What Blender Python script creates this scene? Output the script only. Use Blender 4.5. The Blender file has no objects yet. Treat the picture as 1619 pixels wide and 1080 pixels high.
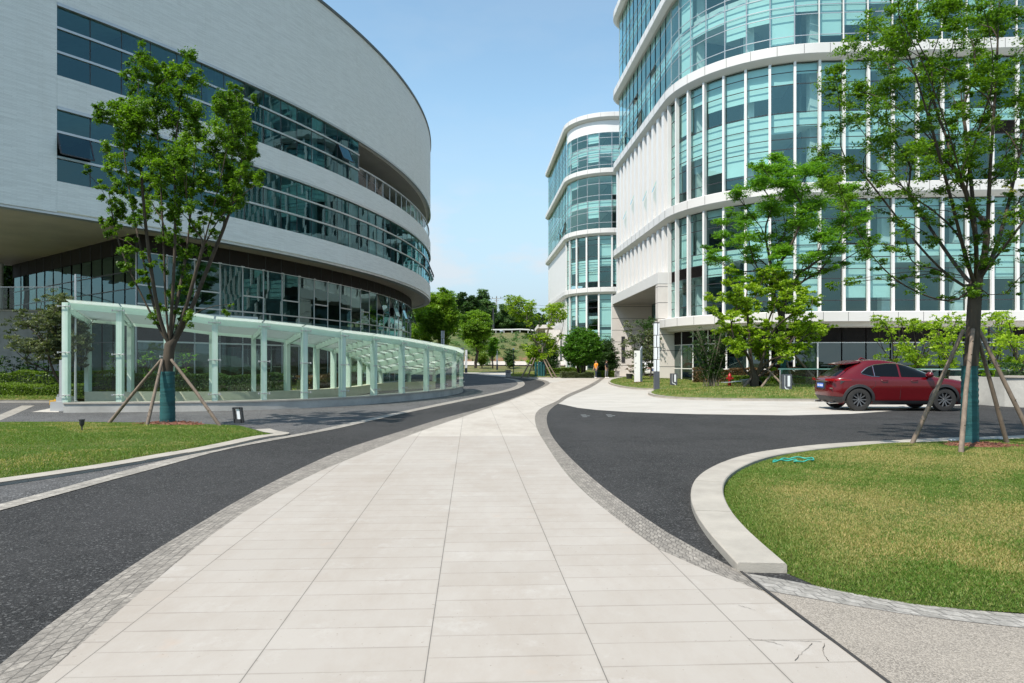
import bpy, math, random
import numpy as np
from mathutils import Vector
random.seed(7); rng = np.random.default_rng(7)
R = math.radians
SC = bpy.context.scene
COL = SC.collection
F = 1079.0; H = 1.55; U0 = 809.5; V0 = 573.0

def G(u, v, z=0.0):
    Y = (H - z) * F / (v - V0)
    return ((u - U0) * Y / F, Y, z)
def W(u, v, Y):
    return ((u - U0) * Y / F, Y, H - (v - V0) * Y / F)

# ------------------------------------------------------------------ object helpers
def wloc(o):
    v = Vector((0, 0, 0))
    while o is not None:
        v += o.location; o = o.parent
    return v
def tag(o, label=None, cat=None, group=None, kind=None):
    if label: o['label'] = label
    if cat: o['category'] = cat
    if group: o['group'] = group
    if kind: o['kind'] = kind
    return o
def empty(name, loc, label=None, cat=None, group=None):
    o = bpy.data.objects.new(name, None); COL.objects.link(o)
    o.location = loc; o.empty_display_size = 0.2
    return tag(o, label, cat, group)
def children(o):
    return [c for c in o.children]
def copy_tree(o, parent=None):
    c = o.copy(); COL.objects.link(c)
    if parent is not None: c.parent = parent
    for ch in list(o.children): copy_tree(ch, c)
    return c

class MB:
    def __init__(s): s.v = []; s.f = []; s.m = []; s.uv = []; s.hasuv = False
    def add(s, vs, fs, mi=0, uvs=None):
        b = len(s.v); s.v.extend([tuple(map(float, p)) for p in vs])
        for k, f in enumerate(fs):
            s.f.append(tuple(b + i for i in f)); s.m.append(mi)
            if uvs is not None: s.uv.append([uvs[i] for i in f]); s.hasuv = True
            else: s.uv.append([(0, 0)] * len(f))
        return s
    def quad(s, a, b, c, d, mi=0): return s.add([a, b, c, d], [(0, 1, 2, 3)], mi)
    def box(s, c, d, rz=0, mi=0):
        x, y, z = [k / 2 for k in d]; co, si = math.cos(rz), math.sin(rz)
        vs = [(c[0] + a * co - b * si, c[1] + a * si + b * co, c[2] + e) for e in (-z, z) for a, b in ((-x, -y), (x, -y), (x, y), (-x, y))]
        return s.add(vs, [(3, 2, 1, 0), (4, 5, 6, 7), (0, 1, 5, 4), (1, 2, 6, 5), (2, 3, 7, 6), (3, 0, 4, 7)], mi)
    def bar(s, p0, p1, w, h, mi=0, up=(0, 0, 1)):
        p0 = Vector(p0); p1 = Vector(p1); d = (p1 - p0)
        if d.length < 1e-6: return s
        d.normalize(); a = d.cross(Vector(up))
        if a.length < 1e-4: a = d.cross(Vector((0, 1, 0)))
        a.normalize(); b = a.cross(d)
        vs = []
        for p in (p0, p1):
            for i, j in ((-1, -1), (1, -1), (1, 1), (-1, 1)): vs.append(p + a * (i * w / 2) + b * (j * h / 2))
        return s.add(vs, [(3, 2, 1, 0), (4, 5, 6, 7), (0, 1, 5, 4), (1, 2, 6, 5), (2, 3, 7, 6), (3, 0, 4, 7)], mi)
    def tube(s, pts, rad, n=8, mi=0, cap=True):
        pts = [Vector(p) for p in pts]
        if not hasattr(rad, '__len__'): rad = [rad] * len(pts)
        vs = []; ref = None
        for i, p in enumerate(pts):
            d = (pts[min(i + 1, len(pts) - 1)] - pts[max(i - 1, 0)])
            if d.length < 1e-7: d = Vector((0, 0, 1))
            d.normalize()
            if ref is None:
                ref = d.cross(Vector((0.31, 0.95, 0.05)))
                if ref.length < 1e-3: ref = d.cross(Vector((1, 0, 0)))
            ref = ref - d * ref.dot(d)
            if ref.length < 1e-5: ref = d.orthogonal()
            ref.normalize(); b = d.cross(ref)
            for k in range(n):
                a = 2 * math.pi * k / n
                vs.append(p + (ref * math.cos(a) + b * math.sin(a)) * rad[i])
        fs = []
        for i in range(len(pts) - 1):
            for k in range(n):
                fs.append((i * n + k, i * n + (k + 1) % n, (i + 1) * n + (k + 1) % n, (i + 1) * n + k))
        if cap:
            fs.append(tuple(range(n - 1, -1, -1))); fs.append(tuple((len(pts) - 1) * n + k for k in range(n)))
        return s.add(vs, fs, mi)
    def lathe(s, prof, c=(0, 0, 0), n=16, mi=0, axis='z', cap=True):
        vs = []
        for r, z in prof:
            for k in range(n):
                a = 2 * math.pi * k / n; x, y = r * math.cos(a), r * math.sin(a)
                p = (x, y, z) if axis == 'z' else ((x, z, y) if axis == 'y' else (z, x, y))
                vs.append((c[0] + p[0], c[1] + p[1], c[2] + p[2]))
        m = len(prof)
        fs = [(i * n + k, i * n + (k + 1) % n, (i + 1) * n + (k + 1) % n, (i + 1) * n + k) for i in range(m - 1) for k in range(n)]
        if cap and prof[0][0] > 1e-6: fs.append(tuple(range(n - 1, -1, -1)))
        if cap and prof[-1][0] > 1e-6: fs.append(tuple((m - 1) * n + k for k in range(n)))
        return s.add(vs, fs, mi)
    def prism(s, poly, z0, z1, mi=0, bottom=True):
        n = len(poly); ar = sum(poly[i][0] * poly[(i + 1) % n][1] - poly[(i + 1) % n][0] * poly[i][1] for i in range(n))
        if ar < 0: poly = poly[::-1]
        vs = [(p[0], p[1], z0) for p in poly] + [(p[0], p[1], z1) for p in poly]
        fs = [tuple(n + i for i in range(n))] + [(i, (i + 1) % n, n + (i + 1) % n, n + i) for i in range(n)]
        if bottom: fs.append(tuple(range(n - 1, -1, -1)))
        return s.add(vs, fs, mi)
    def build(s, name, mats, parent=None, smooth=None, loc=None):
        me = bpy.data.meshes.new(name)
        off = wloc(parent) if parent is not None else Vector(loc or (0, 0, 0))
        me.from_pydata([(p[0] - off.x, p[1] - off.y, p[2] - off.z) for p in s.v], [], s.f)
        if not isinstance(mats, (list, tuple)): mats = [mats]
        for m in mats: me.materials.append(m)
        if len(mats) > 1: me.polygons.foreach_set('material_index', s.m)
        if s.hasuv:
            ul = me.uv_layers.new(name='UVMap')
            ul.data.foreach_set('uv', [c for f in s.uv for p in f for c in p])
        me.update()
        if smooth is not None:
            me.shade_smooth()
            if smooth > 0: me.set_sharp_from_angle(angle=R(smooth))
        o = bpy.data.objects.new(name, me); COL.objects.link(o)
        if parent is not None: o.parent = parent
        elif loc is not None: o.location = loc
        return o

# ------------------------------------------------------------------ materials
def newmat(name):
    m = bpy.data.materials.new(name); m.use_nodes = True
    nt = m.node_tree; nt.nodes.clear()
    out = nt.nodes.new('ShaderNodeOutputMaterial')
    return m, nt, out
def N(nt, t, **kw):
    n = nt.nodes.new(t)
    for k, v in kw.items(): setattr(n, k, v)
    return n
def L(nt, a, b): nt.links.new(a, b)
def math_n(nt, op, a, b=None, c=None, clamp=False):
    n = nt.nodes.new('ShaderNodeMath'); n.operation = op; n.use_clamp = clamp
    for i, x in enumerate((a, b, c)):
        if x is None: continue
        if isinstance(x, (int, float)): n.inputs[i].default_value = x
        else: nt.links.new(x, n.inputs[i])
    return n.outputs[0]
def mixc(nt, fac, a, b, mode='MIX'):
    n = nt.nodes.new('ShaderNodeMix'); n.data_type = 'RGBA'; n.blend_type = mode
    def put(sock, x):
        if isinstance(x, (tuple, list)): sock.default_value = (*x[:3], 1)
        elif isinstance(x, (int, float)): sock.default_value = x
        else: nt.links.new(x, sock)
    put(n.inputs[0], fac); put(n.inputs[6], a); put(n.inputs[7], b)
    return n.outputs[2]
def noise(nt, vec, scale, detail=4, rough=.6, out=0):
    n = N(nt, 'ShaderNodeTexNoise'); n.inputs['Scale'].default_value = scale
    n.inputs['Detail'].default_value = detail; n.inputs['Roughness'].default_value = rough
    if vec is not None: L(nt, vec, n.inputs['Vector'])
    return n.outputs[out]
def mapr(nt, x, a, b, c=0., d=1.):
    n = N(nt, 'ShaderNodeMapRange'); n.inputs[1].default_value = a; n.inputs[2].default_value = b
    n.inputs[3].default_value = c; n.inputs[4].default_value = d; L(nt, x, n.inputs[0]); return n.outputs[0]
def objco(nt, scale=None):
    t = N(nt, 'ShaderNodeTexCoord').outputs['Object']
    if scale:
        m = N(nt, 'ShaderNodeMapping'); m.inputs['Scale'].default_value = scale; L(nt, t, m.inputs[0]); return m.outputs[0]
    return t
def princ(nt, out, col, rough=.6, metal=0, spec=None, bump=None, bstr=.3, bdist=.01, coat=0):
    p = N(nt, 'ShaderNodeBsdfPrincipled')
    if isinstance(col, (tuple, list)): p.inputs['Base Color'].default_value = (*col[:3], 1)
    else: L(nt, col, p.inputs['Base Color'])
    if isinstance(rough, (int, float)): p.inputs['Roughness'].default_value = rough
    else: L(nt, rough, p.inputs['Roughness'])
    p.inputs['Metallic'].default_value = metal
    if spec is not None: p.inputs['Specular IOR Level'].default_value = spec
    if coat: p.inputs['Coat Weight'].default_value = coat; p.inputs['Coat Roughness'].default_value = .03
    if bump is not None:
        b = N(nt, 'ShaderNodeBump'); b.inputs['Strength'].default_value = bstr; b.inputs['Distance'].default_value = bdist
        L(nt, bump, b.inputs['Height']); L(nt, b.outputs[0], p.inputs['Normal'])
    L(nt, p.outputs[0], out.inputs[0]); return p
def basic(name, col, rough=.6, metal=0, var=.12, scale=3., bump=.1, bscale=60., coat=0, spec=None, stretch=None):
    m, nt, out = newmat(name)
    co = objco(nt, stretch)
    n1 = noise(nt, co, scale); n2 = noise(nt, co, bscale, 3)
    c = mixc(nt, mapr(nt, n1, .3, .7), tuple(x * (1 - var) for x in col), tuple(min(1, x * (1 + var)) for x in col))
    c = mixc(nt, mapr(nt, n2, .3, .7, 0, .5), c, tuple(x * (1 - var * .7) for x in col))
    princ(nt, out, c, rough, metal, spec, n2, bump, .01, coat)
    return m
M = {}
M['white'] = basic('white_metal_panel', (.66, .645, .625), .42, var=.03, scale=.6)
M['fin'] = basic('white_fin', (.74, .73, .71), .4, var=.03, scale=.5)
M['cream'] = basic('cream_stone', (.66, .62, .58), .6, var=.05, scale=1.5)
M['silver'] = basic('silver_metal', (.5, .5, .5), .35, .6, var=.05)
M['dark'] = basic('dark_metal', (.035, .035, .04), .45, var=.15)
M['louvre'] = basic('dark_brown_louvre', (.022, .018, .016), .75, var=.2, spec=.2)
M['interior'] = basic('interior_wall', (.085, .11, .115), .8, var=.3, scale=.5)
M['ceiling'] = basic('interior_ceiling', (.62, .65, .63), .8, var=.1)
M['blind'] = basic('roller_blind', (.62, .76, .73), .8, var=.06, scale=.8)
M['soffit'] = basic('brown_soffit', (.27, .25, .225), .5, var=.12, scale=.7, stretch=(1, 1, 1))
M['coping'] = basic('roof_coping', (.10, .11, .11), .5)
M['stone'] = basic('grey_stone_wall', (.30, .29, .28), .75, var=.22, scale=2.2, bump=.3, bscale=30)
M['concrete'] = basic('concrete_wall', (.40, .39, .36), .8, var=.25, scale=1.3, bump=.3, bscale=25)
M['kerb'] = basic('granite_kerb', (.36, .33, .285), .75, var=.18, scale=2.5, bump=.4, bscale=90)
M['wood'] = basic('weathered_stake_wood', (.19, .145, .11), .8, var=.4, scale=9, bump=.5, bscale=50, stretch=(1, 1, .25))
M['wrap'] = basic('teal_trunk_wrap', (.010, .085, .088), .7, var=.4, scale=5, bump=.9, bscale=14, stretch=(.3, .3, 3))
M['rope'] = basic('teal_rope', (.03, .32, .24), .6)
M['mulch'] = basic('red_mulch', (.21, .085, .05), .9, var=.5, scale=25, bump=1, bscale=60)
M['bark'] = basic('brown_bark', (.060, .045, .030), .85, var=.45, scale=7, bump=.9, bscale=28, stretch=(1, 1, .3))
M['bark_pale'] = basic('pale_bark', (.20, .17, .13), .85, var=.3, scale=7, bump=.7, bscale=28, stretch=(1, 1, .3))
M['red_paint'] = basic('hydrant_red', (.32, .012, .012), .4, var=.15)
M['lampwhite'] = basic('lamp_diffuser', (.75, .77, .8), .35, var=.02)
M['lampgrey'] = basic('lamp_housing', (.075, .08, .095), .5, var=.08)
M['post'] = None

def canopy_post_mat():
    m, nt, out = newmat('pale_green_laminated_glass')
    p = N(nt, 'ShaderNodeBsdfPrincipled'); co = objco(nt)
    c = mixc(nt, mapr(nt, noise(nt, co, 2.0), .3, .7), (.68, .78, .71), (.78, .86, .79))
    L(nt, c, p.inputs['Base Color']); p.inputs['Roughness'].default_value = .12
    tr = N(nt, 'ShaderNodeBsdfTranslucent'); tr.inputs[0].default_value = (.6, .8, .7, 1)
    mx = N(nt, 'ShaderNodeMixShader'); mx.inputs[0].default_value = .3
    L(nt, p.outputs[0], mx.inputs[1]); L(nt, tr.outputs[0], mx.inputs[2]); L(nt, mx.outputs[0], out.inputs[0])
    return m
M['post'] = canopy_post_mat()

def glass(name, tint, refl=.12, bumpstr=.0, bscale=.5, gl=(1, 1, 1), fr=1.0, rough=.0):
    m, nt, out = newmat(name)
    tr = N(nt, 'ShaderNodeBsdfTransparent'); tr.inputs[0].default_value = (*tint, 1)
    g = N(nt, 'ShaderNodeBsdfGlossy'); g.inputs['Roughness'].default_value = rough; g.inputs[0].default_value = (*gl, 1)
    fn = N(nt, 'ShaderNodeLayerWeight'); fn.inputs[0].default_value = .5
    fs_ = math_n(nt, 'MULTIPLY_ADD', math_n(nt, 'POWER', fn.outputs['Facing'], 4.5), .92, .05)
    fac = math_n(nt, 'MULTIPLY_ADD', fs_, fr, refl, clamp=True)
    if bumpstr:
        b = N(nt, 'ShaderNodeBump'); b.inputs['Strength'].default_value = bumpstr; b.inputs['Distance'].default_value = .02
        L(nt, noise(nt, objco(nt), bscale, 1), b.inputs['Height'])
        L(nt, b.outputs[0], g.inputs['Normal'])
    mx = N(nt, 'ShaderNodeMixShader'); L(nt, fac, mx.inputs[0]); L(nt, tr.outputs[0], mx.inputs[1]); L(nt, g.outputs[0], mx.inputs[2])
    L(nt, mx.outputs[0], out.inputs[0]); return m
M['glassL'] = glass('teal_window_glass', (.30, .48, .48), .08, .12, .5, gl=(.38, .68, .74))
M['glassR'] = glass('cyan_window_glass', (.70, .87, .86), .08, .12, .5, gl=(.62, 1.0, .95))
M['glassB'] = glass('pale_green_screen_glass', (.50, .72, .66), .20, .1, .5, gl=(.7, 1, .95))
M['glassC'] = glass('canopy_pane_glass', (.88, .95, .92), .0, 0, fr=.55)
M['glassD'] = glass('dark_shopfront_glass', (.22, .30, .29), .08, .1, .5, gl=(.8, .97, .95))
M['glassG'] = glass('ground_floor_glass', (.30, .42, .42), .08, .1, .5, gl=(.5, .75, .76))

def frosted():
    m, nt, out = newmat('frosted_roof_glass')
    tr = N(nt, 'ShaderNodeBsdfTransparent'); tr.inputs[0].default_value = (.86, .93, .89, 1)
    tl = N(nt, 'ShaderNodeBsdfTranslucent'); tl.inputs[0].default_value = (.88, .93, .87, 1)
    df = N(nt, 'ShaderNodeBsdfPrincipled'); df.inputs['Base Color'].default_value = (.52, .60, .56, 1); df.inputs['Roughness'].default_value = .15
    a = N(nt, 'ShaderNodeMixShader'); a.inputs[0].default_value = .35; L(nt, tl.outputs[0], a.inputs[1]); L(nt, df.outputs[0], a.inputs[2])
    b = N(nt, 'ShaderNodeMixShader'); b.inputs[0].default_value = .42; L(nt, tr.outputs[0], b.inputs[1]); L(nt, a.outputs[0], b.inputs[2])
    L(nt, b.outputs[0], out.inputs[0]); return m
M['frosted'] = frosted()

def leafmat(name, c0, c1, trans=.45, rough=.45):
    m, nt, out = newmat(name)
    at = N(nt, 'ShaderNodeAttribute'); at.attribute_name = 'tint'
    c = mixc(nt, at.outputs['Fac'], c0, c1)
    p = N(nt, 'ShaderNodeBsdfPrincipled'); L(nt, c, p.inputs['Base Color']); p.inputs['Roughness'].default_value = rough
    p.inputs['Specular IOR Level'].default_value = .35
    t = N(nt, 'ShaderNodeBsdfTranslucent'); c2 = mixc(nt, 1.0, c, (1.35, 1.5, .55), 'MULTIPLY'); L(nt, c2, t.inputs[0])
    mx = N(nt, 'ShaderNodeMixShader'); mx.inputs[0].default_value = trans
    L(nt, p.outputs[0], mx.inputs[1]); L(nt, t.outputs[0], mx.inputs[2]); L(nt, mx.outputs[0], out.inputs[0]); return m
M['leaf_elm'] = leafmat('leaf_fresh_green', (.032, .09, .006), (.19, .33, .020))
M['leaf_mid'] = leafmat('leaf_maple_green', (.06, .17, .015), (.22, .42, .035))
M['leaf_yellow'] = leafmat('leaf_yellow_green', (.12, .22, .010), (.42, .56, .040))
M['leaf_dark'] = leafmat('leaf_dark_green', (.022, .055, .014), (.06, .13, .025), .3)
M['leaf_olive'] = leafmat('leaf_olive', (.05, .075, .03), (.19, .22, .10), .3)
M['leaf_ball'] = leafmat('leaf_camphor_green', (.035, .12, .010), (.13, .30, .02), .35)
M['leaf_hedge'] = leafmat('leaf_hedge_green', (.07, .13, .015), (.20, .30, .03), .35)
M['leaf_red'] = leafmat('leaf_reddish_hedge', (.09, .06, .03), (.25, .14, .06), .3)
M['leaf_far'] = leafmat('leaf_far_hazed_green', (.07, .14, .045), (.15, .26, .08), .3)  # far foliage: distance haze is painted in as paler leaf greens
M['grass'] = leafmat('grass_blades', (.085, .185, .018), (.46, .36, .15), .35, .6)

# ground materials
def asphalt(name, base, speck, blue=0):
    m, nt, out = newmat(name); co = objco(nt)
    big = noise(nt, co, .35, 5, .65); mid = noise(nt, co, 3.0, 4)
    st = N(nt, 'ShaderNodeTexVoronoi'); st.inputs['Scale'].default_value = 120; L(nt, co, st.inputs['Vector'])
    sp = N(nt, 'ShaderNodeTexVoronoi'); sp.inputs['Scale'].default_value = 70; L(nt, co, sp.inputs['Vector'])
    c = mixc(nt, mapr(nt, big, .42, .58), tuple(x * .62 for x in base), tuple(x * 1.4 for x in base))
    c = mixc(nt, mapr(nt, mid, .38, .66, 0, .55), c, tuple(x * 1.7 for x in base))
    sx = N(nt, 'ShaderNodeSeparateColor'); L(nt, st.outputs['Color'], sx.inputs[0])
    c = mixc(nt, mapr(nt, sx.outputs[0], .45, 1., 0, .8), c, speck)
    s2 = N(nt, 'ShaderNodeSeparateColor'); L(nt, sp.outputs['Color'], s2.inputs[0])
    c = mixc(nt, mapr(nt, s2.outputs[1], .86, .97, 0, .7), c, tuple(x * 2.2 for x in speck))
    c = mixc(nt, mapr(nt, s2.outputs[2], .75, 1, 0, .5), c, tuple(x * .35 for x in base))
    c = mixc(nt, mapr(nt, noise(nt, objco(nt, (1, .25, 1)), .8, 5, .75), .50, .68, 0, .6), c, tuple(x * 2.2 for x in base))
    princ(nt, out, c, .85, 0, .25, st.outputs['Distance'], .7, .006)
    return m
M['asphalt'] = asphalt('dark_asphalt', (.022, .0215, .0215), (.058, .058, .057))
M['asphalt_grey'] = asphalt('bluish_asphalt', (.054, .0535, .0535), (.14, .14, .14))

def paving():
    m, nt, out = newmat('granite_slabs'); co = objco(nt)
    rot = N(nt, 'ShaderNodeMapping'); rot.vector_type = 'POINT'; rot.inputs['Rotation'].default_value = (0, 0, -R(3.44) )
    L(nt, co, rot.inputs[0]); sp = N(nt, 'ShaderNodeSeparateXYZ'); L(nt, rot.outputs[0], sp.inputs[0])
    # a lateral = x cos + y sin(3.44); b longitudinal
    a = math_n(nt, 'ADD', math_n(nt, 'MULTIPLY', N_sep(nt, co, 0), .998), math_n(nt, 'MULTIPLY', N_sep(nt, co, 1), .060))
    b = math_n(nt, 'SUBTRACT', math_n(nt, 'MULTIPLY', N_sep(nt, co, 1), .998), math_n(nt, 'MULTIPLY', N_sep(nt, co, 0), .045))
    a = math_n(nt, 'ADD', a, .225 + 0.883 * 60)
    cb = N(nt, 'ShaderNodeCombineXYZ'); L(nt, b, cb.inputs[0]); L(nt, a, cb.inputs[1])
    br = N(nt, 'ShaderNodeTexBrick'); br.offset = .5; br.offset_frequency = 3; L(nt, cb.outputs[0], br.inputs['Vector'])
    br.inputs['Scale'].default_value = 1; br.inputs['Brick Width'].default_value = .285; br.inputs['Row Height'].default_value = .883
    br.inputs['Mortar Size'].default_value = .0022; br.inputs['Mortar Smooth'].default_value = .1; br.inputs['Bias'].default_value = 0
    br.inputs['Color1'].default_value = (0, 0, 0, 1); br.inputs['Color2'].default_value = (1, 1, 1, 1); br.inputs['Mortar'].default_value = (.5, .5, .5, 1)
    sc = N(nt, 'ShaderNodeSeparateColor'); L(nt, br.outputs['Color'], sc.inputs[0])
    
    c = mixc(nt, sc.outputs[0], (.360, .328, .290), (.384, .352, .314))
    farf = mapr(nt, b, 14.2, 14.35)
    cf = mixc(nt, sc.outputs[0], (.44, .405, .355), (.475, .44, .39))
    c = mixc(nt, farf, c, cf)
    # stains, dirt
    c = mixc(nt, mapr(nt, noise(nt, objco(nt, (1, .45, 1)), .9, 7, .75), .42, .66, 0, .62), c, (.30, .255, .21))
    c = mixc(nt, mapr(nt, noise(nt, co, 1.7, 6, .78), .56, .74, 0, .4), c, (.50, .485, .46))
    c = mixc(nt, mapr(nt, noise(nt, co, .9, 5, .7, 1) if False else noise(nt, co, 2.3, 3, .6), .66, .8, 0, .35), c, (.44, .31, .22))
    c = mixc(nt, mapr(nt, noise(nt, co, 160, 2), .35, .75, 0, .35), c, (.36, .33, .30))
    c = mixc(nt, mapr(nt, noise(nt, co, 38, 2, .5), .73, .76, 0, .6), c, (.2, .17, .14))
    b2 = N(nt, 'ShaderNodeTexBrick'); b2.offset = .5; b2.offset_frequency = 3; L(nt, cb.outputs[0], b2.inputs['Vector']); b2.inputs['Scale'].default_value = 1; b2.inputs['Brick Width'].default_value = .285; b2.inputs['Row Height'].default_value = .883
    b2.inputs['Mortar Size'].default_value = .018; b2.inputs['Mortar Smooth'].default_value = 1
    c = mixc(nt, math_n(nt, 'MULTIPLY', b2.outputs['Fac'], mapr(nt, noise(nt, co, 2.1, 6, .7), .42, .68, 0, .4)), c, (.20, .17, .14))
    jn = mapr(nt, noise(nt, co, 1.3, 3), .3, .65, .35, 1.)
    c = mixc(nt, math_n(nt, 'MULTIPLY', br.outputs['Fac'], jn), c, (.17, .15, .13))
    fr = math_n(nt, 'ABSOLUTE', math_n(nt, 'SUBTRACT', math_n(nt, 'FRACT', math_n(nt, 'ADD', math_n(nt, 'DIVIDE', a, .883), .5)), .5))
    ln = math_n(nt, 'LESS_THAN', fr, .0032)
    c = mixc(nt, math_n(nt, 'MULTIPLY', ln, .7), c, (.10, .095, .085))
    princ(nt, out, c, .72, 0, .3, noise(nt, co, 120, 3), .15, .004)
    return m
_sepcache = {}
def N_sep(nt, co, i):
    k = (nt.name, id(nt), str(co))
    s = N(nt, 'ShaderNodeSeparateXYZ'); L(nt, co, s.inputs[0]); return s.outputs[i]
M['paving'] = paving()

def plaza():
    m, nt, out = newmat('pale_plaza_slabs'); co = objco(nt)
    mp = N(nt, 'ShaderNodeMapping'); mp.inputs['Rotation'].default_value = (0, 0, R(-28)); L(nt, co, mp.inputs[0])
    br = N(nt, 'ShaderNodeTexBrick'); br.offset = .5; L(nt, mp.outputs[0], br.inputs['Vector'])
    br.inputs['Scale'].default_value = 1; br.inputs['Brick Width'].default_value = 1.2; br.inputs['Row Height'].default_value = .6
    br.inputs['Mortar Size'].default_value = .012
    br.inputs['Color1'].default_value = (.40, .375, .335, 1); br.inputs['Color2'].default_value = (.455, .43, .39, 1); br.inputs['Mortar'].default_value = (.28, .27, .26, 1)
    c = mixc(nt, mapr(nt, noise(nt, co, .4, 5, .7), .4, .75, 0, .5), br.outputs['Color'], (.46, .44, .41))
    princ(nt, out, c, .7, 0, .3)
    return m
M['plaza'] = plaza()

def cobble(name, c1, c2, mort, w=.10, h=.10, joint=.006, amt=1.):
    m, nt, out = newmat(name)
    uv = N(nt, 'ShaderNodeUVMap').outputs[0]; co = objco(nt)
    wob = N(nt, 'ShaderNodeVectorMath', operation='MULTIPLY_ADD')
    L(nt, noise(nt, co, 4.5, 3, out=1), wob.inputs[0]); wob.inputs[1].default_value = (.045, .045, 0); L(nt, uv, wob.inputs[2])
    br = N(nt, 'ShaderNodeTexBrick'); L(nt, wob.outputs[0], br.inputs['Vector']); br.offset = .45
    br.inputs['Scale'].default_value = 1; br.inputs['Brick Width'].default_value = w; br.inputs['Row Height'].default_value = h
    br.inputs['Mortar Size'].default_value = joint; br.inputs['Mortar Smooth'].default_value = .4
    br.inputs['Color1'].default_value = (*c1, 1); br.inputs['Color2'].default_value = (*c2, 1); br.inputs['Mortar'].default_value = (*mort, 1)
    c = mixc(nt, mapr(nt, noise(nt, co, 1.2, 5, .7), .4, .7, 0, .55), br.outputs['Color'], tuple(x * 1.25 for x in c2))
    c = mixc(nt, mapr(nt, noise(nt, co, 9, 2, .5), .42, .62, 0, .55), c, tuple(x * .72 for x in c1))
    c = mixc(nt, mapr(nt, noise(nt, co, 28, 5, .75), .42, .62, 0, .6), c, tuple(x * .62 for x in c1))
    hgt = math_n(nt, 'ADD', math_n(nt, 'MULTIPLY', br.outputs['Fac'], -1), math_n(nt, 'MULTIPLY', noise(nt, co, 30, 4, .7), .6))
    princ(nt, out, c, .78, 0, .3, hgt, .9, .012)
    return m
M['cobble'] = cobble('grey_cobbles', (.22, .20, .175), (.34, .31, .27), (.10, .09, .08))
M['stripe'] = cobble('pale_cobbles', (.27, .25, .22), (.42, .39, .345), (.14, .13, .115), .16, .15)

def pebble():
    m, nt, out = newmat('washed_pebble_concrete'); co = objco(nt)
    v = N(nt, 'ShaderNodeTexVoronoi'); v.inputs['Scale'].default_value = 130; L(nt, co, v.inputs['Vector'])
    s = N(nt, 'ShaderNodeSeparateColor'); L(nt, v.outputs['Color'], s.inputs[0])
    c = mixc(nt, s.outputs[0], (.17, .15, .125), (.42, .375, .32))
    c = mixc(nt, mapr(nt, v.outputs['Distance'], .3, .8, 0, .6), c, (.15, .135, .12))
    c = mixc(nt, mapr(nt, noise(nt, co, 1.6, 4), .35, .7, 0, .35), c, (.36, .32, .27))
    princ(nt, out, c, .8, 0, .3, v.outputs['Distance'], .6, -.006); return m
M['pebble'] = pebble()
def soil():
    m, nt, out = newmat('lawn_soil'); co = objco(nt)
    big = noise(nt, co, .9, 6, .7); mid = noise(nt, co, 6, 5, .7); fine = noise(nt, co, 60, 4, .8)
    c = mixc(nt, mapr(nt, big, .4, .62), (.085, .14, .025), (.26, .22, .085))
    c = mixc(nt, mapr(nt, mid, .4, .65, 0, .7), c, (.10, .17, .03))
    c = mixc(nt, mapr(nt, fine, .4, .7, 0, .6), c, (.05, .075, .02))
    princ(nt, out, c, .9, 0, .2, fine, 1, .03); return m
M['soil'] = soil()
def hillm():
    m, nt, out = newmat('hillside_grass'); co = objco(nt)
    z = N_sep(nt, co, 2)
    big = noise(nt, co, .06, 6, .7); mid = noise(nt, co, .6, 6, .75)
    c = mixc(nt, mapr(nt, big, .4, .6), (.075, .115, .03), (.19, .16, .075))
    c = mixc(nt, mapr(nt, mid, .4, .62, 0, .9), c, (.045, .085, .02))
    c = mixc(nt, mapr(nt, noise(nt, co, 2.2, 5, .8), .52, .66, 0, .7), c, (.15, .12, .055))
    zz = math_n(nt, 'ADD', z, math_n(nt, 'MULTIPLY', noise(nt, co, .25, 4, .7), 2.2))
    earth = math_n(nt, 'MULTIPLY', mapr(nt, zz, 1.9, 2.3), mapr(nt, zz, 4.0, 3.4))
    earth = math_n(nt, 'MULTIPLY', earth, mapr(nt, mid, .42, .55))
    c = mixc(nt, earth, c, (.23, .125, .085))
    princ(nt, out, c, .9, 0, .2, mid, 1, .3); return m
M['hill'] = hillm()

def tilewall():
    m, nt, out = newmat('white_strip_tiles'); 
    uv = N(nt, 'ShaderNodeUVMap').outputs[0]
    br = N(nt, 'ShaderNodeTexBrick'); L(nt, uv, br.inputs['Vector']); br.offset = .37; br.offset_frequency = 2
    br.inputs['Scale'].default_value = 1; br.inputs['Brick Width'].default_value = .42; br.inputs['Row Height'].default_value = .052
    br.inputs['Mortar Size'].default_value = .004; br.inputs['Mortar Smooth'].default_value = .3
    br.inputs['Color1'].default_value = (.66, .655, .63, 1); br.inputs['Color2'].default_value = (.76, .755, .73, 1); br.inputs['Mortar'].default_value = (.50, .50, .49, 1)
    mp = N(nt, 'ShaderNodeMapping'); mp.inputs['Scale'].default_value = (.6, 9, 1); L(nt, uv, mp.inputs[0])
    st = noise(nt, mp.outputs[0], 1.0, 5, .7)
    c = mixc(nt, mapr(nt, st, .4, .7, 0, .6), br.outputs['Color'], (.80, .80, .775))
    mp2 = N(nt, 'ShaderNodeMapping'); mp2.inputs['Scale'].default_value = (.9, .12, 1); L(nt, uv, mp2.inputs[0])
    c = mixc(nt, mapr(nt, noise(nt, mp2.outputs[0], 1., 5, .7), .55, .8, 0, .3), c, (.52, .49, .44))
    h = math_n(nt, 'ADD', math_n(nt, 'MULTIPLY', br.outputs['Fac'], -1), st)
    princ(nt, out, c, .5, 0, .4, h, .35, .006)
    return m
M['tile'] = tilewall()
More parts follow.
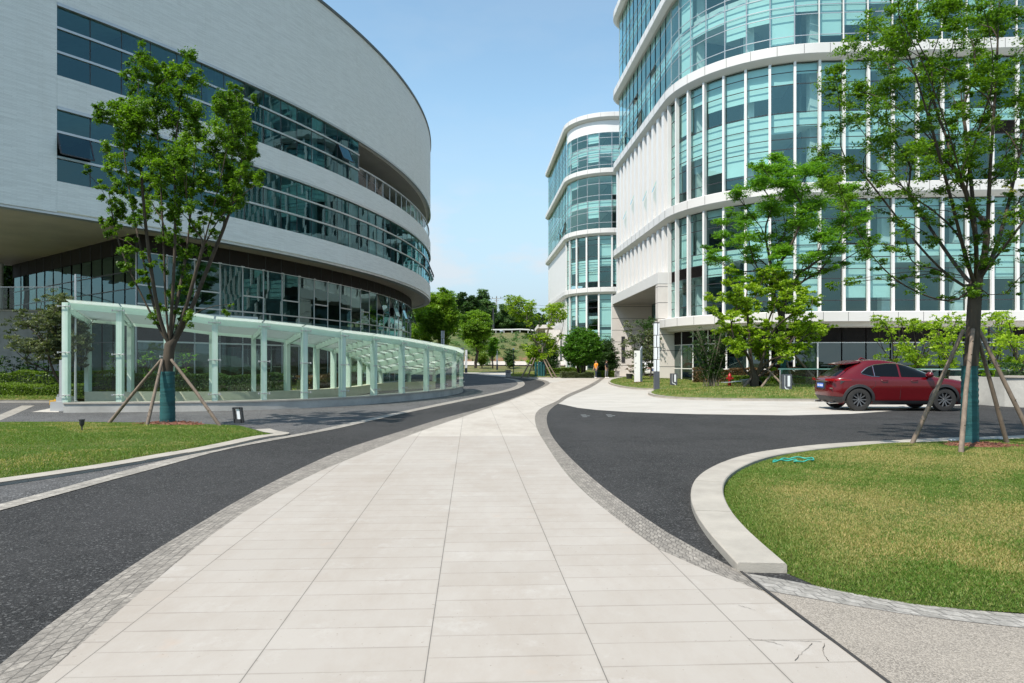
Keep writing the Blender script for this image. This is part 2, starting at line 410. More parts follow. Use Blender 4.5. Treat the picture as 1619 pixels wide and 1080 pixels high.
def slats(name, c0, gap=.14):
    m, nt, out = newmat(name); co = objco(nt)
    t = math_n(nt, 'ADD', math_n(nt, 'MULTIPLY', N_sep(nt, co, 0), .81), math_n(nt, 'MULTIPLY', N_sep(nt, co, 1), -.59))
    f = math_n(nt, 'FRACT', math_n(nt, 'DIVIDE', t, gap))
    ln = math_n(nt, 'LESS_THAN', f, .1)
    c = mixc(nt, mapr(nt, noise(nt, co, .5, 4), .3, .7), tuple(x * .85 for x in c0), tuple(x * 1.12 for x in c0))
    c = mixc(nt, math_n(nt, 'MULTIPLY', ln, .6), c, tuple(x * .3 for x in c0))
    princ(nt, out, c, .4, 0, .4); return m
M['slats'] = slats('slatted_soffit', (.62, .54, .44))
from mathutils.geometry import delaunay_2d_cdt
# ------------------------------------------------------------------ camera, light, sky
cam = bpy.data.cameras.new('camera'); camo = bpy.data.objects.new('camera', cam); COL.objects.link(camo); SC.camera = camo
camo.location = (0, 0, H); camo.rotation_euler = (R(90), 0, 0)
cam.sensor_width = 36; cam.lens = 36 * F / 1619; cam.shift_y = (V0 - 540) / 1619; cam.clip_end = 5000; cam.clip_start = .05
SUN = Vector((-1, -1.05, 2.25)).normalized()
sl = bpy.data.lights.new('sun', 'SUN'); sl.energy = 4.1; sl.angle = R(.53); sl.color = (1, .93, .83)
so = bpy.data.objects.new('sun', sl); COL.objects.link(so); so.rotation_euler = SUN.to_track_quat('Z', 'Y').to_euler(); so.location = (-20, -10, 60)
wd = bpy.data.worlds.new('World'); SC.world = wd; wd.use_nodes = True; nt = wd.node_tree; nt.nodes.clear()
sky = N(nt, 'ShaderNodeTexSky'); sky.sky_type = 'NISHITA'; sky.sun_disc = False; sky.sun_elevation = math.asin(SUN.z)
sky.sun_rotation = math.atan2(SUN.x, SUN.y); sky.air_density = 1; sky.dust_density = .5; sky.ozone_density = 2
tc = N(nt, 'ShaderNodeTexCoord').outputs['Generated']
mp = N(nt, 'ShaderNodeMapping'); mp.inputs['Scale'].default_value = (1, 1, 2.6); L(nt, tc, mp.inputs[0])
cl = noise(nt, mp.outputs[0], 5.5, 7, .58)
zz = N_sep(nt, tc, 2)
fade = mapr(nt, zz, .15, .27, 1, .08)
cmask = math_n(nt, 'MULTIPLY', mapr(nt, cl, .46, .60, 0, .7), fade)
skc = mixc(nt, 1.0, sky.outputs[0], (1.22, 1.27, 1.08), 'MULTIPLY')
skc = mixc(nt, mapr(nt, zz, .07, .36, .92, 0), skc, (2.35, 2.95, 3.6))
skc = mixc(nt, cmask, skc, (3.5, 3.75, 4.0))
bg = N(nt, 'ShaderNodeBackground'); bg.inputs[1].default_value = .145; L(nt, skc, bg.inputs[0])
wo = N(nt, 'ShaderNodeOutputWorld'); L(nt, bg.outputs[0], wo.inputs[0])
SC.view_settings.view_transform = 'Standard'; SC.view_settings.look = 'None'; SC.view_settings.exposure = .6; SC.view_settings.gamma = 1
SC.cycles.max_bounces = 8; SC.cycles.transparent_max_bounces = 24; SC.cycles.diffuse_bounces = 3; SC.cycles.glossy_bounces = 3
SC.cycles.transmission_bounces = 4; SC.cycles.caustics_reflective = False; SC.cycles.caustics_refractive = False
SC.cycles.use_denoising = True

# ------------------------------------------------------------------ ground helpers
def GP(pts, z=0.0): return [G(u, v, z)[:2] for u, v in pts]
def resample(pts, n):
    P = np.array(pts, float); d = np.r_[0, np.cumsum(np.hypot(*np.diff(P, axis=0).T))]
    t = np.linspace(0, d[-1], n); return np.c_[np.interp(t, d, P[:, 0]), np.interp(t, d, P[:, 1])]
def smooth(pts, n, it=3):
    P = np.array(pts, float)
    for _ in range(it):   # Chaikin
        Q = [P[0]]
        for i in range(len(P) - 1): Q += [P[i] * .75 + P[i + 1] * .25, P[i] * .25 + P[i + 1] * .75]
        Q.append(P[-1]); P = np.array(Q)
    return resample(P, n)
def extend(P, d0=0, d1=0):
    P = [np.array(p, float) for p in P]
    if d0: v = P[0] - P[1]; P.insert(0, P[0] + v / np.linalg.norm(v) * d0)
    if d1: v = P[-1] - P[-2]; P.append(P[-1] + v / np.linalg.norm(v) * d1)
    return P
def strip(name, A, B, z, mat, kind='structure'):
    A = np.array(A); B = np.array(B); mid = (A + B) / 2
    s = np.r_[0, np.cumsum(np.hypot(*np.diff(mid, axis=0).T))]; mb = MB()
    for i in range(len(A) - 1):
        wa = np.linalg.norm(A[i] - B[i]); wb = np.linalg.norm(A[i + 1] - B[i + 1])
        mb.add([(*A[i], z), (*A[i + 1], z), (*B[i + 1], z), (*B[i], z)], [(0, 1, 2, 3)], 0, [(s[i], 0), (s[i + 1], 0), (s[i + 1], wb), (s[i], wa)])
    return tag(mb.build(name, mat), kind=kind)
def poly(name, P, z, mat):
    mb = MB(); P = [tuple(p) for p in P]
    mb.add([(p[0], p[1], z) for p in P], [tuple(range(len(P)))])
    return tag(mb.build(name, mat), kind='structure')
def offs(P, d):
    P = np.array(P, float); T = np.gradient(P, axis=0); T /= np.linalg.norm(T, axis=1)[:, None]
    return P + np.c_[T[:, 1], -T[:, 0]] * d
def inpoly(P, x, y):
    P = np.array(P); n = len(P); c = np.zeros(len(x), bool); j = n - 1
    for i in range(n):
        xi, yi = P[i]; xj, yj = P[j]
        if yi != yj:
            c ^= ((yi > y) != (yj > y)) & (x < (xj - xi) * (y - yi) / (yj - yi) + xi)
        j = i
    return c
def distpoly(P, x, y):
    P = np.array(P); d = np.full(len(x), 1e9); n = len(P)
    for i in range(n):
        a = P[i]; b = P[(i + 1) % n]; ab = b - a; l = (ab ** 2).sum()
        if l < 1e-9: continue
        t = np.clip(((x - a[0]) * ab[0] + (y - a[1]) * ab[1]) / l, 0, 1)
        d = np.minimum(d, np.hypot(x - a[0] - t * ab[0], y - a[1] - t * ab[1]))
    return d
class Lawn:
    def __init__(s, P, z0, amp, reach=2.5, cell=.6):
        s.P = [tuple(p) for p in P]; s.z0 = z0; s.amp = amp; s.reach = reach
        A = np.array(s.P); x0, y0 = A.min(0); x1, y1 = A.max(0)
        gx, gy = np.meshgrid(np.arange(x0, x1, cell), np.arange(y0, y1, cell)); gx = gx.ravel() + rng.uniform(-.1, .1, gx.size); gy = gy.ravel() + rng.uniform(-.1, .1, gy.size)
        k = inpoly(s.P, gx, gy); gx = gx[k]; gy = gy[k]; k = distpoly(s.P, gx, gy) > cell * .4; gx = gx[k]; gy = gy[k]
        vs = [Vector(p) for p in s.P] + [Vector((a, b)) for a, b in zip(gx, gy)]
        n = len(s.P); r = delaunay_2d_cdt(vs, [], [list(range(n))], 1, 1e-4)
        V = np.array([tuple(v) for v in r[0]]); z = s.z(V[:, 0], V[:, 1])
        s.mesh = ([(a, b, c) for (a, b), c in zip(V, z)], [tuple(f) for f in r[2]])
    def z(s, x, y):
        d = distpoly(s.P, np.atleast_1d(x), np.atleast_1d(y))
        return s.z0 + .07 * (1 - np.exp(-d / .10)) + s.amp * (1 - np.exp(-d / s.reach)) + .012 * np.sin(np.atleast_1d(x) * 2.1) * np.sin(np.atleast_1d(y) * 1.7)
    def build(s, name='lawn_ground'):
        mb = MB(); mb.add(*s.mesh); return tag(mb.build(name, M['soil'], smooth=0), kind='structure')
def mesh_arrays(name, verts, nper, mat, tint, parent=None, loc=None, sm=False):
    """verts: (N*nper,3); one face per nper verts"""
    me = bpy.data.meshes.new(name); nf = len(verts) // nper
    off = np.array(wloc(parent) if parent is not None else (loc or (0, 0, 0)))
    me.vertices.add(len(verts)); me.vertices.foreach_set('co', (verts - off).astype(np.float32).ravel())
    me.loops.add(len(verts)); me.loops.foreach_set('vertex_index', np.arange(len(verts), dtype=np.int32))
    me.polygons.add(nf); me.polygons.foreach_set('loop_start', np.arange(0, len(verts), nper, dtype=np.int32))
    me.update(calc_edges=True)
    a = me.attributes.new('tint', 'FLOAT', 'FACE'); a.data.foreach_set('value', np.asarray(tint, np.float32))
    me.materials.append(mat)
    o = bpy.data.objects.new(name, me); COL.objects.link(o)
    if parent is not None: o.parent = parent
    elif loc is not None: o.location = loc
    return o
def patchnoise(x, y, f=1.):
    return (np.sin(x * 1.3 * f + 1.7 * np.sin(y * .9 * f)) + np.sin(y * 1.7 * f + 1.3 * np.sin(x * 1.1 * f + 2)) + .7 * np.sin((x + y) * 3.1 * f + np.sin(x * 4.3 * f)) + .5 * np.sin(x * 7.7 * f - y * 5.1 * f)) / 3.2
def blades(lawn, n, dens_pow=1.3, size=.035, label=None, cx=(0, 0), wmul=1., dryness=.36):
    A = np.array(lawn.P); x0, y0 = A.min(0); x1, y1 = A.max(0)
    x1 = min(x1, cx[0] + 60)
    X = []; Y = []
    got = 0
    while got < n:
        x = rng.uniform(x0, x1, n * 4); y = rng.uniform(y0, y1, n * 4)
        d = np.hypot(x, y); vis = (np.abs(x) < y * .80 + 1.5)
        dm = max(1., d.min()); k = (rng.random(n * 4) < (dm / d) ** dens_pow) & vis
        x = x[k]; y = y[k]; k = inpoly(lawn.P, x, y) | ((distpoly(lawn.P, x, y) < .012) if n > 100000 else False); X.append(x[k]); Y.append(y[k]); got += k.sum()
    x = np.concatenate(X)[:n]; y = np.concatenate(Y)[:n]; z = lawn.z(x, y) - .005; n = len(x)
    d = np.hypot(x, y); sc = np.clip((d / 5) ** .55, .7, 3.5)
    h = size * rng.uniform(.5, 1.4, n) * (1 + .25 * patchnoise(x, y, 1.5)); w = .0035 * sc * rng.uniform(.7, 1.5, n) * wmul
    a = rng.uniform(0, 6.283, n); b = rng.uniform(0, 6.283, n); lean = h * rng.uniform(.2, 1.2, n)
    v = np.zeros((n, 3, 3)); v[:, 0] = np.c_[x - np.cos(a) * w, y - np.sin(a) * w, z]; v[:, 1] = np.c_[x + np.cos(a) * w, y + np.sin(a) * w, z]
    v[:, 2] = np.c_[x + np.cos(b) * lean, y + np.sin(b) * lean, z + h]
    ed_ = distpoly(lawn.P, x, y); h = h * np.where(ed_ < .07, 1.9, 1.)
    dry = np.clip(dryness + .75 * patchnoise(x, y, .8) + .5 * patchnoise(x + 9, y, 3.1), 0, 1)
    edge = np.clip(distpoly(lawn.P, x, y) / .7, 0, 1)
    t = np.clip(rng.normal(.12, .16, n) + (rng.random(n) < dry ** .8 * .85) * rng.uniform(.3, 1.0, n) * edge, 0, 1)
    return tag(mesh_arrays('grass', v.reshape(-1, 3), 3, M['grass'], t), label, None, None, 'stuff')

# ------------------------------------------------------------------ ground sheets
mb = MB(); mb.quad((-2500, -200, -.05), (2500, -200, -.05), (2500, 4000, -.05), (-2500, 4000, -.05)); tag(mb.build('ground', M['hill']), kind='structure')
poly('asphalt_road', [(-60, -20), (60, -20), (60, 110), (-60, 110)], 0, M['asphalt'])
# light stripe on the left road
s_lo = extend(GP([(0, 808), (104, 780), (178, 759), (267, 735.6), (356, 710), (480, 688.5), (545, 675.8), (609.7, 660), (700.5, 640.8), (801.7, 620), (829, 611.5), (830, 604.6), (821, 600.4), (802, 597.9)]), 14)
s_hi = extend(GP([(0, 798), (104, 771), (207.5, 741.6), (296.5, 719), (385.4, 700), (480, 685.5), (558, 668), (604.5, 657.6), (700, 637), (791, 619.6), (818, 610), (819, 604.6), (812, 600.9), (795.7, 598.3)]), 14)
s_lo = smooth(s_lo, 90); s_hi = smooth(s_hi, 90)
# cobble band on the left of the path
l_out = extend(GP([(0, 1053.4), (83, 984), (173, 918.4), (242, 873.4), (294, 842), (385, 786), (480, 738.8), (545, 709.5), (635.6, 682), (700, 661.5), (778, 642), (838, 620), (859, 610), (863, 605), (851, 601), (831, 598.6), (796, 596.9), (733, 590.6)]), 9)
l_in = extend(GP([(62, 1080), (173, 981), (297, 877), (377, 815), (480, 757), (558, 724), (661, 683.5), (734, 659), (802, 635.6), (842, 620), (866, 610), (871, 604.8), (860, 600.6), (836, 597.8), (800, 596.2), (733, 589.6)]), 9)
l_out = smooth(l_out, 120); l_in = smooth(l_in, 120)
poly('asphalt_lane', [tuple(p) for p in s_hi[::-1]] + [(-60, -6), (-60, 95), tuple(G(733, 590.6)[:2])], .004, M['asphalt_grey'])
strip('pale_cobble_stripe', s_lo, s_hi, .008, M['stripe'])
# central granite path
r_in = GP([(1208, 939), (1152.6, 920), (1100, 897), (1060, 880), (1033.6, 867), (977, 823.5), (927, 783.5), (893.5, 750), (867, 710), (850, 683), (844.5, 663), (848.5, 650), (863.5, 641.7), (880, 635.5), (893.5, 625), (927, 611.7), (950, 598)])
r_out = GP([(1171, 906), (1141.5, 887.4), (1100, 870), (1060, 847), (1010, 813.5), (960, 777), (920, 743), (887, 710), (870, 686.7), (863.5, 666.7), (865.7, 652), (877, 641.5), (886, 637), (900, 627), (938, 612), (957, 597)])
r_in_s = smooth(r_in, 110); r_out_s = smooth(r_out, 110)
joint0 = np.array(G(1171, 906)[:2]); joint1 = np.array(G(1400.5, 1080)[:2]); jd = (joint1 - joint0) / np.linalg.norm(joint1 - joint0)
jb = joint1 + jd * 5.5
KT_ = int(np.argmax(np.where(l_in[:, 1] > 40, (l_in[:, 0] / l_in[:, 1]), -9)))
pl = [tuple(p) for p in l_in[: KT_ + 1]]
pav = pl + [tuple(G(905, 600)[:2])] + [tuple(p) for p in r_in_s[::-1]] + [tuple(joint1), tuple(jb)]
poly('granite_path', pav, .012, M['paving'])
strip('cobble_border', l_out, l_in, .009, M['cobble'])
strip('cobble_border', r_out_s, r_in_s, .009, M['cobble'])
# plaza
pz = [tuple(p) for p in l_in[::-1][: len(l_in) - KT_ - 1]] + GP([(890, 604), (884, 620), (880, 638), (893.5, 640.5), (913.5, 645), (943.6, 648.4), (993.6, 651.7), (1100, 655), (1249, 657), (1345, 654.5), (1395.6, 651), (1500, 642), (1619, 636)]) + [(60, 25), (60, 118), (-30, 118), (-30, 96)]
poly('plaza', pz, .004, M['plaza'])
# dark drain joint
jl = joint0 - jd * .0
mb = MB(); nrm = np.array([-jd[1], jd[0]]) * .011
mb.quad((*(joint0 - nrm), .016), (*(joint0 + nrm), .016), (*(jb + nrm), .016), (*(jb - nrm), .016)); tag(mb.build('expansion_joint', basic('joint_bitumen', (.035, .032, .03), .8)), kind='structure')
# washed pebble concrete and its cobble edging at the lower right
c_top = smooth(extend(GP([(1171, 906), (1260, 921), (1352.6, 941), (1464, 960), (1619, 972.6), (1800, 984)]), 0, 14), 60)
c_bot = smooth(extend(GP([(1205, 934), (1219, 936.5), (1319, 954), (1430, 973), (1619, 995), (1800, 1012)]), 0, 14), 60)
poly('pebble_path', [tuple(G(1203, 934)[:2])] + [tuple(p) for p in c_bot] + [(20, -4), tuple(jb)], .004, M['pebble'])
strip('cobble_border', c_top, c_bot, .006, cobble('pale_grey_cobbles', (.27, .255, .23), (.38, .36, .33), (.13, .12, .11), .13, .10))

# kerbs
def kerb(P, w, h, seg=.9, label=None):
    """granite kerb stones along polyline P (outer edge), body to the right of travel"""
    root = None; mb = MB(); P = resample(P, max(2, int(np.sum(np.hypot(*np.diff(np.array(P), axis=0).T)) / .22)))
    Q = offs(P, w); c = .012
    prof = lambda a, b: [(*a, -.02), (*a, h - c), (*(a + (b - a) * c / w), h), (*(b - (b - a) * c / w), h), (*b, h - c), (*b, -.02)]
    step = max(1, round(seg / .22))
    i = 0
    while i < len(P) - 1:
        j = min(len(P) - 1, i + step); vs = []; fs = []
        dz = random.uniform(-.003, .003)
        for k in range(i, j + 1):
            a, b = P[k].copy(), Q[k].copy()
            if k == j and j < len(P) - 1: a -= (P[k] - P[k - 1]) * .03; b -= (Q[k] - Q[k - 1]) * .03
            vs += [(x, y, z + dz) for x, y, z in prof(a, b)]
        m = j - i + 1
        for k in range(m - 1):
            for t in range(5): fs.append((k * 6 + t, (k + 1) * 6 + t, (k + 1) * 6 + t + 1, k * 6 + t + 1))
        fs += [tuple(range(6)), tuple((m - 1) * 6 + t for t in range(5, -1, -1))]
        mb.add(vs, fs); i = j
    o = mb.build('kerb', M['kerb'], smooth=35); return tag(o, kind='structure'), Q
KT = [(1165.6, 889), (1119, 839), (1095, 802), (1090.5, 776), (1099, 754), (1126.7, 735.6), (1171, 719), (1238, 707.8), (1319, 700), (1393.4, 696.2), (1619, 687.6), (1900, 681)]
kp = smooth(extend([G(u, v, .075)[:2] for u, v in KT], 0, 10), 160, 3)
_, kin = kerb(kp, .36, .075)
lawnR = Lawn([tuple(p) for p in kin] + [(32, kin[-1][1]), (32, c_top[-1][1])] + [tuple(p) for p in c_top[::-1] if p[0] > 2.0], .012, .12)
lawnR.build(); blades(lawnR, 460000, 1.0, .018, 'short mown grass with dry brown patches on the right lawn', dryness=.52)
KL = [(0, 762.5), (148, 741), (267, 720.5), (356, 704.5), (415, 691), (452, 686.2)]
klp = smooth(extend([G(u, v, .05)[:2] for u, v in KL], 14, 0), 120, 2)
tipp = klp[-1]
back = np.array(GP([(440, 681), (385, 676.5), (296.5, 673.6), (148, 671.5), (0, 672), (-300, 674)]))
klp2 = np.vstack([klp, smooth([tipp, tipp + [.02, .35], tipp + [-.35, .55], back[0] + [-.2, .0]], 8, 2)[1:]])
_, klin = kerb(klp2[:, :], -.30, .05)
lawnL = Lawn([tuple(p) for p in klin[:-2]] + [tuple(p) for p in back[1:]] + [(-25, 17)], .0, .16)
lawnL.build(); blades(lawnL, 160000, .8, .024, 'short green grass on the left lawn island', dryness=.0)
# islands by the right building
def island(px, back_pts, h=.10, w=.15, n=40000, amp=.15, gl='short green grass', dir=1):
    P = smooth([G(u, v, h)[:2] for u, v in px], 50, 2); _, q = kerb(P, w * dir, h)
    lw = Lawn([tuple(p) for p in q] + back_pts, h, amp); lw.build(); blades(lw, n, 1, .05, gl, wmul=1.4); return lw
isl1 = island([(1005, 594.3), (968, 599.5), (960, 603), (966, 607), (989, 612), (1030, 615), (1075, 613.5), (1120, 612)], [(13.5, 47), (14, 54)], dir=-1, n=15000, gl='trimmed grass around the white sign slab by the entrance')
isl2 = island([(1090, 613.5), (1040, 616.5), (1022, 619.5), (1030, 624), (1060, 627.3), (1100, 629), (1160, 630), (1294, 631), (1420, 632), (1530, 632)], [(19.3, 33), (25, 45.5), (15, 47), (11, 46)], dir=-1, n=40000, gl='grass of the planted bed in front of the glass building')
# left rear bed behind the barrier
lbP = [G(-260, 637)[:2], G(95, 637)[:2], (-17, 27.5), (-17.5, 30), (-24, 35.8), (-45, 35.8)]
kerb(resample([lbP[0], lbP[1]], 30), -.15, .1)
lawnB = Lawn([(a, b + (.15 if b < 27.3 else 0)) for a, b in lbP], .1, .12); lawnB.build(); blades(lawnB, 30000, .5, .05, 'dark green grass in front of the left hedge', wmul=1.5)
# strip of lawn between canopy and left building
lawnC = Lawn([(-17.5, 27), (-10, 26.7), (-8.3, 30.5), (-8.2, 40), (-9.8, 52), (-12.2, 46), (-13.6, 38), (-16, 32)], .1, .18); lawnC.build(); blades(lawnC, 30000, .5, .05, 'grass strip between glass canopy and curved building', wmul=1.5)
# island of the multi-stem tree and the round tree
isl3 = island([(800, 594.2), (812, 595.6), (850, 596.0), (900, 595.6), (935, 594.2), (952, 592.5)], [(13, 108), (4, 100), (0, 92)], w=.2, n=20000, dir=-1, gl='grass islet under the staked multi-stem tree')
# white path and lawn at the foot of the hill
mb = MB()
def hz(x, y):
    t = np.clip((y - 104) / 14, 0, 1); z = 1.0 * t
    z = z + 3.6 * np.clip((y - 121) / 9, 0, 1) ** .8
    z = z + 5.4 * np.clip((y - 130) / 62, 0, 1) ** .9
    z = z + np.clip((y - 200) / 120, 0, 1) * 3
    side = np.clip((-x - 5) / 30, 0, 1)
    z = z + side * np.clip((y - 130) / 70, 0, 1) * 4.0 * np.clip((y-190)/40,0,1) - .04 * np.clip(x, 0, 60) * np.clip((y - 130) / 60, 0, 1)
    z = z + .25 * patchnoise(x * .3, y * .3) * np.clip((y - 118) / 20, 0, 1)
    return z
xs = np.r_[np.arange(-260, -60, 8.), np.arange(-60, 50, 1.4), np.arange(50, 260, 8.)]; ys = np.r_[np.arange(104, 150, 1.), np.arange(150, 260, 3.), np.arange(260, 460, 14.)]
gx, gy = np.meshgrid(xs, ys); gz = hz(gx, gy) - .02; nx = len(xs)
mb.add(np.c_[gx.ravel(), gy.ravel(), gz.ravel()], [(j * nx + i, j * nx + i + 1, (j + 1) * nx + i + 1, (j + 1) * nx + i) for j in range(len(ys) - 1) for i in range(nx - 1)])
tag(mb.build('hill', M['hill'], smooth=0), kind='structure')
def hillstrip(name, xs_, yf, w, mat, dz=.06):
    mb = MB()
    for a, b in zip(xs_[:-1], xs_[1:]):
        ya, yb = yf(a), yf(b); zz = [float(hz(np.array(p[0]), np.array(p[1]))) + dz for p in ((a, ya), (b, yb), (b, yb + w), (a, ya + w))]
        z0 = max(zz[0], zz[3]); z1 = max(zz[1], zz[2])
        mb.quad((a, ya, z0), (b, yb, z1), (b, yb + w, z1), (a, ya + w, z0))
    return tag(mb.build(name, mat), kind='structure')
HX = list(np.arange(-90, 60, 3.))
hillstrip('hill_road', HX, lambda x: 188 + .05 * x, 6, M['plaza'], .12)
hillstrip('footpath', list(np.arange(-30, 22, 2.)), lambda x: 117 - .12 * x, 2.2, M['plaza'], .1)
# faint marks on the right asphalt and the other painted stripe on the left
poly('pale_stripe', GP([(-60, 672), (-60, 690), (20, 657), (55, 641.5), (35, 641.5), (0, 656)]), .009, M['stripe'])
for c0 in ((918, 657.5), (958, 657.2)):
    mb = MB()
    for k, (du, w_) in enumerate(((0, 9), (1.5, 13), (3, 7))):
        a = GP([(c0[0] + du, c0[1] - 1.6 + k * 1.6), (c0[0] + du + w_, c0[1] - 1.6 + k * 1.6), (c0[0] + du + w_, c0[1] - .9 + k * 1.6), (c0[0] + du, c0[1] - .9 + k * 1.6)])
        mb.add([(x, y, .006) for x, y in a], [(0, 1, 2, 3)])
    tag(mb.build('road_marking', basic('worn_marking', (.16, .17, .17))), kind='structure')

# cracks in the slabs at the lower right and dark debris
for P in ([(1203, 1016), (1252, 1017), (1300, 1019)], [(1285, 1021), (1270, 1034), (1257, 1049)], [(1305, 1022), (1301, 1036), (1309, 1050)], [(1182, 1014), (1215, 1018), (1240, 1026)], [(1168, 961), (1195, 969)]):
    q = smooth(GP(P, .0), 12, 2); mb = MB()
    q = q + rng.normal(0, .003, q.shape)
    for a, b in zip(q[:-1], q[1:]): n_ = np.array([-(b - a)[1], (b - a)[0]]); n_ = n_ / np.linalg.norm(n_) * random.uniform(.0006, .0018); mb.quad((*(a - n_), .0165), (*(b - n_), .0165), (*(b + n_), .0165), (*(a + n_), .0165))
    tag(mb.build('slab_crack', M['bark']), kind='structure')
# ------------------------------------------------------------------ paths for curved facades
class Path:
    def __init__(s, pts):
        s.P = np.array(pts, float); s.S = np.r_[0, np.cumsum(np.hypot(*np.diff(s.P, axis=0).T))]; s.L = s.S[-1]
    def p(s, t, off=0.):
        t = min(max(t, -5), s.L + 5); q = np.array([np.interp(t, s.S, s.P[:, 0]), np.interp(t, s.S, s.P[:, 1])])
        a = np.clip(t - .15, 0, s.L - .3); e = np.array([np.interp(a + .3, s.S, s.P[:, 0]) - np.interp(a, s.S, s.P[:, 0]), np.interp(a + .3, s.S, s.P[:, 1]) - np.interp(a, s.S, s.P[:, 1])])
        e /= np.linalg.norm(e)
        if t < 0: q = q + e * t
        if t > s.L: q = q + e * (t - s.L)
        n = np.array([e[1], -e[0]]); return q + n * off
def arc(c, r, a0, a1, n=40):
    return [(c[0] + r * math.cos(R(a0 + (a1 - a0) * i / n)), c[1] + r * math.sin(R(a0 + (a1 - a0) * i / n))) for i in range(n + 1)]
def sweep(mb, path, s0, s1, prof, step=.6, mi=0, uv=True, close=True):
    n = max(1, int(math.ceil((s1 - s0) / step))); T = [s0 + (s1 - s0) * i / n for i in range(n + 1)]; m = len(prof)
    vs = []
    for t in T:
        for off, z in prof: vs.append((*path.p(t, off), z))
    for i in range(n):
        acc = 0
        for k in range(m if close else m - 1):
            k2 = (k + 1) % m
            q = [vs[i * m + k], vs[(i + 1) * m + k], vs[(i + 1) * m + k2], vs[i * m + k2]]
            (o0, z0), (o1, z1) = prof[k], prof[k2]
            if abs(z1 - z0) >= abs(o1 - o0): w0, w1 = z0, z1
            else: w0, w1 = o0, o1
            mb.add(q, [(0, 3, 2, 1)], mi, [(T[i], w0), (T[i + 1], w0), (T[i + 1], w1), (T[i], w1)])
    if close:
        mb.add(vs[:m], [tuple(range(m))], mi, [(p[0], p[1]) for p in prof]); mb.add(vs[-m:], [tuple(range(m - 1, -1, -1))], mi, [(p[0], p[1]) for p in prof])
def absorb(o, o2):
    import bmesh
    bm = bmesh.new(); bm.from_mesh(o.data); n = len(bm.faces); k = len(o.data.materials); bm.from_mesh(o2.data); bm.faces.ensure_lookup_table()
    for f in bm.faces[n:]: f.material_index += k
    bm.to_mesh(o.data); bm.free()
    for m in o2.data.materials: o.data.materials.append(m)
    bpy.data.objects.remove(o2); o.data.set_sharp_from_angle(angle=R(30)); return o
def rect(o0, o1, z0, z1): return [(o0, z0), (o1, z0), (o1, z1), (o0, z1)]
def merge(o, d=.0008):
    import bmesh
    bm = bmesh.new(); bm.from_mesh(o.data); bmesh.ops.remove_doubles(bm, verts=bm.verts, dist=d); bm.to_mesh(o.data); bm.free(); o.data.shade_smooth(); o.data.set_sharp_from_angle(angle=R(30)); return o

def window(parent, path, sa, sb, zs, off, gm, fm, blind=None, barw=.05, bars=None, opened=None, side=.03, vdark=False, jit=.006, fd=.06, kind=None, name='window', louvre=None, rowmat=None):
    """one bay of glazing between sa and sb; zs are the levels of its horizontal bars"""
    A = path.p(sa); B = path.p(sb); e = (B - A); n = np.array([e[1], -e[0]]) / np.linalg.norm(e)
    def pt(u, o, z): q = A + e * u + n * (off + o); return (q[0], q[1], z)
    g = MB(); fr = MB()
    for k in range(len(zs) - 1):
        z0, z1 = zs[k], zs[k + 1]
        j = [random.uniform(-jit, jit) for _ in range(4)]
        if opened == k:
            op = MB(); d = .42 * (z1 - z0) ** .5
            op.quad(pt(0.03, d, z0 + .06), pt(.97, d, z0 + .06), pt(.97, .03, z1), pt(.03, .03, z1))
            ow = op.build('open_sash', gm, parent)
            f2 = MB()
            for a, b in ((pt(.02, d, z0 + .06), pt(.98, d, z0 + .06)), (pt(.02, d, z0 + .06), pt(.02, .03, z1)), (pt(.98, d, z0 + .06), pt(.98, .03, z1))): f2.bar(a, b, .05, .04)
            f2.bar(pt(.05, d * .9, z0 + .1), pt(.05, 0, z0 + .45), .015, .015); f2.bar(pt(.95, d * .9, z0 + .1), pt(.95, 0, z0 + .45), .015, .015)
            f2.build('sash_frame', M['dark'], ow)
            continue
        mi = 0
        if louvre and k in louvre: mi = 1
        g.quad(pt(0, j[0], z0), pt(1, j[1], z0), pt(1, j[2], z1), pt(0, j[3], z1), mi)
        if mi:
            nn = int((z1 - z0) / .09)
            for q in range(nn): 
                zq = z0 + (q + .5) * (z1 - z0) / nn; fr.bar(pt(0, .015, zq), pt(1, .015, zq), .05, .02, 1)
    w = g.build(name, [gm, M['louvre']], parent)
    if kind: w['kind'] = kind
    for k, z in enumerate(zs):
        if bars is not None and k not in bars: continue
        fr.bar(pt(0, .0, z), pt(1, .0, z), fd, barw, 0)
    if side:
        for u in (0.0, 1.0):
            fr.bar(pt(u, 0, zs[0]), pt(u, 0, zs[-1]), side, fd if not vdark else .03, 2 if vdark else 0)
    fr.build('frame', [fm, M['louvre'], M['dark']], w)
    if blind:
        bl = MB()
        for (z0, z1) in blind: bl.quad(pt(.02, -.22, z0), pt(.98, -.22, z0), pt(.98, -.22, z1), pt(.02, -.22, z1))
        if bl.v: bl.build('blind', M['blind'], w)
    return w
def floorplate(mb, path, s0, s1, off, depth, z0, z1, mi=0, step=1.5):
    sweep(mb, path, s0, s1, rect(off - depth, off, z0, z1), step, mi)

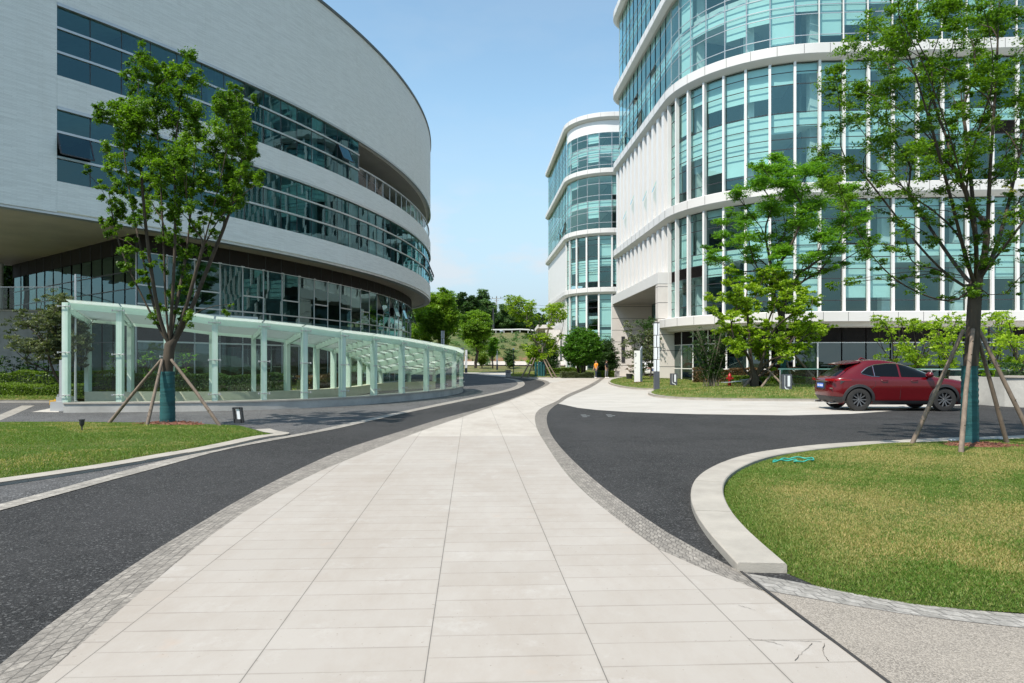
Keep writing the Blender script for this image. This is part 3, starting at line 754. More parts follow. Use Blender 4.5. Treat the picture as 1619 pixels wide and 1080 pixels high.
# ================================================================== LEFT BUILDING
c0 = (-61.0, 57.9); RL = 53.7
p0 = np.array([c0[0] + RL * math.cos(R(-36)), c0[1] + RL * math.sin(R(-36))]); d0 = np.array([math.sin(R(36)), math.cos(R(36))])
ptsL = [tuple(p0 - d0 * 3.0), tuple(p0 - d0 * 1.5)] + arc(c0, RL, -36, 7.5, 120)
e1 = np.array(ptsL[-1]); cc = e1 + np.array([-math.cos(R(7.5)), -math.sin(R(7.5))]) * 22
ptsL += arc(cc, 22, 7.5, 95, 60)[1:]
PL = Path(ptsL); S0 = 3.0; S1 = S0 + RL * R(43.5); S2 = PL.L
LB = empty('curved_building', (-22, 40, 0), 'grey-white curved building with long ribbon windows and a raised overhanging ring, at the left', 'building')
zS, zA0, zA1, zB0, zB1, zR = 7.35, 8.55, 11.45, 12.65, 15.45, 21.95
T = .45
def wall(name, path, s0, s1, prof, mat, par, step=.5, sm=30):
    mb = MB(); sweep(mb, path, s0, s1, prof, step); return merge(mb.build(name, mat, par, smooth=sm))
rr = lambda a, b: [(-T, a), (-.05, a), (0, a + .05), (0, b), (-T, b)]
wall('lower_wall_ring', PL, S0, S2, rr(zS, zA0), M['tile'], LB)
wall('middle_wall_ring', PL, S0, S2, [(-T, zA1), (0, zA1), (0, zB0), (-T, zB0)], M['tile'], LB)
wall('upper_wall', PL, S0, S2, [(-T, zB1), (0, zB1), (.0, zR), (-T, zR)], M['tile'], LB)
wall('end_wall', PL, 0, S0 - .004, [(-T, zS), (0, zS), (0, zR), (-T, zR)], M['tile'], LB, 2)
wall('roof_coping', PL, 0, S2, rect(-T - .1, .07, zR, zR + .16), M['coping'], LB)
for z in (zA1, zB1): wall('window_head', PL, S0, S2, rect(-.1, .03, z - .12, z - .002), M['silver'], LB)
wall('ring_trim', PL, 0, S2, rect(-.5, -.06, zS - .10, zS - .002), M['silver'], LB)
# roof slab + soffit
RG = 51.9; gl0 = 31.7
gc = np.array([c0[0] + RG * math.cos(R(-gl0)), c0[1] + RG * math.sin(R(-gl0))]); lft = np.array([-29.6, 40.5])
out_pts = [tuple(PL.p(t, -.3)) for t in np.arange(0, S2, 1.)]
roofp = out_pts + [(-50, 85), (-60, 52)]
mb = MB(); mb.prism(roofp, zR - .6, zR - .3); mb.build('roof_slab', M['ceiling'], LB)
garc = [(c0[0] + RG * math.cos(R(a)), c0[1] + RG * math.sin(R(a))) for a in np.arange(-gl0, 7.6, .8)]
cc2 = np.array(garc[-1]) - np.array([math.cos(R(7.5)), math.sin(R(7.5))]) * 20.2
gtail = arc(cc2, 20.2, 7.5, 95, 20)[1:]
sof = out_pts + [(-50, 85), (-60, 50), (-44, 35)]
sof = out_pts + [(-30, 82), (-45, 60), (-29.9, 41.2), (-45, 30)]
mb = MB(); mb.prism([tuple(PL.p(t, -.5)) for t in np.arange(0, S2, 1.)] + [(-27, 80), (-40, 60), (-29.7, 41.0), (-38.2, 35.8)], zS - .02, zS + .25); mb.build('soffit', M['slats'], LB)
q3 = p0 - d0 * 3.0; rw = Path([(q3[0] - .809 * 24, q3[1] + .588 * 24), (q3[0] - .1, q3[1] + .06)]); wall('return_wall', rw, 0, rw.L, rect(-.45, 0, zS, zR), M['tile'], LB, 3)
# recessed lower storeys
GPt = Path(garc + gtail); GL = RG * R(gl0 + 7.5)
df1 = wall('dark_fascia', GPt, 0, GPt.L, rect(-.4, 0.02, 6.55, zS - .022), M['louvre'], LB)
side = Path([tuple(lft), tuple(gc)])
df2 = wall('dark_fascia', side, 0, side.L, rect(-.4, 0.02, 6.55, zS - .022), M['louvre'], LB, 2)
def fascia_joint(path, L):
    mb = MB(); n = int(L / 1.2)
    for i in range(n + 1):
        q = path.p(i * L / n, .025); mb.box((q[0], q[1], 6.95), (.03, .03, .78))
    return mb
absorb(df1, fascia_joint(GPt, GL).build('fascia_joints', M['dark'], LB)); absorb(df2, fascia_joint(side, side.L).build('fascia_joints', M['dark'], LB))
# ribbon windows
bay = 1.22; nb = int((S1 + 5 - S0) / bay)
open2 = {(0, 0): 1}
balc = int((31.0) / bay)
zr2 = [zA0, zA0 + .95, zA0 + 1.93, zA1 - .12]; zr1 = [zB0, zB0 + .92, zB0 + 1.86, zB1 - .12]
cnt = 0
for i in range(nb):
    sa = S0 + i * bay; sb = sa + bay
    op = 1 if i in (0, 27, 31, 32, 34, 35) else None
    window(LB, PL, sa, sb, zr2, -.10, M['glassL'], M['silver'], opened=op, barw=.09, fd=.14, bars=(1, 2), side=.028, vdark=True)
    if i < 15:
        window(LB, PL, sa, sb, zr1, -.10, M['glassL'], M['silver'], opened=(1 if i == 13 else None), barw=.09, fd=.14, bars=(1, 2), side=.028, vdark=True)
# balcony recess at the far end of the upper ribbon: deep soffit, glass balustrade, dark back wall
sb0 = S0 + 15 * bay
wall('balcony_back_wall', PL, sb0, S2 - 1, rect(-3.4, -3.2, zB0, zB1), M['louvre'], LB)
wall('balcony_soffit', PL, sb0, S2 - 1, rect(-3.4, -T, zB1 - .05, zB1 + .1), M['soffit'], LB)
wall('balcony_floor', PL, sb0, S2 - 1, rect(-3.4, -T, zB0 - .2, zB0 - .01), M['ceiling'], LB)
q0 = PL.p(sb0, -.1); q1 = PL.p(sb0, -3.3); mb = MB(); mb.bar((*q0, (zB0 + zB1) / 2), (*q1, (zB0 + zB1) / 2), .12, zB1 - zB0); mb.build('balcony_end_wall', M['stone'], LB)
for i in range(15, nb + 4):
    sa = S0 + i * bay; window(LB, PL, sa, sa + bay, [zB0, zB0 + 1.1], -.16, M['glassC'], M['silver'], barw=.04, bars=(1,), side=.03, name='balustrade_panel')
wall('balcony_rail', PL, sb0, S2 - 1, rect(-.22, -.10, zB0 + 1.10, zB0 + 1.16), M['silver'], LB)
for i in range(0, 17):
    q = PL.p(sb0 + 1 + i * 1.6, -3.15); mb = MB(); mb.box((q[0], q[1], zB0 + 1.2), (1.0, .08, 2.3), rz=R(-70)); mb.build('balcony_door', M['glassL'], LB)
# interiors: slabs and a back wall
mb = MB()
for z in (zA0 - .35, zA1 + .1, zB1 + .12): sweep(mb, PL, S0 + .3, S1 + 6, rect(-5.5, -T - .02, z, z + .3), 2)
mb.build('floor_slab', M['ceiling'], LB)
mb = MB(); sweep(mb, PL, S0 + .3, S1 + 8, rect(-5.8, -5.6, zS + .3, zR - 1), 2)
for i in range(0, 7):
    t = S0 + 3 + i * 7.3; a = PL.p(t, -.8); b = PL.p(t, -5.6); lo_ = t > sb0 - .5; mb.bar((*a, 9.9 if lo_ else 12), (*b, 9.9 if lo_ else 12), .15, 3.3 if lo_ else 7.5)
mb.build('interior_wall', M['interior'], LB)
# interior columns just inside the glass
for i in range(1, 14):
    lo_ = S0 + i * bay * 3 > sb0 - .5; q = PL.p(S0 + i * bay * 3, -.9); mb = MB(); mb.box((q[0], q[1], 10 if lo_ else 12), (.35, .35, 3.5 if lo_ else 7.6)); mb.build('column', M['silver'], LB)
# lower glazing along the arc
bayG = 1.45; nG = int(GL / bayG) + 3
for i in range(nG):
    sa = i * bayG
    o = None
    if i in (14, 16, 18, 20, 21, 23, 24): o = 4
    window(LB, GPt, sa, sa + bayG, [.1, 2.5, 3.25, 4.2, 5.05, 6.55], -.02, M['glassG'], M['silver'], opened=o, barw=.07, fd=.08, bars=(1, 3, 5) if i % 2 else (1, 3, 4, 5), side=.04, louvre=(1,))
nSd = int(side.L / 1.2)
for i in range(nSd):
    sa = i * side.L / nSd; window(LB, side, sa, sa + side.L / nSd, [.1, 2.5, 4.9, 5.7, 6.55], -.02, M['glassG'], M['dark'], barw=.04, fd=.06, bars=(1, 2, 3), side=.03)
mb = MB()
for path, L_ in ((GPt, GPt.L), (side, side.L)): sweep(mb, path, 0, L_, rect(-6, -.1, 3.5, 3.9), 2); sweep(mb, path, 0, L_, rect(-6, -.1, -.02, .1), 2)
mb.build('floor_slab', M['ceiling'], LB)
mb = MB(); sweep(mb, GPt, 3, GPt.L - 1, rect(-6.2, -6.0, 0, zS), 2); sweep(mb, side, 0, side.L - 1, rect(-2.7, -2.5, 0, zS), 2); q1_ = side.p(0.1, -.1); q2_ = side.p(0.1, -2.7); mb.bar((*q1_, 3.6), (*q2_, 3.6), .12, 7.2); mb.build('interior_wall', M['interior'], LB)

# ================================================================== RIGHT BUILDINGS
def glassbuilding(root, PT, lv, opts):
    """PT: wall path from the far end along the side, round the corner, along the front. lv: band levels"""
    S_side, S_arc, S_front = opts['s']
    bay = opts['bay']
    bandT = opts.get('band', .72); pr = .62
    # cornice bands with a soft lower edge, jointed
    for k, z in enumerate(lv):
        if k == 0 and opts.get('ledge'): continue
        h = bandT
        cw_ = wall('cornice', PT, 0, PT.L, [(-.3, z - .30), (pr * .35, z - .34), (pr * .92, z - .06), (pr, z + .02), (pr, z + h - .04), (pr - .05, z + h), (-.3, z + h)], M['white'], root, .5, 25)
        mb = MB(); n = int(PT.L / bay)
        for i in range(n + 1):
            q = PT.p(min(PT.L, S_side % bay + i * bay), pr + .001); q2 = PT.p(min(PT.L, S_side % bay + i * bay), pr * .3)
            mb.bar((q[0], q[1], z + .03), (q[0], q[1], z + h - .05), .02, .02)
        absorb(cw_, mb.build('cornice_joints', M['dark'], root))
# --- path A : wall line
A_far = np.array([11.95, 76.0]); A_near = np.array([13.15, 56.4])
sd = (A_near - A_far) / np.linalg.norm(A_near - A_far)
fd_ = np.array([math.cos(R(-3.6)), math.sin(R(-3.6))])
nS = np.array([sd[1], -sd[0]])
Rc = 9.0
# corner centre: offset from side line inward by Rc
cA = A_near - nS * Rc
def arc_between(c, r, n0, n1, k=40):
    a0 = math.atan2(n0[1], n0[0]); a1 = math.atan2(n1[1], n1[0])
    while a1 < a0: a1 += 2 * math.pi
    return [(c[0] + r * math.cos(a0 + (a1 - a0) * i / k), c[1] + r * math.sin(a0 + (a1 - a0) * i / k)) for i in range(k + 1)]
nF = np.array([fd_[1], -fd_[0]])
arcA = arc_between(cA, Rc, nS, nF)
# small rounded far end
Rf = 3.0; cF = A_far - nS * Rf; nB = -sd
a_end = arc_between(cF, Rf, nB, nS, 16)
frontend = np.array(arcA[-1]) + fd_ * 24
PA = Path(a_end + [tuple(A_near)] + arcA[1:] + [tuple(frontend)])
sA0 = Path(a_end).L; sA1 = sA0 + np.linalg.norm(A_near - A_far); sA2 = sA1 + Path(arcA).L; sA3 = PA.L
print('A arc end', arcA[-1], 'lens', sA0, sA1, sA2, sA3)
AB = empty('glass_office_building', (24, 60, 0), 'tall white and cyan glass office block with rounded corner, at the right', 'building')
lvA = [4.55, 13.35, 23.05, 31.2, 40.0]
glassbuilding(AB, PA, lvA[1:], {'s': (sA0, sA1, sA2), 'bay': 1.66})
# ground ledge starts after the portal
gcw = wall('ground_canopy', PA, sA1 - 2.2, PA.L, [(-.3, 4.05), (.35, 4.05), (.45, 4.3), (1.05, 4.38), (1.05, 5.02), (.98, 5.07), (-.3, 5.07)], M['white'], AB, .5, 25)
mb = MB()
for i in range(22):
    q = PA.p(sA1 - 2 + i * 1.66, 1.052); mb.bar((q[0], q[1], 4.4), (q[0], q[1], 5.02), .02, .02)
absorb(gcw, mb.build('canopy_joints', M['dark'], AB))
def blinds_for(zs, p=.6):
    out = []
    if random.random() < p:
        top = zs[-1]; out.append((top - random.choice([.5, .9, 1.5, 2.0, 2.6]), top))
    return out
bay = 1.66
M['carslit'] = basic('dark_slit_window', (.03, .035, .038), .2)
def rows(z0, z1, mode):
    h = z1 - z0
    if mode == 'mid':   # below band1 / band2: two storeys
        return [z0 + .02, z0 + h * .105, z0 + h * .30, z0 + h * .385, z0 + h * .49, z0 + h * .60, z0 + h * .83, z0 + h * .93, z1]
    return [z0, z0 + h * .12, z0 + h * .33, z0 + h * .42, z0 + h * .54, z0 + h * .64, z0 + h * .86, z1]
arcN = int(round((sA2 - sA1) / bay)); ab = (sA2 - sA1) / arcN
frontN = 14
sideN = int(round((sA1 - sA0) / bay)); sbay = (sA1 - sA0) / sideN
bays = [(sA0 + i * sbay, sA0 + (i + 1) * sbay, 'side', i) for i in range(sideN)] + [(sA1 + i * ab, sA1 + (i + 1) * ab, 'arc', i) for i in range(arcN)] + [(sA2 + i * bay, sA2 + (i + 1) * bay, 'front', i) for i in range(frontN)]
def twoblinds(zs, p):
    return twoblinds_(zs, p) + ([(zs[4], zs[5])] if len(zs) == 9 else [(zs[3] + .02, zs[4])])
def twoblinds_(zs, p):
    h = zs[-1] - zs[0]; mid = zs[0] + h * .5
    out = []
    r = random.random()
    if r < p: out.append((zs[-1] - h * random.choice([.08, .16, .26, .36, .42]), zs[-1] - .02))
    mid = zs[4] if len(zs) == 9 else zs[3]
    if random.random() < p: out.append((mid - h * random.choice([.05, .12, .2, .3, .36]), mid - .02))
    return out
nwin = 0
for (a, b, where, i) in bays:
    far = (where == 'front' and i > 8)
    kd = None
    # storeys 1-2 (between ledge and band 1), storeys 3-4, storeys 5-6
    for lev, (z0, z1) in enumerate(((5.07, 13.0), (14.07, 22.7), (23.77, 30.85), (31.92, 39.6))):
        if lev == 3 and where == 'front' : continue
        if where == 'side' and lev < 2: continue
        if lev == 3 and where == 'arc' and i > 3: continue
        if far and lev > 1: continue
        nm = 'window'
        gm = M['glassB'] if lev == 3 else M['glassR']
        zs = rows(z0, z1, 'mid' if lev < 2 else 'top')
        lv_ = None
        if lev == 0 and where == 'arc' and i < 3: lv_ = (3,)
        if lev == 1 and where == 'front' and i > 6: lv_ = (3,)
        op = None
        if where == 'side' and lev == 2 and i in (1, 4, 5, 8): op = 1 if i % 2 else 4
        window(AB, PA, a, b, zs, -.02, gm, M['silver'] if lev >= 2 else M['dark'], blind=twoblinds(zs, .6 if where != 'side' else .3), barw=.05 if lev < 2 else .05, fd=.05, side=.0 if lev < 2 else .07, louvre=lv_, opened=op, jit=.004)
        nwin += 1
    if where != 'side':
        zs = [.1, 1.05, 2.95, 4.03]
        window(AB, PA, a, b, zs, -.25, M['glassD'], M['fin'], barw=.06, fd=.06, side=.07, louvre=(2,) if not (where == 'front' and i in (6, 7)) else None); nwin += 1
print('A windows', nwin)
# vertical fins
def fin(root, path, s, z0, z1, w, d, o0=0., mat='fin', name='mullion'):
    a = path.p(s, o0); b = path.p(s, o0 + d); mb = MB(); m = (z0 + z1) / 2
    e = path.p(s + .05) - path.p(s - .05); e /= np.linalg.norm(e)
    mb.add([(*(a - e * w / 2), z0), (*(a + e * w / 2), z0), (*(b + e * w / 2), z0), (*(b - e * w / 2), z0), (*(a - e * w / 2), z1), (*(a + e * w / 2), z1), (*(b + e * w / 2), z1), (*(b - e * w / 2), z1)],
           [(0, 1, 2, 3), (7, 6, 5, 4), (0, 4, 5, 1), (1, 5, 6, 2), (2, 6, 7, 3), (3, 7, 4, 0)])
    return mb.build(name, M[mat], root)
for (a, b, where, i) in bays:
    if where == 'side': continue
    for z0, z1 in ((5.08, 13.02), (14.08, 22.72)):
        fin(AB, PA, a, z0, z1, .17, .30 if where == 'arc' and i < 4 else .22, .0)
    if where == 'front' and i < 9: fin(AB, PA, a, 23.78, 30.86, .07, .10)
# white panelled side with deep fins
mb = MB(); sweep(mb, PA, 0, sA1, rect(-.35, -.05, 8.3, 13.02), 1.); sweep(mb, PA, 0, sA1, rect(-.35, -.05, 14.08, 22.72), 1.); sweep(mb, PA, sA1 - .6, sA1, rect(-.3, -.05, 0, 8.3), .6); mb.build('side_wall', M['white'], AB)
for i in range(sideN):
    a = sA0 + i * sbay
    for z0, z1 in ((8.9, 13.02), (14.08, 22.72)):
        fin(AB, PA, a + .2, z0, z1, .62, .36, -.05, name='side_fin')
    for z0, z1 in ((8.9, 12.95), (14.1, 22.65)):
        q = PA.p(a + .64, -.045); q2 = PA.p(a + .9, -.045); mb = MB(); mb.bar((*q, (z0 + z1) / 2), (*q2, (z0 + z1) / 2), .03, z1 - z0); mb.build('side_window', M['carslit'], AB)
    if i in (2, 4, 7, 9):
        zc = 16.6 if i != 4 else 17.4; mb = MB(); p = PA.p(a + .62, .0); q = PA.p(a + .62, .5); p2 = PA.p(a + 1.15, .0); q2 = PA.p(a + 1.15, .5)
        mb.quad((*q, zc), (*q2, zc), (*p2, zc + 1.3), (*p, zc + 1.3)); mb.build('open_sash', M['glassR'], AB)
# recessed slot line (glass slit) between fins
# interior slabs
mb = MB()
for z in (4.4, 9.0, 13.3, 18.3, 22.9, 27.3, 31.3, 35.5, 39.7): sweep(mb, PA, 1 if z > 8.5 else sA1 + 1, PA.L, rect(-9, -.35, z, z + (.9 if z in (9.0, 18.3, 27.3, 35.5) else .38)), 2)
mb.build('floor_slab', M['ceiling'], AB)
mb = MB(); sweep(mb, PA, 3, PA.L, rect(-7.2, -7.0, 0, 40), 2)
for i in range(6):
    t = sA1 + 2 + i * 5.1; a = PA.p(t, -1.6); b = PA.p(t, -7); mb.bar((*a, 20), (*b, 20), .12, 38)
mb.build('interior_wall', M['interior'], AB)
for i in range(8):
    q = PA.p(sA1 + 3 + i * 4.98, -1.1); mb = MB(); mb.box((q[0], q[1], 19.5), (.6, .6, 39)); mb.build('column', M['ceiling'], AB)
mb = MB(); mb.prism([tuple(PA.p(t, -.1)) for t in np.arange(0, PA.L, .8)] + [tuple(PA.p(PA.L, -.1)), (46, 80), (15, 79)], 39.9, 40.0); mb.build('roof', M['ceiling'], AB)
# portal
portal = MB(); px0, py0 = 12.04, 56.3; px1, py1 = 11.25, 76.5
dv = np.array([px1 - px0, py1 - py0]); dv /= np.linalg.norm(dv); nv = np.array([-dv[1], dv[0]])  # points to -x
zt = 8.98
hd = MB(); hd.add([(px0, py0, 8.05), (px0 + 1.9, py0, 8.05), (px1 + 1.9, py1, 8.05), (px1, py1, 8.05), (px0, py0, zt), (px0 + 1.9, py0, zt), (px1 + 1.9, py1, zt), (px1, py1, zt)],
       [(3, 2, 1, 0), (4, 5, 6, 7), (0, 1, 5, 4), (1, 2, 6, 5), (2, 3, 7, 6), (3, 0, 4, 7)]); hd.build('portal_header', M['white'], AB)
mb = MB(); mb.add([(px0 + .05, py0 + .6, 8.02), (16.5, py0 + .6, 8.02), (15.8, py1, 8.02), (px1 + .05, py1, 8.02), (px0 + .05, py0 + .6, 8.3), (16.5, py0 + .6, 8.3), (15.8, py1, 8.3), (px1 + .05, py1, 8.3)],
       [(3, 2, 1, 0), (4, 5, 6, 7), (0, 1, 5, 4), (1, 2, 6, 5), (2, 3, 7, 6), (3, 0, 4, 7)]); mb.build('portal_soffit', M['soffit'], AB)
pier = MB(); jn = MB()
def stonewall(mbw, mbj, x0, x1, y0, y1, z1, cz=1.32, first=1.2):
    mbw.box(((x0 + x1) / 2, (y0 + y1) / 2, z1 / 2), (x1 - x0, y1 - y0, z1))
    z = first
    while z < z1 - .2: mbj.box(((x0 + x1) / 2, (y0 + y1) / 2, z), (x1 - x0 + .012, y1 - y0 + .012, .035)); z += cz
stonewall(pier, jn, px0 + .01, px0 + 1.75, py0 + .02, py0 + 1.0, 8.04)
pw = pier.build('portal_pier', M['cream'], AB); jn.build('stone_joints', M['dark'], pw)
pier = MB(); jn = MB(); stonewall(pier, jn, px1 + .02, 15.9, py1 - .02 - .0, py1 + .6, 8.04)
pw = pier.build('portal_wall', M['cream'], AB); jn.build('stone_joints', M['dark'], pw)
mb = MB(); mb.box((12.45, py1 - .05, 3.0), (.38, .06, 2.9)); mb.build('slot_window', M['dark'], AB)
pg = Path([(15.7, py1 - .03), (16.2, py0 + 1.1)])
for i in range(11):
    window(AB, pg, i * pg.L / 11, (i + 1) * pg.L / 11, [.05, 2.6, 5.2, 8.0], 0, M['glassG'], M['dark'], barw=.06, side=.06)
    # behind the portal glass
mb = MB(); mb.box((18.5, 66, 4), (.2, 20, 8)); mb.build('interior_wall', M['interior'], AB)

# ================================================================== BUILDING B (farther)
B_far = np.array([7.55, 142.0]); B_near = np.array([9.25, 114.5])
sdB = (B_near - B_far) / np.linalg.norm(B_near - B_far); nSB = np.array([sdB[1], -sdB[0]]); RcB = 7.0
cB = B_near - nSB * RcB; arcB = arc_between(cB, RcB, nSB, nF)
PB = Path([tuple(B_far), tuple(B_near)] + arcB[1:] + [tuple(np.array(arcB[-1]) + fd_ * 26)])
sB1 = np.linalg.norm(B_near - B_far); sB2 = sB1 + Path(arcB).L
print('B front y', arcB[-1])
BB = empty('distant_glass_building', (18, 125, 0), 'farther office block in the gap, curved glass corner with a blank white side wall', 'building')
lvB = [12.7, 22.0, 31.5, 40.3]
glassbuilding(BB, PB, lvB, {'s': (0, sB1, sB2), 'bay': 2.0})
nA = 5; abB = (sB2 - sB1) / nA; nsB = 14; sbB = sB1 / nsB
bb = [(i * sbB, (i + 1) * sbB, 'side', i) for i in range(nsB)] + [(sB1 + i * abB, sB1 + (i + 1) * abB, 'arc', i) for i in range(nA)] + [(sB2 + i * 2.1, sB2 + (i + 1) * 2.1, 'front', i) for i in range(4)]
for (a, b, where, i) in bb:
    for lev, (z0, z1) in enumerate(((.1, 12.35), (13.5, 21.65), (22.75, 31.15), (32.25, 38.0))):
        if where == 'side' and lev < 2: continue
        gm = M['glassB'] if (lev == 3 and where == 'side') else M['glassR']
        if lev == 3 and where == 'side': z1 = 40.0
        window(BB, PB, a, b, rows(z0, z1, 'mid' if lev < 2 else 'top'), -.02, gm, M['silver'] if lev >= 2 else M['dark'], blind=twoblinds(rows(z0, z1, 'top'), .6 if where != 'side' else .3), barw=.07, fd=.05, side=.09 if lev >= 2 else 0, jit=.006, opened=(1 if where == 'side' and lev == 2 and i in (9, 11, 12) else None))
        if lev < 2 and where != 'side': fin(BB, PB, a, z0, z1, .26, .26)
mb = MB(); sweep(mb, PB, 0, sB1, rect(-.4, .0, 5, 21.7), 1.); sweep(mb, PB, 12, sB1, rect(-.4, .0, 0, 5), 1.); sweep(mb, PB, 0, 4, rect(-.4, .0, 0, 5), 1.)
bsw = mb.build('side_wall', M['white'], BB)
wall('upper_panel_wall', PB, sB1, PB.L, rect(-.3, 0, 38.02, 40.0), M['fin'], BB)
mb = MB()
for i in range(0, 26): fq = PB.p(i * sB1 / 26, .004); mb.bar((fq[0], fq[1], 5), (fq[0], fq[1], 12.3), .05, .04)
absorb(bsw, mb.build('panel_joints', M['silver'], BB))
mb = MB()
for z in (4.2, 8.5, 12.6, 17.4, 22.2, 26.8, 31.5, 35.5, 39.9): sweep(mb, PB, .5, PB.L, rect(-9, -.3, z, z + .45), 2)
mb.build('floor_slab', M['ceiling'], BB)
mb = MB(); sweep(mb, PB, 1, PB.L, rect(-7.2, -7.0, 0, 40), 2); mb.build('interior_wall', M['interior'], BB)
# little side portal of the far building
mb = MB(); mb.box((6.3, 135.5, 3.9), (3.2, 1.0, 7.8)); mb.box((6.0, 128, 7.9), (3.0, 15, .6)); mb.box((7.2,121,3.6),(2.6,.8,7.4)); mb.build('side_portal', M['cream'], BB)

# ================================================================== GLASS CANOPY over the garage ramp
CN = empty('glass_canopy', (-8, 24, 0), 'curved pale green glass canopy on a low grey plinth before the curved building', 'canopy')
Fp = [(105, 21.1, 480), (190, 21.3, 487), (265, 21.5, 494), (340, 21.8, 506), (417, 22.4, 512), (481, 23.1, 519), (541, 24.2, 527), (591, 25.6, 533), (635, 27.3, 539), (674, 29.4, 546), (700, 31.3, 551), (718, 33.3, 555), (729, 36.0, 560)]
Fpts = [W(u, v, y) for u, y, v in Fp]
Fpts = [(x, y, z + .03) for x, y, z in Fpts] + [(-3.1, 39.0, 1.75)]
Bpts = [(-16.4, 26.4, 3.3), (-14.7, 26.3, 3.15), (-13.1, 26.25, 3.0), (-11.5, 26.2, 2.8), (-9.96, 26.3, 2.68), (-9.0, 27.3, 2.52), (-8.2, 28.6, 2.35), (-7.85, 30, 2.2), (-7.5, 31.3, 2.05), (-7.4, 33.2, 1.8), (-7.4, 35.2, 1.5), (-7.2, 37.4, 1.2), (-6.0, 39.7, 1.05), (-4.6, 40.4, 1.02)]
base_h = .32
def ringwall(mb, P, h, w, z0=0., cap=.03):
    for a, b in zip(P[:-1], P[1:]):
        a = Vector((a[0], a[1], 0)); b = Vector((b[0], b[1], 0)); e = (b - a).normalized() * .02
        mb.bar((a.x - e.x, a.y - e.y, z0 + (h - z0) / 2), (b.x + e.x, b.y + e.y, z0 + (h - z0) / 2), w, h - z0)
mb = MB()
loop = [tuple(Bpts[0][:2])] + [p[:2] for p in Fpts] + [p[:2] for p in Bpts[::-1]]
Lp = Path(smooth(loop[1:len(Fpts) + 1], 60, 2)); Bp_ = Path(smooth([p[:2] for p in Bpts], 60, 2))
sweep(mb, Lp, 0, Lp.L, [(-.25, -.02), (.18, -.02), (.18, base_h - .05), (-.25, base_h - .05)], .5)
merge(mb.build('plinth', M['concrete'], CN, smooth=30))
mb = MB(); sweep(mb, Lp, 0, Lp.L, [(-.28, base_h - .048), (.21, base_h - .048), (.21, base_h), (-.28, base_h)], .5); merge(mb.build('plinth_cap', M['kerb'], CN, smooth=30))
mb = MB(); sweep(mb, Bp_, 0, Bp_.L, [(-.2, -.02), (.2, -.02), (.2, .42), (-.2, .42)], .5); merge(mb.build('ramp_wall', basic('beige_render', (.50, .47, .36), .8, var=.08), CN, smooth=30))
for Q, w in ((Fpts, 'F'), (Bpts, 'B')):
    for k, p in enumerate(Q):
        if w == 'F' and k == len(Q) - 1: continue
        mb = MB(); q = Q[min(k + 1, len(Q) - 1)]; r = Q[max(k - 1, 0)]; ang = math.atan2(q[1] - r[1], q[0] - r[0])
        zb = .42 if w == 'B' else base_h
        mb.box((p[0], p[1], (zb + p[2]) / 2), (.17, .20, p[2] - zb), rz=ang)
        po = mb.build('post', M['post'], CN)
        if w == 'F':
            f = MB()
            for zz_ in (zb + .22, zb + (p[2] - zb) * .5, p[2] - .12):
                ca, sa_ = math.cos(ang), math.sin(ang); ox, oy = p[0] + sa_ * .15, p[1] - ca * .15
                f.tube([(ox - ca * .17, oy - sa_ * .17, zz_), (ox + ca * .17, oy + sa_ * .17, zz_)], .012, 6)
                f.tube([(ox, oy, zz_), (ox - sa_ * .1, oy + ca * .1, zz_)], .02, 6)
                f.tube([(ox - ca * .17, oy - sa_ * .17, zz_ - .03), (ox - ca * .17, oy - sa_ * .17, zz_ + .03)], .022, 6); f.tube([(ox + ca * .17, oy + sa_ * .17, zz_ - .03), (ox + ca * .17, oy + sa_ * .17, zz_ + .03)], .022, 6)
            f.build('glass_clamp', M['silver'], po)
# rafters, purlins, roof panes, wall panes
def lerp3(a, b, t): return tuple(a[i] + (b[i] - a[i]) * t for i in range(3))
n = len(Fpts)
for k in range(n):
    a = Fpts[k]; b = Bpts[k]; mb = MB(); mb.bar((a[0], a[1], a[2] - .16), (b[0], b[1], b[2] - .16), .07, .24); mb.build('rafter', M['post'], CN)
for t in (0., 1.):
    for k in range(n - 1):
        a = lerp3(Fpts[k], Bpts[k], t); b = lerp3(Fpts[k + 1], Bpts[k + 1], t); mb = MB(); mb.bar((a[0], a[1], a[2] - .1), (b[0], b[1], b[2] - .1), .08, .2); mb.build('edge_beam', M['post'], CN)
for t in (.12, .24, .36, .48, .60, .72, .84, .93):
    mb = MB()
    for k in range(n - 1):
        a = lerp3(Fpts[k], Bpts[k], t); b = lerp3(Fpts[k + 1], Bpts[k + 1], t); mb.bar((a[0], a[1], a[2] - .075), (b[0], b[1], b[2] - .075), .045, .07)
    mb.build('purlin', M['silver'], CN)
for k in range(n - 1):
    a0 = lerp3(Fpts[k], Bpts[k], -.06); a1 = lerp3(Fpts[k + 1], Bpts[k + 1], -.06); b0 = lerp3(Fpts[k], Bpts[k], 1.04); b1 = lerp3(Fpts[k + 1], Bpts[k + 1], 1.04); mb = MB()
    g = .02; up = .05
    a0, a1 = lerp3(a0, a1, g), lerp3(a0, a1, 1 - g); b0, b1 = lerp3(b0, b1, g), lerp3(b0, b1, 1 - g)
    A_ = [a0, a1, b1, b0]; mb.add([(x, y, z + up) for x, y, z in A_] + [(x, y, z + up + .02) for x, y, z in A_], [(3, 2, 1, 0), (4, 5, 6, 7), (0, 1, 5, 4), (1, 2, 6, 5), (2, 3, 7, 6), (3, 0, 4, 7)])
    mb.build('roof_pane', M['frosted'], CN)
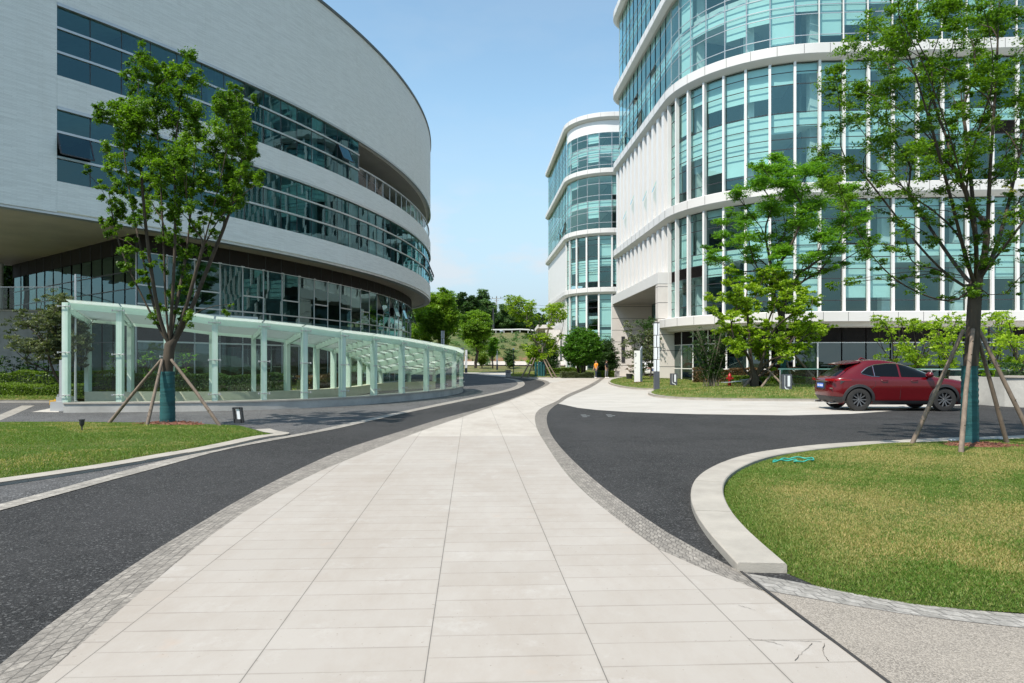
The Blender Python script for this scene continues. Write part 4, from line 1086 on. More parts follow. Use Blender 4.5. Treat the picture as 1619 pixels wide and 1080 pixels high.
for Q, zb, o in ((Fpts, base_h, .14), (Bpts, .42, 0)):
    for k in range(n - 1):
        if Q is Bpts and k < 0: continue
        a = np.array(Q[k][:2]); b = np.array(Q[k + 1][:2]); e = (b - a) / np.linalg.norm(b - a); nn_ = np.array([e[1], -e[0]]) * o; a = a + nn_ + e * .02; b = b + nn_ - e * .02
        mb = MB(); mb.quad((*a, zb + .01), (*b, zb + .01), (*b, Q[k + 1][2] - .02), (*a, Q[k][2] - .02)); mb.build('wall_pane', M['glassC'], CN)
a, b = Fpts[0], Bpts[0]
for t in (.5,):
    p = lerp3(a, b, t)
a, b = Fpts[-1], Bpts[-1]; mb = MB(); mb.quad((a[0], a[1], .3), (b[0], b[1], .3), (b[0], b[1], b[2]), (a[0], a[1], a[2])); mb.build('wall_pane', M['glassC'], CN)
# metal clad box and concrete block behind the far end of the canopy
mb = MB(); mb.box((-7.6, 92, 1.75), (2.2, 3.0, 3.3), rz=R(4)); mb.box((-7.6, 90.1, .5), (2.3, .6, 1.0), rz=R(4)); mb.box((-7.6, 92, 3.45), (2.35, 3.15, .1), rz=R(4)); tag(mb.build('metal_kiosk', M['silver'], loc=(-7.6, 92, 0)), 'grey metal clad box just past the far rounded end of the glass canopy', 'kiosk')
# ================================================================== vegetation
def skeleton(base, trunk, targets, step=.28, tip=.006, exp=2.2, up=.35, wob=.05, rmax=None, bf=.55, limbs=(), rbase=None):
    """trunk: list of points from the base; targets: clump centres. Returns nodes, parents, radii"""
    nodes = [np.array(base, float)]; par = [-1]
    def addpath(i, pts):
        for p in pts: nodes.append(np.array(p, float)); par.append(i); i = len(nodes) - 1
        return i
    i = 0
    for p in trunk:
        a = nodes[i]; n = max(1, int(np.linalg.norm(np.array(p) - a) / step))
        i = addpath(i, [a + (np.array(p) - a) * (k + 1) / n for k in range(n)])
    t0 = i; first = max(0, i - 1); start = nodes[t0]
    plen0 = {}
    for lb in limbs:
        j = t0
        pts_ = [nodes[t0]] + [np.array(p, float) for p in lb]
        P_ = np.array(smooth3(pts_, max(3, int(sum(np.linalg.norm(pts_[k + 1] - pts_[k]) for k in range(len(pts_) - 1)) / step))))
        addpath(t0, [p for p in P_[1:]])
    tg = sorted(targets, key=lambda q: np.linalg.norm(np.array(q[:3]) - start))
    plen = [0.] * len(nodes)
    for k in range(t0 + 1, len(nodes)): plen[k] = plen[par[k]] + float(np.linalg.norm(nodes[k] - nodes[par[k]]))
    for q in tg:
        q = np.array(q[:3], float); A = np.array(nodes[first:]); d = q - A; dist = np.linalg.norm(d, axis=1)
        PLn = np.array(plen[first:])
        pdv = np.array([nodes[k] - nodes[par[k]] for k in range(first, len(nodes))]); pdv /= (np.linalg.norm(pdv, axis=1)[:, None] + 1e-9)
        cosb = (pdv * d).sum(1) / np.maximum(dist, 1e-6)
        cost = dist * (1 + .9 * (1 - cosb)) + bf * PLn + np.where(d[:, 2] < .0, .6 * dist + .6, 0)
        j = first + int(np.argmin(cost)); a = nodes[j]; pd = pdv[j - first]
        L_ = np.linalg.norm(q - a); n = max(2, int(L_ / step)); c = a + (pd * .75 + np.array([0, 0, up * .7])) * L_ * .38
        side = rng.normal(0, wob, 3) * L_ * .35; pts = []
        for k in range(1, n + 1):
            t = k / n; pts.append((1 - t) ** 2 * a + 2 * t * (1 - t) * (c + side) + t * t * q)
        i0 = len(nodes); addpath(j, pts); pl0 = plen[j]; pv = a
        for p in pts: pl0 += float(np.linalg.norm(p - pv)); plen.append(pl0); pv = p
    nn = len(nodes); r = np.zeros(nn); ch = [[] for _ in range(nn)]
    for k in range(1, nn): ch[par[k]].append(k)
    for k in range(nn - 1, -1, -1):
        r[k] = tip if not ch[k] else max(tip, sum(r[c] ** exp for c in ch[k]) ** (1 / exp) + .0006)
    if rbase:
        k_ = math.log(rbase / tip) / math.log(max(r[0], tip * 1.5) / tip); r = tip * (r / tip) ** k_
    return nodes, par, r, ch
def smooth3(pts, n):
    P = np.array(pts, float)
    for _ in range(2):
        Q = [P[0]]
        for i in range(len(P) - 1): Q += [P[i] * .75 + P[i + 1] * .25, P[i] * .25 + P[i + 1] * .75]
        Q.append(P[-1]); P = np.array(Q)
    d = np.r_[0, np.cumsum(np.linalg.norm(np.diff(P, axis=0), axis=1))]; t = np.linspace(0, d[-1], n + 1)
    return np.c_[np.interp(t, d, P[:, 0]), np.interp(t, d, P[:, 1]), np.interp(t, d, P[:, 2])]
def branch_mesh(mb, nodes, par, r, ch, n0=10, scale=1., rmax=1e9):
    stack = [(0, None)]
    while stack:
        k, pr = stack.pop(); pts = [] if pr is None else [nodes[pr]]; rad = [] if pr is None else [min(r[k] * scale * 1.12, rmax, r[pr] * scale)]
        while True:
            pts.append(nodes[k]); rad.append(min(r[k] * scale, rmax))
            if not ch[k]: break
            cs = sorted(ch[k], key=lambda c: -r[c])
            for c in cs[1:]: stack.append((c, k))
            k = cs[0]
        if len(pts) > 1: mb.tube(pts, rad, max(4, min(n0, int(4 + rad[0] * 60))), cap=False)
def leaves(clumps, per, size, spread=1., flat=.55, tint=None, sub=6, subflat=.45, aspect=.5, updir=.5, droop=0):
    """clumps: (x,y,z,r). scatter leaf quads in small sprays inside each clump"""
    out = []; tt = []
    for (x, y, z, r) in clumps:
        ns = max(3, int(sub * (r / .35) ** 1.5)); npr = max(3, int(per * (r / .35) ** 2 / ns))
        cn = rng.normal(0, 1, (ns, 3)); cn /= np.linalg.norm(cn, axis=1)[:, None]; cn *= (rng.random((ns, 1)) ** .45) * r; cn[:, 2] *= flat
        base_t = rng.uniform(-.2, .2)
        for c in cn:
            cc = np.array([x, y, z]) + c; sr = r * rng.uniform(.22, .42) * spread
            p = rng.normal(0, 1, (npr, 3)) * sr * .6; p[:, 2] *= subflat; p[:, 2] -= droop * np.hypot(p[:, 0], p[:, 1])
            p += cc
            nrm = rng.normal(0, 1, (npr, 3)); nrm[:, 2] = np.abs(nrm[:, 2]) + updir; nrm /= np.linalg.norm(nrm, axis=1)[:, None]
            t = rng.normal(0, 1, (npr, 3)); t -= nrm * (t * nrm).sum(1)[:, None]; t /= np.linalg.norm(t, axis=1)[:, None]; b = np.cross(nrm, t)
            s = size * rng.uniform(.6, 1.35, (npr, 1))
            q = np.stack([p - t * s * .5, p + b * s * aspect * .5 - nrm * s * .08, p + t * s * .5, p - b * s * aspect * .5 - nrm * s * .08], 1)
            out.append(q); st = rng.uniform(-.15, .15)
            tt.append(np.clip(rng.normal(.42, .2, npr) + base_t + st, 0, 1))
    return np.concatenate(out).reshape(-1, 3), np.concatenate(tt)
def tree(name, base, trunk, clumps, label, leafm, bark, per=140, size=.055, cat='tree', group=None, flat=.55, tip=.006, exp=2.2, scale=1., sub=6, inner=0, up=.35, aspect=.5, step=.28, rmax=1e9, subflat=.45, updir=.5, limbs=(), rbase=None, bf=.55, spread=1., tufts=0, tr=.14):
    root = empty(name, base, label, cat, group)
    nodes, par, r, ch = skeleton(base, trunk, clumps, step=step, tip=tip, exp=exp, up=up, limbs=limbs, rbase=rbase, bf=bf)
    mb = MB(); branch_mesh(mb, nodes, par, r, ch, scale=scale, rmax=rmax)
    # root flare
    mb.build('trunk', M[bark], root, smooth=0)
    cl_ = list(clumps)
    if tufts:
        K_ = [k for k in range(len(nodes)) if r[k] < r[0] * .30 and nodes[k][2] > base[2] + (max(q[2] for q in clumps) - base[2]) * .27]
        for k in rng.choice(K_, min(tufts, len(K_)), replace=False): cl_.append((*(nodes[k] + rng.normal(0, tr * .5, 3)), tr * rng.uniform(.7, 1.5)))
    v, t = leaves(cl_, per, size, spread=spread, flat=flat, sub=sub, aspect=aspect, subflat=subflat, updir=updir)
    mesh_arrays('crown', v, 4, M[leafm], t, root)
    return root, nodes, r
def pxclumps(L_, Y0, depth, rs=1., jit=0.):
    out = []
    for q in L_:
        u, v, rp = q[:3]; Y = Y0 + (q[3] if len(q) > 3 else rng.uniform(-depth, depth))
        x, y, z = W(u + rng.normal(0, jit), v + rng.normal(0, jit), Y); out.append((x, y, z, rp * Y0 / F * rs))
    return out
def ell_clumps(c, rad, n, r, fill=.5, low=-1., noise_=.12):
    out = []
    while len(out) < n:
        d = rng.normal(0, 1, 3); d /= np.linalg.norm(d)
        if d[2] < low: continue
        k = (fill + (1 - fill) * rng.random()) * (1 + noise_ * math.sin(5 * d[0] + 3 * d[1]) + rng.normal(0, noise_ * .5))
        out.append((c[0] + d[0] * rad[0] * k, c[1] + d[1] * rad[1] * k, c[2] + d[2] * rad[2] * k, r * rng.uniform(.7, 1.25)))
    return out
def stake(a, b, label, group, r=.035, extra=None):
    mb = MB(); a = Vector(a); b = Vector(b); m = (a + b) / 2 + Vector((random.uniform(-.02, .02), 0, random.uniform(-.015, .015)))
    pts = [a.lerp(m, t) for t in (0, .33, .66, 1)] + [m.lerp(b, t) for t in (.33, .66, 1)]
    mb.tube(pts, [r * 1.12, r * 1.08, r * 1.05, r, r * .97, r * .93, r * .9], 9)
    for k in range(4):
        q = a.lerp(b, random.uniform(.1, .9)); mb.tube([q + Vector((0, -.02 - r * .5, 0)), q + Vector((random.uniform(-.02, .02), -r - .012, .02))], .008, 5)
    return tag(mb.build('tree_stake', M['wood'], smooth=50, loc=tuple(a)), label, 'stake', group)
def wrapsleeve(root, base, r0, r1, z1, n=14, name='trunk_wrap'):
    prof = []
    k = int(z1 / .05)
    for i in range(k + 1):
        t = i / k; prof.append((r0 + (r1 - r0) * t + (.006 if i % 2 else -.002) + random.uniform(-.003, .003), .0 + z1 * t))
    mb = MB(); mb.lathe(prof, base, 20); return mb.build(name, M['wrap'], root, smooth=60)
def mulch(c, rx, ry, label):
    mb = MB(); P = []
    for k in range(26):
        a = 2 * math.pi * k / 26; rr_ = 1 + .12 * math.sin(3 * a + 1) + random.uniform(-.08, .08); P.append((c[0] + rx * rr_ * math.cos(a), c[1] + ry * rr_ * math.sin(a), c[2]))
    vs = [(c[0], c[1], c[2] + .05)] + [(c[0] + (p[0] - c[0]) * .6, c[1] + (p[1] - c[1]) * .6, c[2] + .035) for p in P] + P
    n = len(P); fs = [(0, 1 + i, 1 + (i + 1) % n) for i in range(n)] + [(1 + i, 1 + n + i, 1 + n + (i + 1) % n, 1 + (i + 1) % n) for i in range(n)]
    mb.add(vs, fs)
    for k in range(260):
        a = random.uniform(0, 6.28); q = math.sqrt(random.random()) * 1.05; x = c[0] + rx * q * math.cos(a); y = c[1] + ry * q * math.sin(a); z = c[2] + .05 * (1 - q) + .02
        mb.bar((x, y, z), (x + random.uniform(-.05, .05), y + random.uniform(-.05, .05), z + random.uniform(-.01, .025)), .015, .01)
    return tag(mb.build('mulch', M['mulch'], loc=c), label, None, None, 'stuff')

M['leaf_spring'] = leafmat('leaf_spring_green', (.08, .17, .015), (.28, .44, .04))
# ---- T1: staked tree on the left lawn
b1 = W(265, 671, 16.0); b1 = (b1[0], 16.0, float(lawnL.z(b1[0], 16.0)[0]))
C1 = [(222, 88, 15), (205, 112, 13), (236, 105, 17), (255, 128, 20), (213, 145, 15), (188, 168, 16), (225, 180, 20), (250, 170, 22), (272, 112, 16), (300, 97, 14), (305, 125, 17), (288, 150, 20), (270, 190, 22), (305, 178, 18), (345, 205, 17), (370, 145, 12), (362, 172, 16), (385, 190, 16), (403, 160, 9), (346, 152, 10), (335, 240, 20), (372, 228, 18), (398, 236, 14), (360, 275, 18), (328, 285, 18), (390, 278, 16), (412, 288, 12), (200, 215, 17), (166, 240, 14), (180, 262, 14), (188, 290, 12), (137, 272, 8), (238, 240, 22), (212, 320, 8), (172, 352, 9), (268, 262, 20), (298, 232, 20), (300, 290, 17), (250, 300, 13), (352, 318, 13), (175, 372, 6), (230, 340, 9), (285, 335, 9), (320, 345, 8), (270, 380, 6), (330, 390, 6), (398, 488, 4.5), (408, 440, 0), (190, 330, 12), (215, 350, 10), (245, 330, 13), (275, 340, 12), (300, 330, 13), (325, 325, 14), (350, 340, 10), (262, 365, 8), (310, 365, 8), (160, 345, 7), (375, 310, 14), (225, 300, 15), (238, 395, 7), (292, 400, 6), (345, 372, 7), (205, 395, 5), (232, 430, 5)]
C1 = [c for c in C1 if c[2] > 1]
cl1 = pxclumps(C1, 16, 1.1) + [(x, y + rng.uniform(-1, 1), z, r) for x, y, z, r in pxclumps([(rng.uniform(195, 395), rng.uniform(160, 300), rng.uniform(12, 18)) for _ in range(26)], 16, 1.3)]
cl1 = [(a, b, c, r * 1.0) for a, b, c, r in cl1]
cl1 = [c if c[2] > 3.2 else (c[0], 15.6, c[2], c[3]) for c in cl1]
fork = (b1[0] + .05, 16.0, 1.95)
def LB_(Y, *pts): return [W(u, v, Y + dy) for u, v, dy in pts]
limbs1 = [LB_(16, (252, 520, .1), (228, 420, .3), (205, 310, .6), (196, 240, .7)), LB_(16, (250, 500, -.2), (232, 380, -.5), (222, 260, -.7), (218, 170, -.8)), LB_(16, (262, 490, .1), (258, 370, .2), (252, 250, .3), (245, 160, .2)),
          LB_(16, (272, 480, -.2), (278, 370, -.4), (275, 260, -.4), (285, 150, -.6)), LB_(16, (275, 500, .2), (296, 400, .6), (306, 280, .8), (312, 190, .9)), LB_(16, (285, 520, 0), (318, 400, -.3), (345, 300, -.6), (362, 220, -.7)),
          LB_(16, (290, 520, .1), (330, 420, .3), (370, 320, .5), (392, 230, .5)), LB_(16, (248, 515, 0), (205, 430, -.1), (182, 370, -.2), (172, 300, -.3)), LB_(16, (285, 500, .3), (310, 440, .8), (335, 350, 1.1))]
T1, n1, r1 = tree('staked_tree', b1, [(b1[0] - .02, 16, 1.2), fork], cl1, 'vase-shaped tree with upright leafy plumes and a teal wrapped trunk, on the left lawn', 'leaf_elm', 'bark', per=2500, size=.056, sub=20, flat=1.4, tip=.0065, exp=2.2, up=.6, step=.3, subflat=.8, limbs=limbs1, rbase=.128, tufts=170, tr=.13)
wrapsleeve(T1, b1, .168, .152, 1.22)
st1 = 'timber stakes propping the left lawn tree'
zt1 = 1.62
for (u, v, y, tu, lb) in ((170, 671, 16.4, -.14, 'left timber prop of the tree on the left lawn'), (232, 675, 15.3, -.06, 'middle timber prop of the tree on the left lawn'), (350, 676, 15.7, .14, 'right timber prop of the tree on the left lawn')):
    x = (u - U0) * y / F; z = float(lawnL.z(x, y)[0]) if inpoly(lawnL.P, np.array([x]), np.array([y]))[0] else .02
    stake((x, y, z - .05), (b1[0] + tu, 16 - .12 * (y < 16), zt1), lb, st1, .037)
mulch((b1[0] + .1, 15.8, b1[2]), .75, .5, 'ring of reddish mulch round the tree on the left lawn')

# ---- T2: large staked tree on the right lawn
x2, y2 = (1533 - U0) * 11.9 / F, 11.9; b2 = (x2, y2, float(lawnR.z(x2, y2)[0]))
def zz2(q): return [( (a - 0) / 3.271 + 1280, b / 3.271, r) for a, b, r in q]
C2 = zz2([(460, 40, 40), (330, 120, 60), (400, 150, 60), (265, 185, 45), (200, 240, 30), (530, 130, 45), (560, 220, 55), (420, 250, 60), (300, 300, 55), (350, 240, 50), (130, 370, 35), (100, 450, 35), (160, 495, 45), (250, 460, 55), (330, 500, 55), (220, 590, 45), (160, 655, 28), (350, 570, 50), (430, 420, 50), (560, 400, 60), (680, 300, 60), (720, 60, 60), (760, 150, 60), (650, 70, 35), (850, 220, 60), (950, 140, 60), (1000, 50, 60), (1080, 100, 60), (900, 40, 60), (640, 460, 60), (700, 380, 60), (820, 430, 60), (900, 330, 60), (1000, 400, 65), (1080, 500, 60), (960, 540, 55), (340, 720, 40), (420, 690, 45), (490, 590, 50), (570, 620, 50), (60, 790, 40), (160, 840, 45), (240, 860, 35), (420, 890, 40), (700, 820, 45), (860, 740, 45), (1050, 740, 60), (990, 900, 50), (760, 600, 50), (900, 640, 50), (820, 900, 45), (560, 760, 35), (620, 900, 30), (330, 950, 30), (140, 930, 35), (520, 1010, 30), (200, 1030, 30), (700, 980, 35)])
C2 += [(1374, 387, 11), (1390, 420, 9), (1312, 449, 8), (1350, 446, 10), (1431, 364, 12), (1475, 379, 12), (1582, 385, 14), (1503, 470, 8), (1541, 455, 10), (1563, 406, 12), (1420, 440, 9), (1450, 420, 10), (1600, 340, 14), (1460, 330, 12), (1520, 340, 12), (1560, 360, 11), (1640, 120, 20), (1660, 200, 20), (1680, 60, 20), (1700, 150, 22), (1720, 260, 20), (1660, 300, 18), (1740, 60, 22), (1760, 180, 22), (1690, 370, 16), (1600, -40, 22), (1520, -30, 22), (1660, -50, 22), (1450, -25, 16), (1560, -80, 22), (1640, 420, 14), (1780, 300, 18)]
cl2 = pxclumps([(u, v, (min(r, 17) if r > 22 else r) * 1.3) for u, v, r in C2], 11.9, 1.9) + pxclumps([(rng.uniform(1390, 1720), rng.uniform(-20, 270), rng.uniform(15, 23)) for _ in range(62)], 11.9, 2.4)
limbs2 = [LB_(11.9, (1530, 420, -.3), (1500, 300, -.8), (1470, 190, -1.2), (1435, 80, -1.5)), LB_(11.9, (1545, 400, .1), (1535, 280, .3), (1520, 150, .5), (1505, 30, .6)), LB_(11.9, (1560, 400, -.1), (1565, 270, -.5), (1575, 130, -.8), (1580, 0, -1)),
          LB_(11.9, (1575, 400, .3), (1605, 280, .9), (1630, 150, 1.3), (1650, 20, 1.5)), LB_(11.9, (1560, 425, -.2), (1620, 350, -.7), (1680, 250, -1.1), (1720, 150, -1.4)), LB_(11.9, (1525, 440, .4), (1470, 360, 1.1), (1410, 270, 1.6), (1350, 190, 1.9)),
          LB_(11.9, (1520, 455, -.1), (1460, 400, -.3), (1400, 320, -.5), (1345, 250, -.6), (1310, 240, -.6)), LB_(11.9, (1510, 480, -.3), (1460, 468, -.7), (1410, 440, -.9), (1375, 400, -1.)), LB_(11.9, (1580, 478, -.3), (1610, 440, -.6), (1650, 400, -.9)), LB_(11.9, (1545, 380, -.6), (1510, 240, -1.5), (1470, 120, -2.1), (1420, 20, -2.4))]
T2, n2, r2 = tree('staked_tree', b2, [(x2 + .02, y2, 1.4), (x2 + .10, y2, 2.9)], cl2, 'large spreading tree with a teal wrapped trunk and four props, on the right lawn', 'leaf_elm', 'bark', per=1150, size=.048, sub=22, flat=.85, tip=.005, exp=2.2, up=.3, step=.28, subflat=.4, updir=.9, spread=1.25, limbs=limbs2, rbase=.118, tufts=220, tr=.12)
yc_ = pxclumps([(1590, 296, 7), (1604, 303, 8), (1613, 295, 6)], 11.4, .1); v, t = leaves(yc_, 500, .045); M['leaf_pale'] = leafmat('leaf_pale_yellow', (.45, .42, .10), (.7, .62, .2)); mesh_arrays('pale_seed_cluster', v, 4, M['leaf_pale'], t, T2)
wrapsleeve(T2, b2, .140, .124, 1.38)
st2 = 'timber stakes propping the right lawn tree'
for (u, y, tu, ty, lb) in ((1440, 12.1, -.14, -.05, 'dark slanting prop left of the big right tree'), (1519, 10.7, -.05, -.16, 'pale front prop of the big right tree'), (1593, 12.2, .12, .02, 'rear right prop of the big right tree'), (1640, 11.6, .12, -.06, 'right prop of the big right tree, cut by the frame edge')):
    x = (u - U0) * y / F; stake((x, y, float(lawnR.z(x, y)[0]) - .05), (x2 + tu, y2 + ty, 2.12), lb, st2, .036)
mulch((x2 + .08, y2 - .15, b2[2]), .62, .4, 'ring of reddish mulch round the big right tree')

# ---- T4 / T3 in front of the glass facade
zI = .2
b4 = W(1192, 612, 35.5); b4 = (b4[0], 35.5, zI)
C4 = [(1148, 470, 16), (1170, 455, 15), (1200, 445, 15), (1230, 452, 15), (1260, 450, 14), (1285, 470, 14), (1140, 500, 14), (1165, 490, 14), (1190, 480, 16), (1225, 480, 15), (1255, 490, 15), (1283, 500, 13), (1135, 525, 12), (1160, 520, 12), (1185, 525, 12), (1215, 520, 12), (1240, 515, 13), (1270, 525, 13), (1290, 535, 10), (1150, 540, 10), (1200, 548, 12), (1225, 545, 11), (1200, 565, 10), (1260, 545, 10), (1280, 515, 10), (1245, 560, 8), (1150, 430, 10), (1210, 430, 10), (1190, 545, 8), (1175, 550, 7), (1298, 520, 8)]
cl4 = pxclumps([(u, v, r * .85) for u, v, r in C4], 35.5, 2.6) + pxclumps([(u + rng.normal(0, 14), v + rng.normal(0, 12), r * .8) for u, v, r in C4 + C4], 35.5, 2.6)
tree('multi_stem_tree', b4, [(b4[0] + .05, 35.5, .7)], cl4, 'multi-stemmed tree with bright yellow-green leaves, before the glass building', 'leaf_yellow', 'bark', per=230, size=.14, sub=8, flat=.8, tip=.016, tufts=110, tr=.28, exp=2.1, up=.3, step=.5, aspect=.55, bf=.4, limbs=[LB_(35.5, (1180, 590, .3), (1160, 560, .8), (1150, 520, 1.2)), LB_(35.5, (1200, 585, -.3), (1215, 540, -.8), (1225, 480, -1)), LB_(35.5, (1215, 585, .2), (1245, 550, .5), (1270, 510, .6)), LB_(35.5, (1188, 580, -.2), (1185, 530, -.4), (1180, 480, -.5)), LB_(35.5, (1205, 580, .4), (1208, 520, .9), (1240, 450, 1.2))], rbase=.22)
b3 = W(1240, 612, 37.5); b3 = (b3[0], 37.5, zI)
cl3 = []
for (u, v, r) in [(1235, 265, 26), (1275, 270, 26), (1200, 290, 28), (1310, 290, 26), (1255, 300, 30), (1165, 310, 20), (1290, 320, 30), (1335, 320, 24), (1220, 330, 32), (1180, 345, 24), (1150, 350, 18), (1360, 350, 18), (1330, 355, 26), (1260, 355, 32), (1300, 370, 28), (1210, 375, 26), (1160, 385, 22), (1125, 400, 16), (1145, 410, 18), (1185, 400, 20), (1240, 395, 26), (1280, 405, 22), (1320, 395, 22), (1360, 385, 16), (1385, 375, 10), (1220, 425, 18), (1170, 430, 14), (1265, 430, 14), (1310, 425, 12), (1225, 250, 16), (1290, 255, 14), (1200, 265, 14), (1345, 300, 14)]:
    cl3 += pxclumps([(u, v, r * .8)], 37.5, 2.3) + pxclumps([(u + rng.normal(0, 14), v + rng.normal(0, 11), r * .6) for _ in range(2)], 37.5, 2.8)
T3_, _, _ = tree('broad_tree', b3, [(b3[0], 37.5, 1.5), (b3[0] - .1, 37.5, 3.2)], cl3, 'broad feathery dark green tree rising behind the yellow-green multi-stemmed one', 'leaf_mid', 'bark', per=300, size=.12, sub=9, flat=.5, tip=.016, exp=2.1, up=.35, step=.6, subflat=.28, updir=1.1, spread=1.35, rbase=.2, bf=.4, tufts=60, tr=.35)
wrapsleeve(T3_, b3, .24, .2, 1.9)
sg = 'crossed timber props in the planted bed'
for (u0, v0, y, u1, v1, y1, lb) in ((1200, 616, 34.2, 1222, 588, 35.3, 'front left crossed prop of the yellow-green tree'), (1246, 614, 34.2, 1214, 585, 35.3, 'front right crossed prop of the yellow-green tree'), (1172, 612, 35.2, 1208, 576, 36, 'left slanting prop of the yellow-green tree'), (1300, 608, 38.5, 1255, 560, 37.5, 'long prop right of the yellow-green tree'), (1255, 610, 36.5, 1243, 570, 37.4, 'short dark prop right of the yellow-green tree')):
    a = W(u0, v0, y); stake((a[0], a[1], zI - .05), W(u1, v1, y1), lb, sg, .06)

# ---- loose yellow-green small trees behind the car and at the right edge
def shrubtree(name, u, Y, vtop, ur, n, label, leafm='leaf_yellow', r=.35, vb=575, zb=.2, per=90, size=.13, bark='bark', depth=1.2, cat='tree', group=None, vlow=None, **kw):
    x = (u - U0) * Y / F; C = []
    vl = vlow or vb - 8
    for _ in range(n):
        vv = rng.uniform(vtop, vl); t = (vv - vtop) / (vl - vtop); w_ = ur * (.55 + .6 * math.sin(math.pi * min(1, .15 + t * .85)) - .35 * t)
        uu = u + rng.uniform(-1, 1) * w_; a = W(uu, vv, Y + rng.uniform(-depth, depth)); C.append((*a, r * rng.uniform(.6, 1.3)))
    return tree(name, (x, Y, zb), [(x + .05, Y, zb + .5)], C, label, leafm, bark, per=per, size=size, sub=6, flat=.7, tip=.014, up=.4, step=.4, cat=cat, group=group, aspect=.55, **kw)
shrubtree('small_tree', 1408, 36, 500, 26, 26, 'loose yellow-green small tree just behind the roof of the red car', vb=590)
shrubtree('small_tree', 1450, 34, 492, 30, 34, 'tallest loose yellow-green small tree behind the red car', vb=590)
shrubtree('small_tree', 1497, 33, 498, 28, 34, 'loose yellow-green small tree behind the bonnet of the red car', vb=590)
shrubtree('small_tree', 1570, 33, 496, 30, 36, 'yellow-green small tree right of the big staked trunk', vb=600)
shrubtree('small_tree', 1612, 31, 500, 26, 34, 'yellow-green small tree at the right edge of the picture', vb=610)
# bamboo-like clump
def reedclump(u, Y, vtop, vbot, w, n, label, leafm, zb=.2, size=.12, name='bamboo_clump'):
    x = (u - U0) * Y / F; root = empty(name, (x, Y, zb), label, 'shrub'); mb = MB(); C = []
    for _ in range(n):
        a = rng.uniform(0, 6.28); q = rng.uniform(0, .5); bx, by = x + q * math.cos(a), Y + q * math.sin(a)
        tx = x + rng.uniform(-1, 1) * w * Y / F; tz = H - (vtop + rng.uniform(0, 40) - V0) * Y / F; ty = Y + rng.uniform(-.8, .8)
        pts = [(bx + (tx - bx) * t ** 1.4, by + (ty - by) * t, zb + (tz - zb) * t) for t in (0, .25, .5, .75, 1)]
        mb.tube(pts, [.02, .018, .015, .012, .006], 5, cap=False)
        for t in np.arange(.25, 1.01, .11):
            C.append((bx + (tx - bx) * t ** 1.4 + rng.normal(0, .12), by + (ty - by) * t, zb + (tz - zb) * t, .28))
    mb.build('stems', M['bark_pale'], root); v, t = leaves(C, 75, size, sub=5, flat=.8, aspect=.3); mesh_arrays('foliage', v, 4, M[leafm], t, root); return root
reedclump(1125, 37, 512, 608, 34, 30, 'dark feathery bamboo-like clump left of the red hydrant', 'leaf_dark')
# portal tree, potted plant
shrubtree('small_tree', 1010, 52, 512, 28, 42, 'slim tree with pale undersides behind the white sign slab', 'leaf_olive', r=.45, zb=.2, vb=595, vlow=590, per=80, size=.14)
shrubtree('small_tree', 1028, 57, 506, 14, 24, 'darker slim tree in front of the portal glass', 'leaf_dark', r=.5, zb=.1, vb=595, vlow=560, per=90, size=.14)
# round clipped tree
def balltree(u, Y, v0, v1, ur, label, leafm='leaf_ball', zb=.15, n=170, r=.5, stems=6, name='round_clipped_tree', size=.14, per=100):
    x = (u - U0) * Y / F; zt_ = H - (v0 - V0) * Y / F; zb_ = H - (v1 - V0) * Y / F; cz = zb_ + (zt_ - zb_) * .42; rx = ur * Y / F - r * .4; C = []
    while len(C) < n:
        d = rng.normal(0, 1, 3); d /= np.linalg.norm(d); k = rng.uniform(.82, 1.0) if rng.random() < .8 else rng.uniform(.3, .8)
        zr_ = (zt_ - cz - r * .3) if d[2] > 0 else (cz - zb_ - r * .2)
        C.append((x + d[0] * rx * k, Y + d[1] * rx * k, cz + d[2] * zr_ * k, r * rng.uniform(.8, 1.2)))
    root = empty(name, (x, Y, zb), label, 'tree'); mb = MB()
    for _ in range(stems):
        a = rng.uniform(0, 6.28); e = C[int(rng.integers(len(C)))]; q = rng.uniform(.1, .5); mb.tube([(x + q * math.cos(a), Y + q * math.sin(a), zb - .05), (x + q * 1.6 * math.cos(a), Y + q * 1.6 * math.sin(a), zb + (cz - zb) * .6), (e[0], e[1], max(e[2], cz))], [.11, .08, .03], 7)
    mb.build('trunk', M['bark'], root, smooth=0); v, t = leaves(C, per, size, sub=6, flat=.9, updir=.2); mesh_arrays('crown', v, 4, M[leafm], t, root); return root
balltree(920, 69.5, 517, 579, 31.5, 'dense round clipped tree with a dome crown, behind the orange-shirted person', n=420, r=.42)
balltree(958, 73, 532, 590, 18, 'shaggy dark green small tree between the dome tree and the stone portal', 'leaf_dark', n=70, r=.7, name='small_tree')
balltree(868, 92, 536, 590, 15, 'dark rounded bush at the foot of the farther white building', 'leaf_dark', n=60, r=.7, name='round_bush')
# multi-stem staked tree
Y8 = 70
b8 = W(862, 598, Y8); b8 = (b8[0], Y8, .1)
C8 = [(806, 480, 8), (820, 476, 9), (815, 488, 10), (830, 490, 9), (825, 500, 9), (838, 482, 8), (832, 510, 6), (870, 490, 8), (880, 485, 9), (875, 500, 9), (885, 505, 8), (890, 496, 7), (868, 512, 5), (886, 532, 5), (845, 498, 5), (850, 512, 4), (876, 478 + 8, 7), (840, 530, 4)]
cl8 = pxclumps(C8 + C8 + C8, Y8, 1.6, 1.15, 3.) + ell_clumps((b8[0] - .2, Y8, 3.3), (2.0, 1.8, 1.8), 36, .55, .4)
tree('multi_stem_tree', b8, [(b8[0], Y8, .6)], cl8, 'tall multi-stemmed tree with two leafy tufts on bare stems, in the middle distance', 'leaf_yellow', 'bark_pale', per=90, size=.17, sub=6, flat=.8, tip=.022, up=.5, step=.8)
mb = MB()
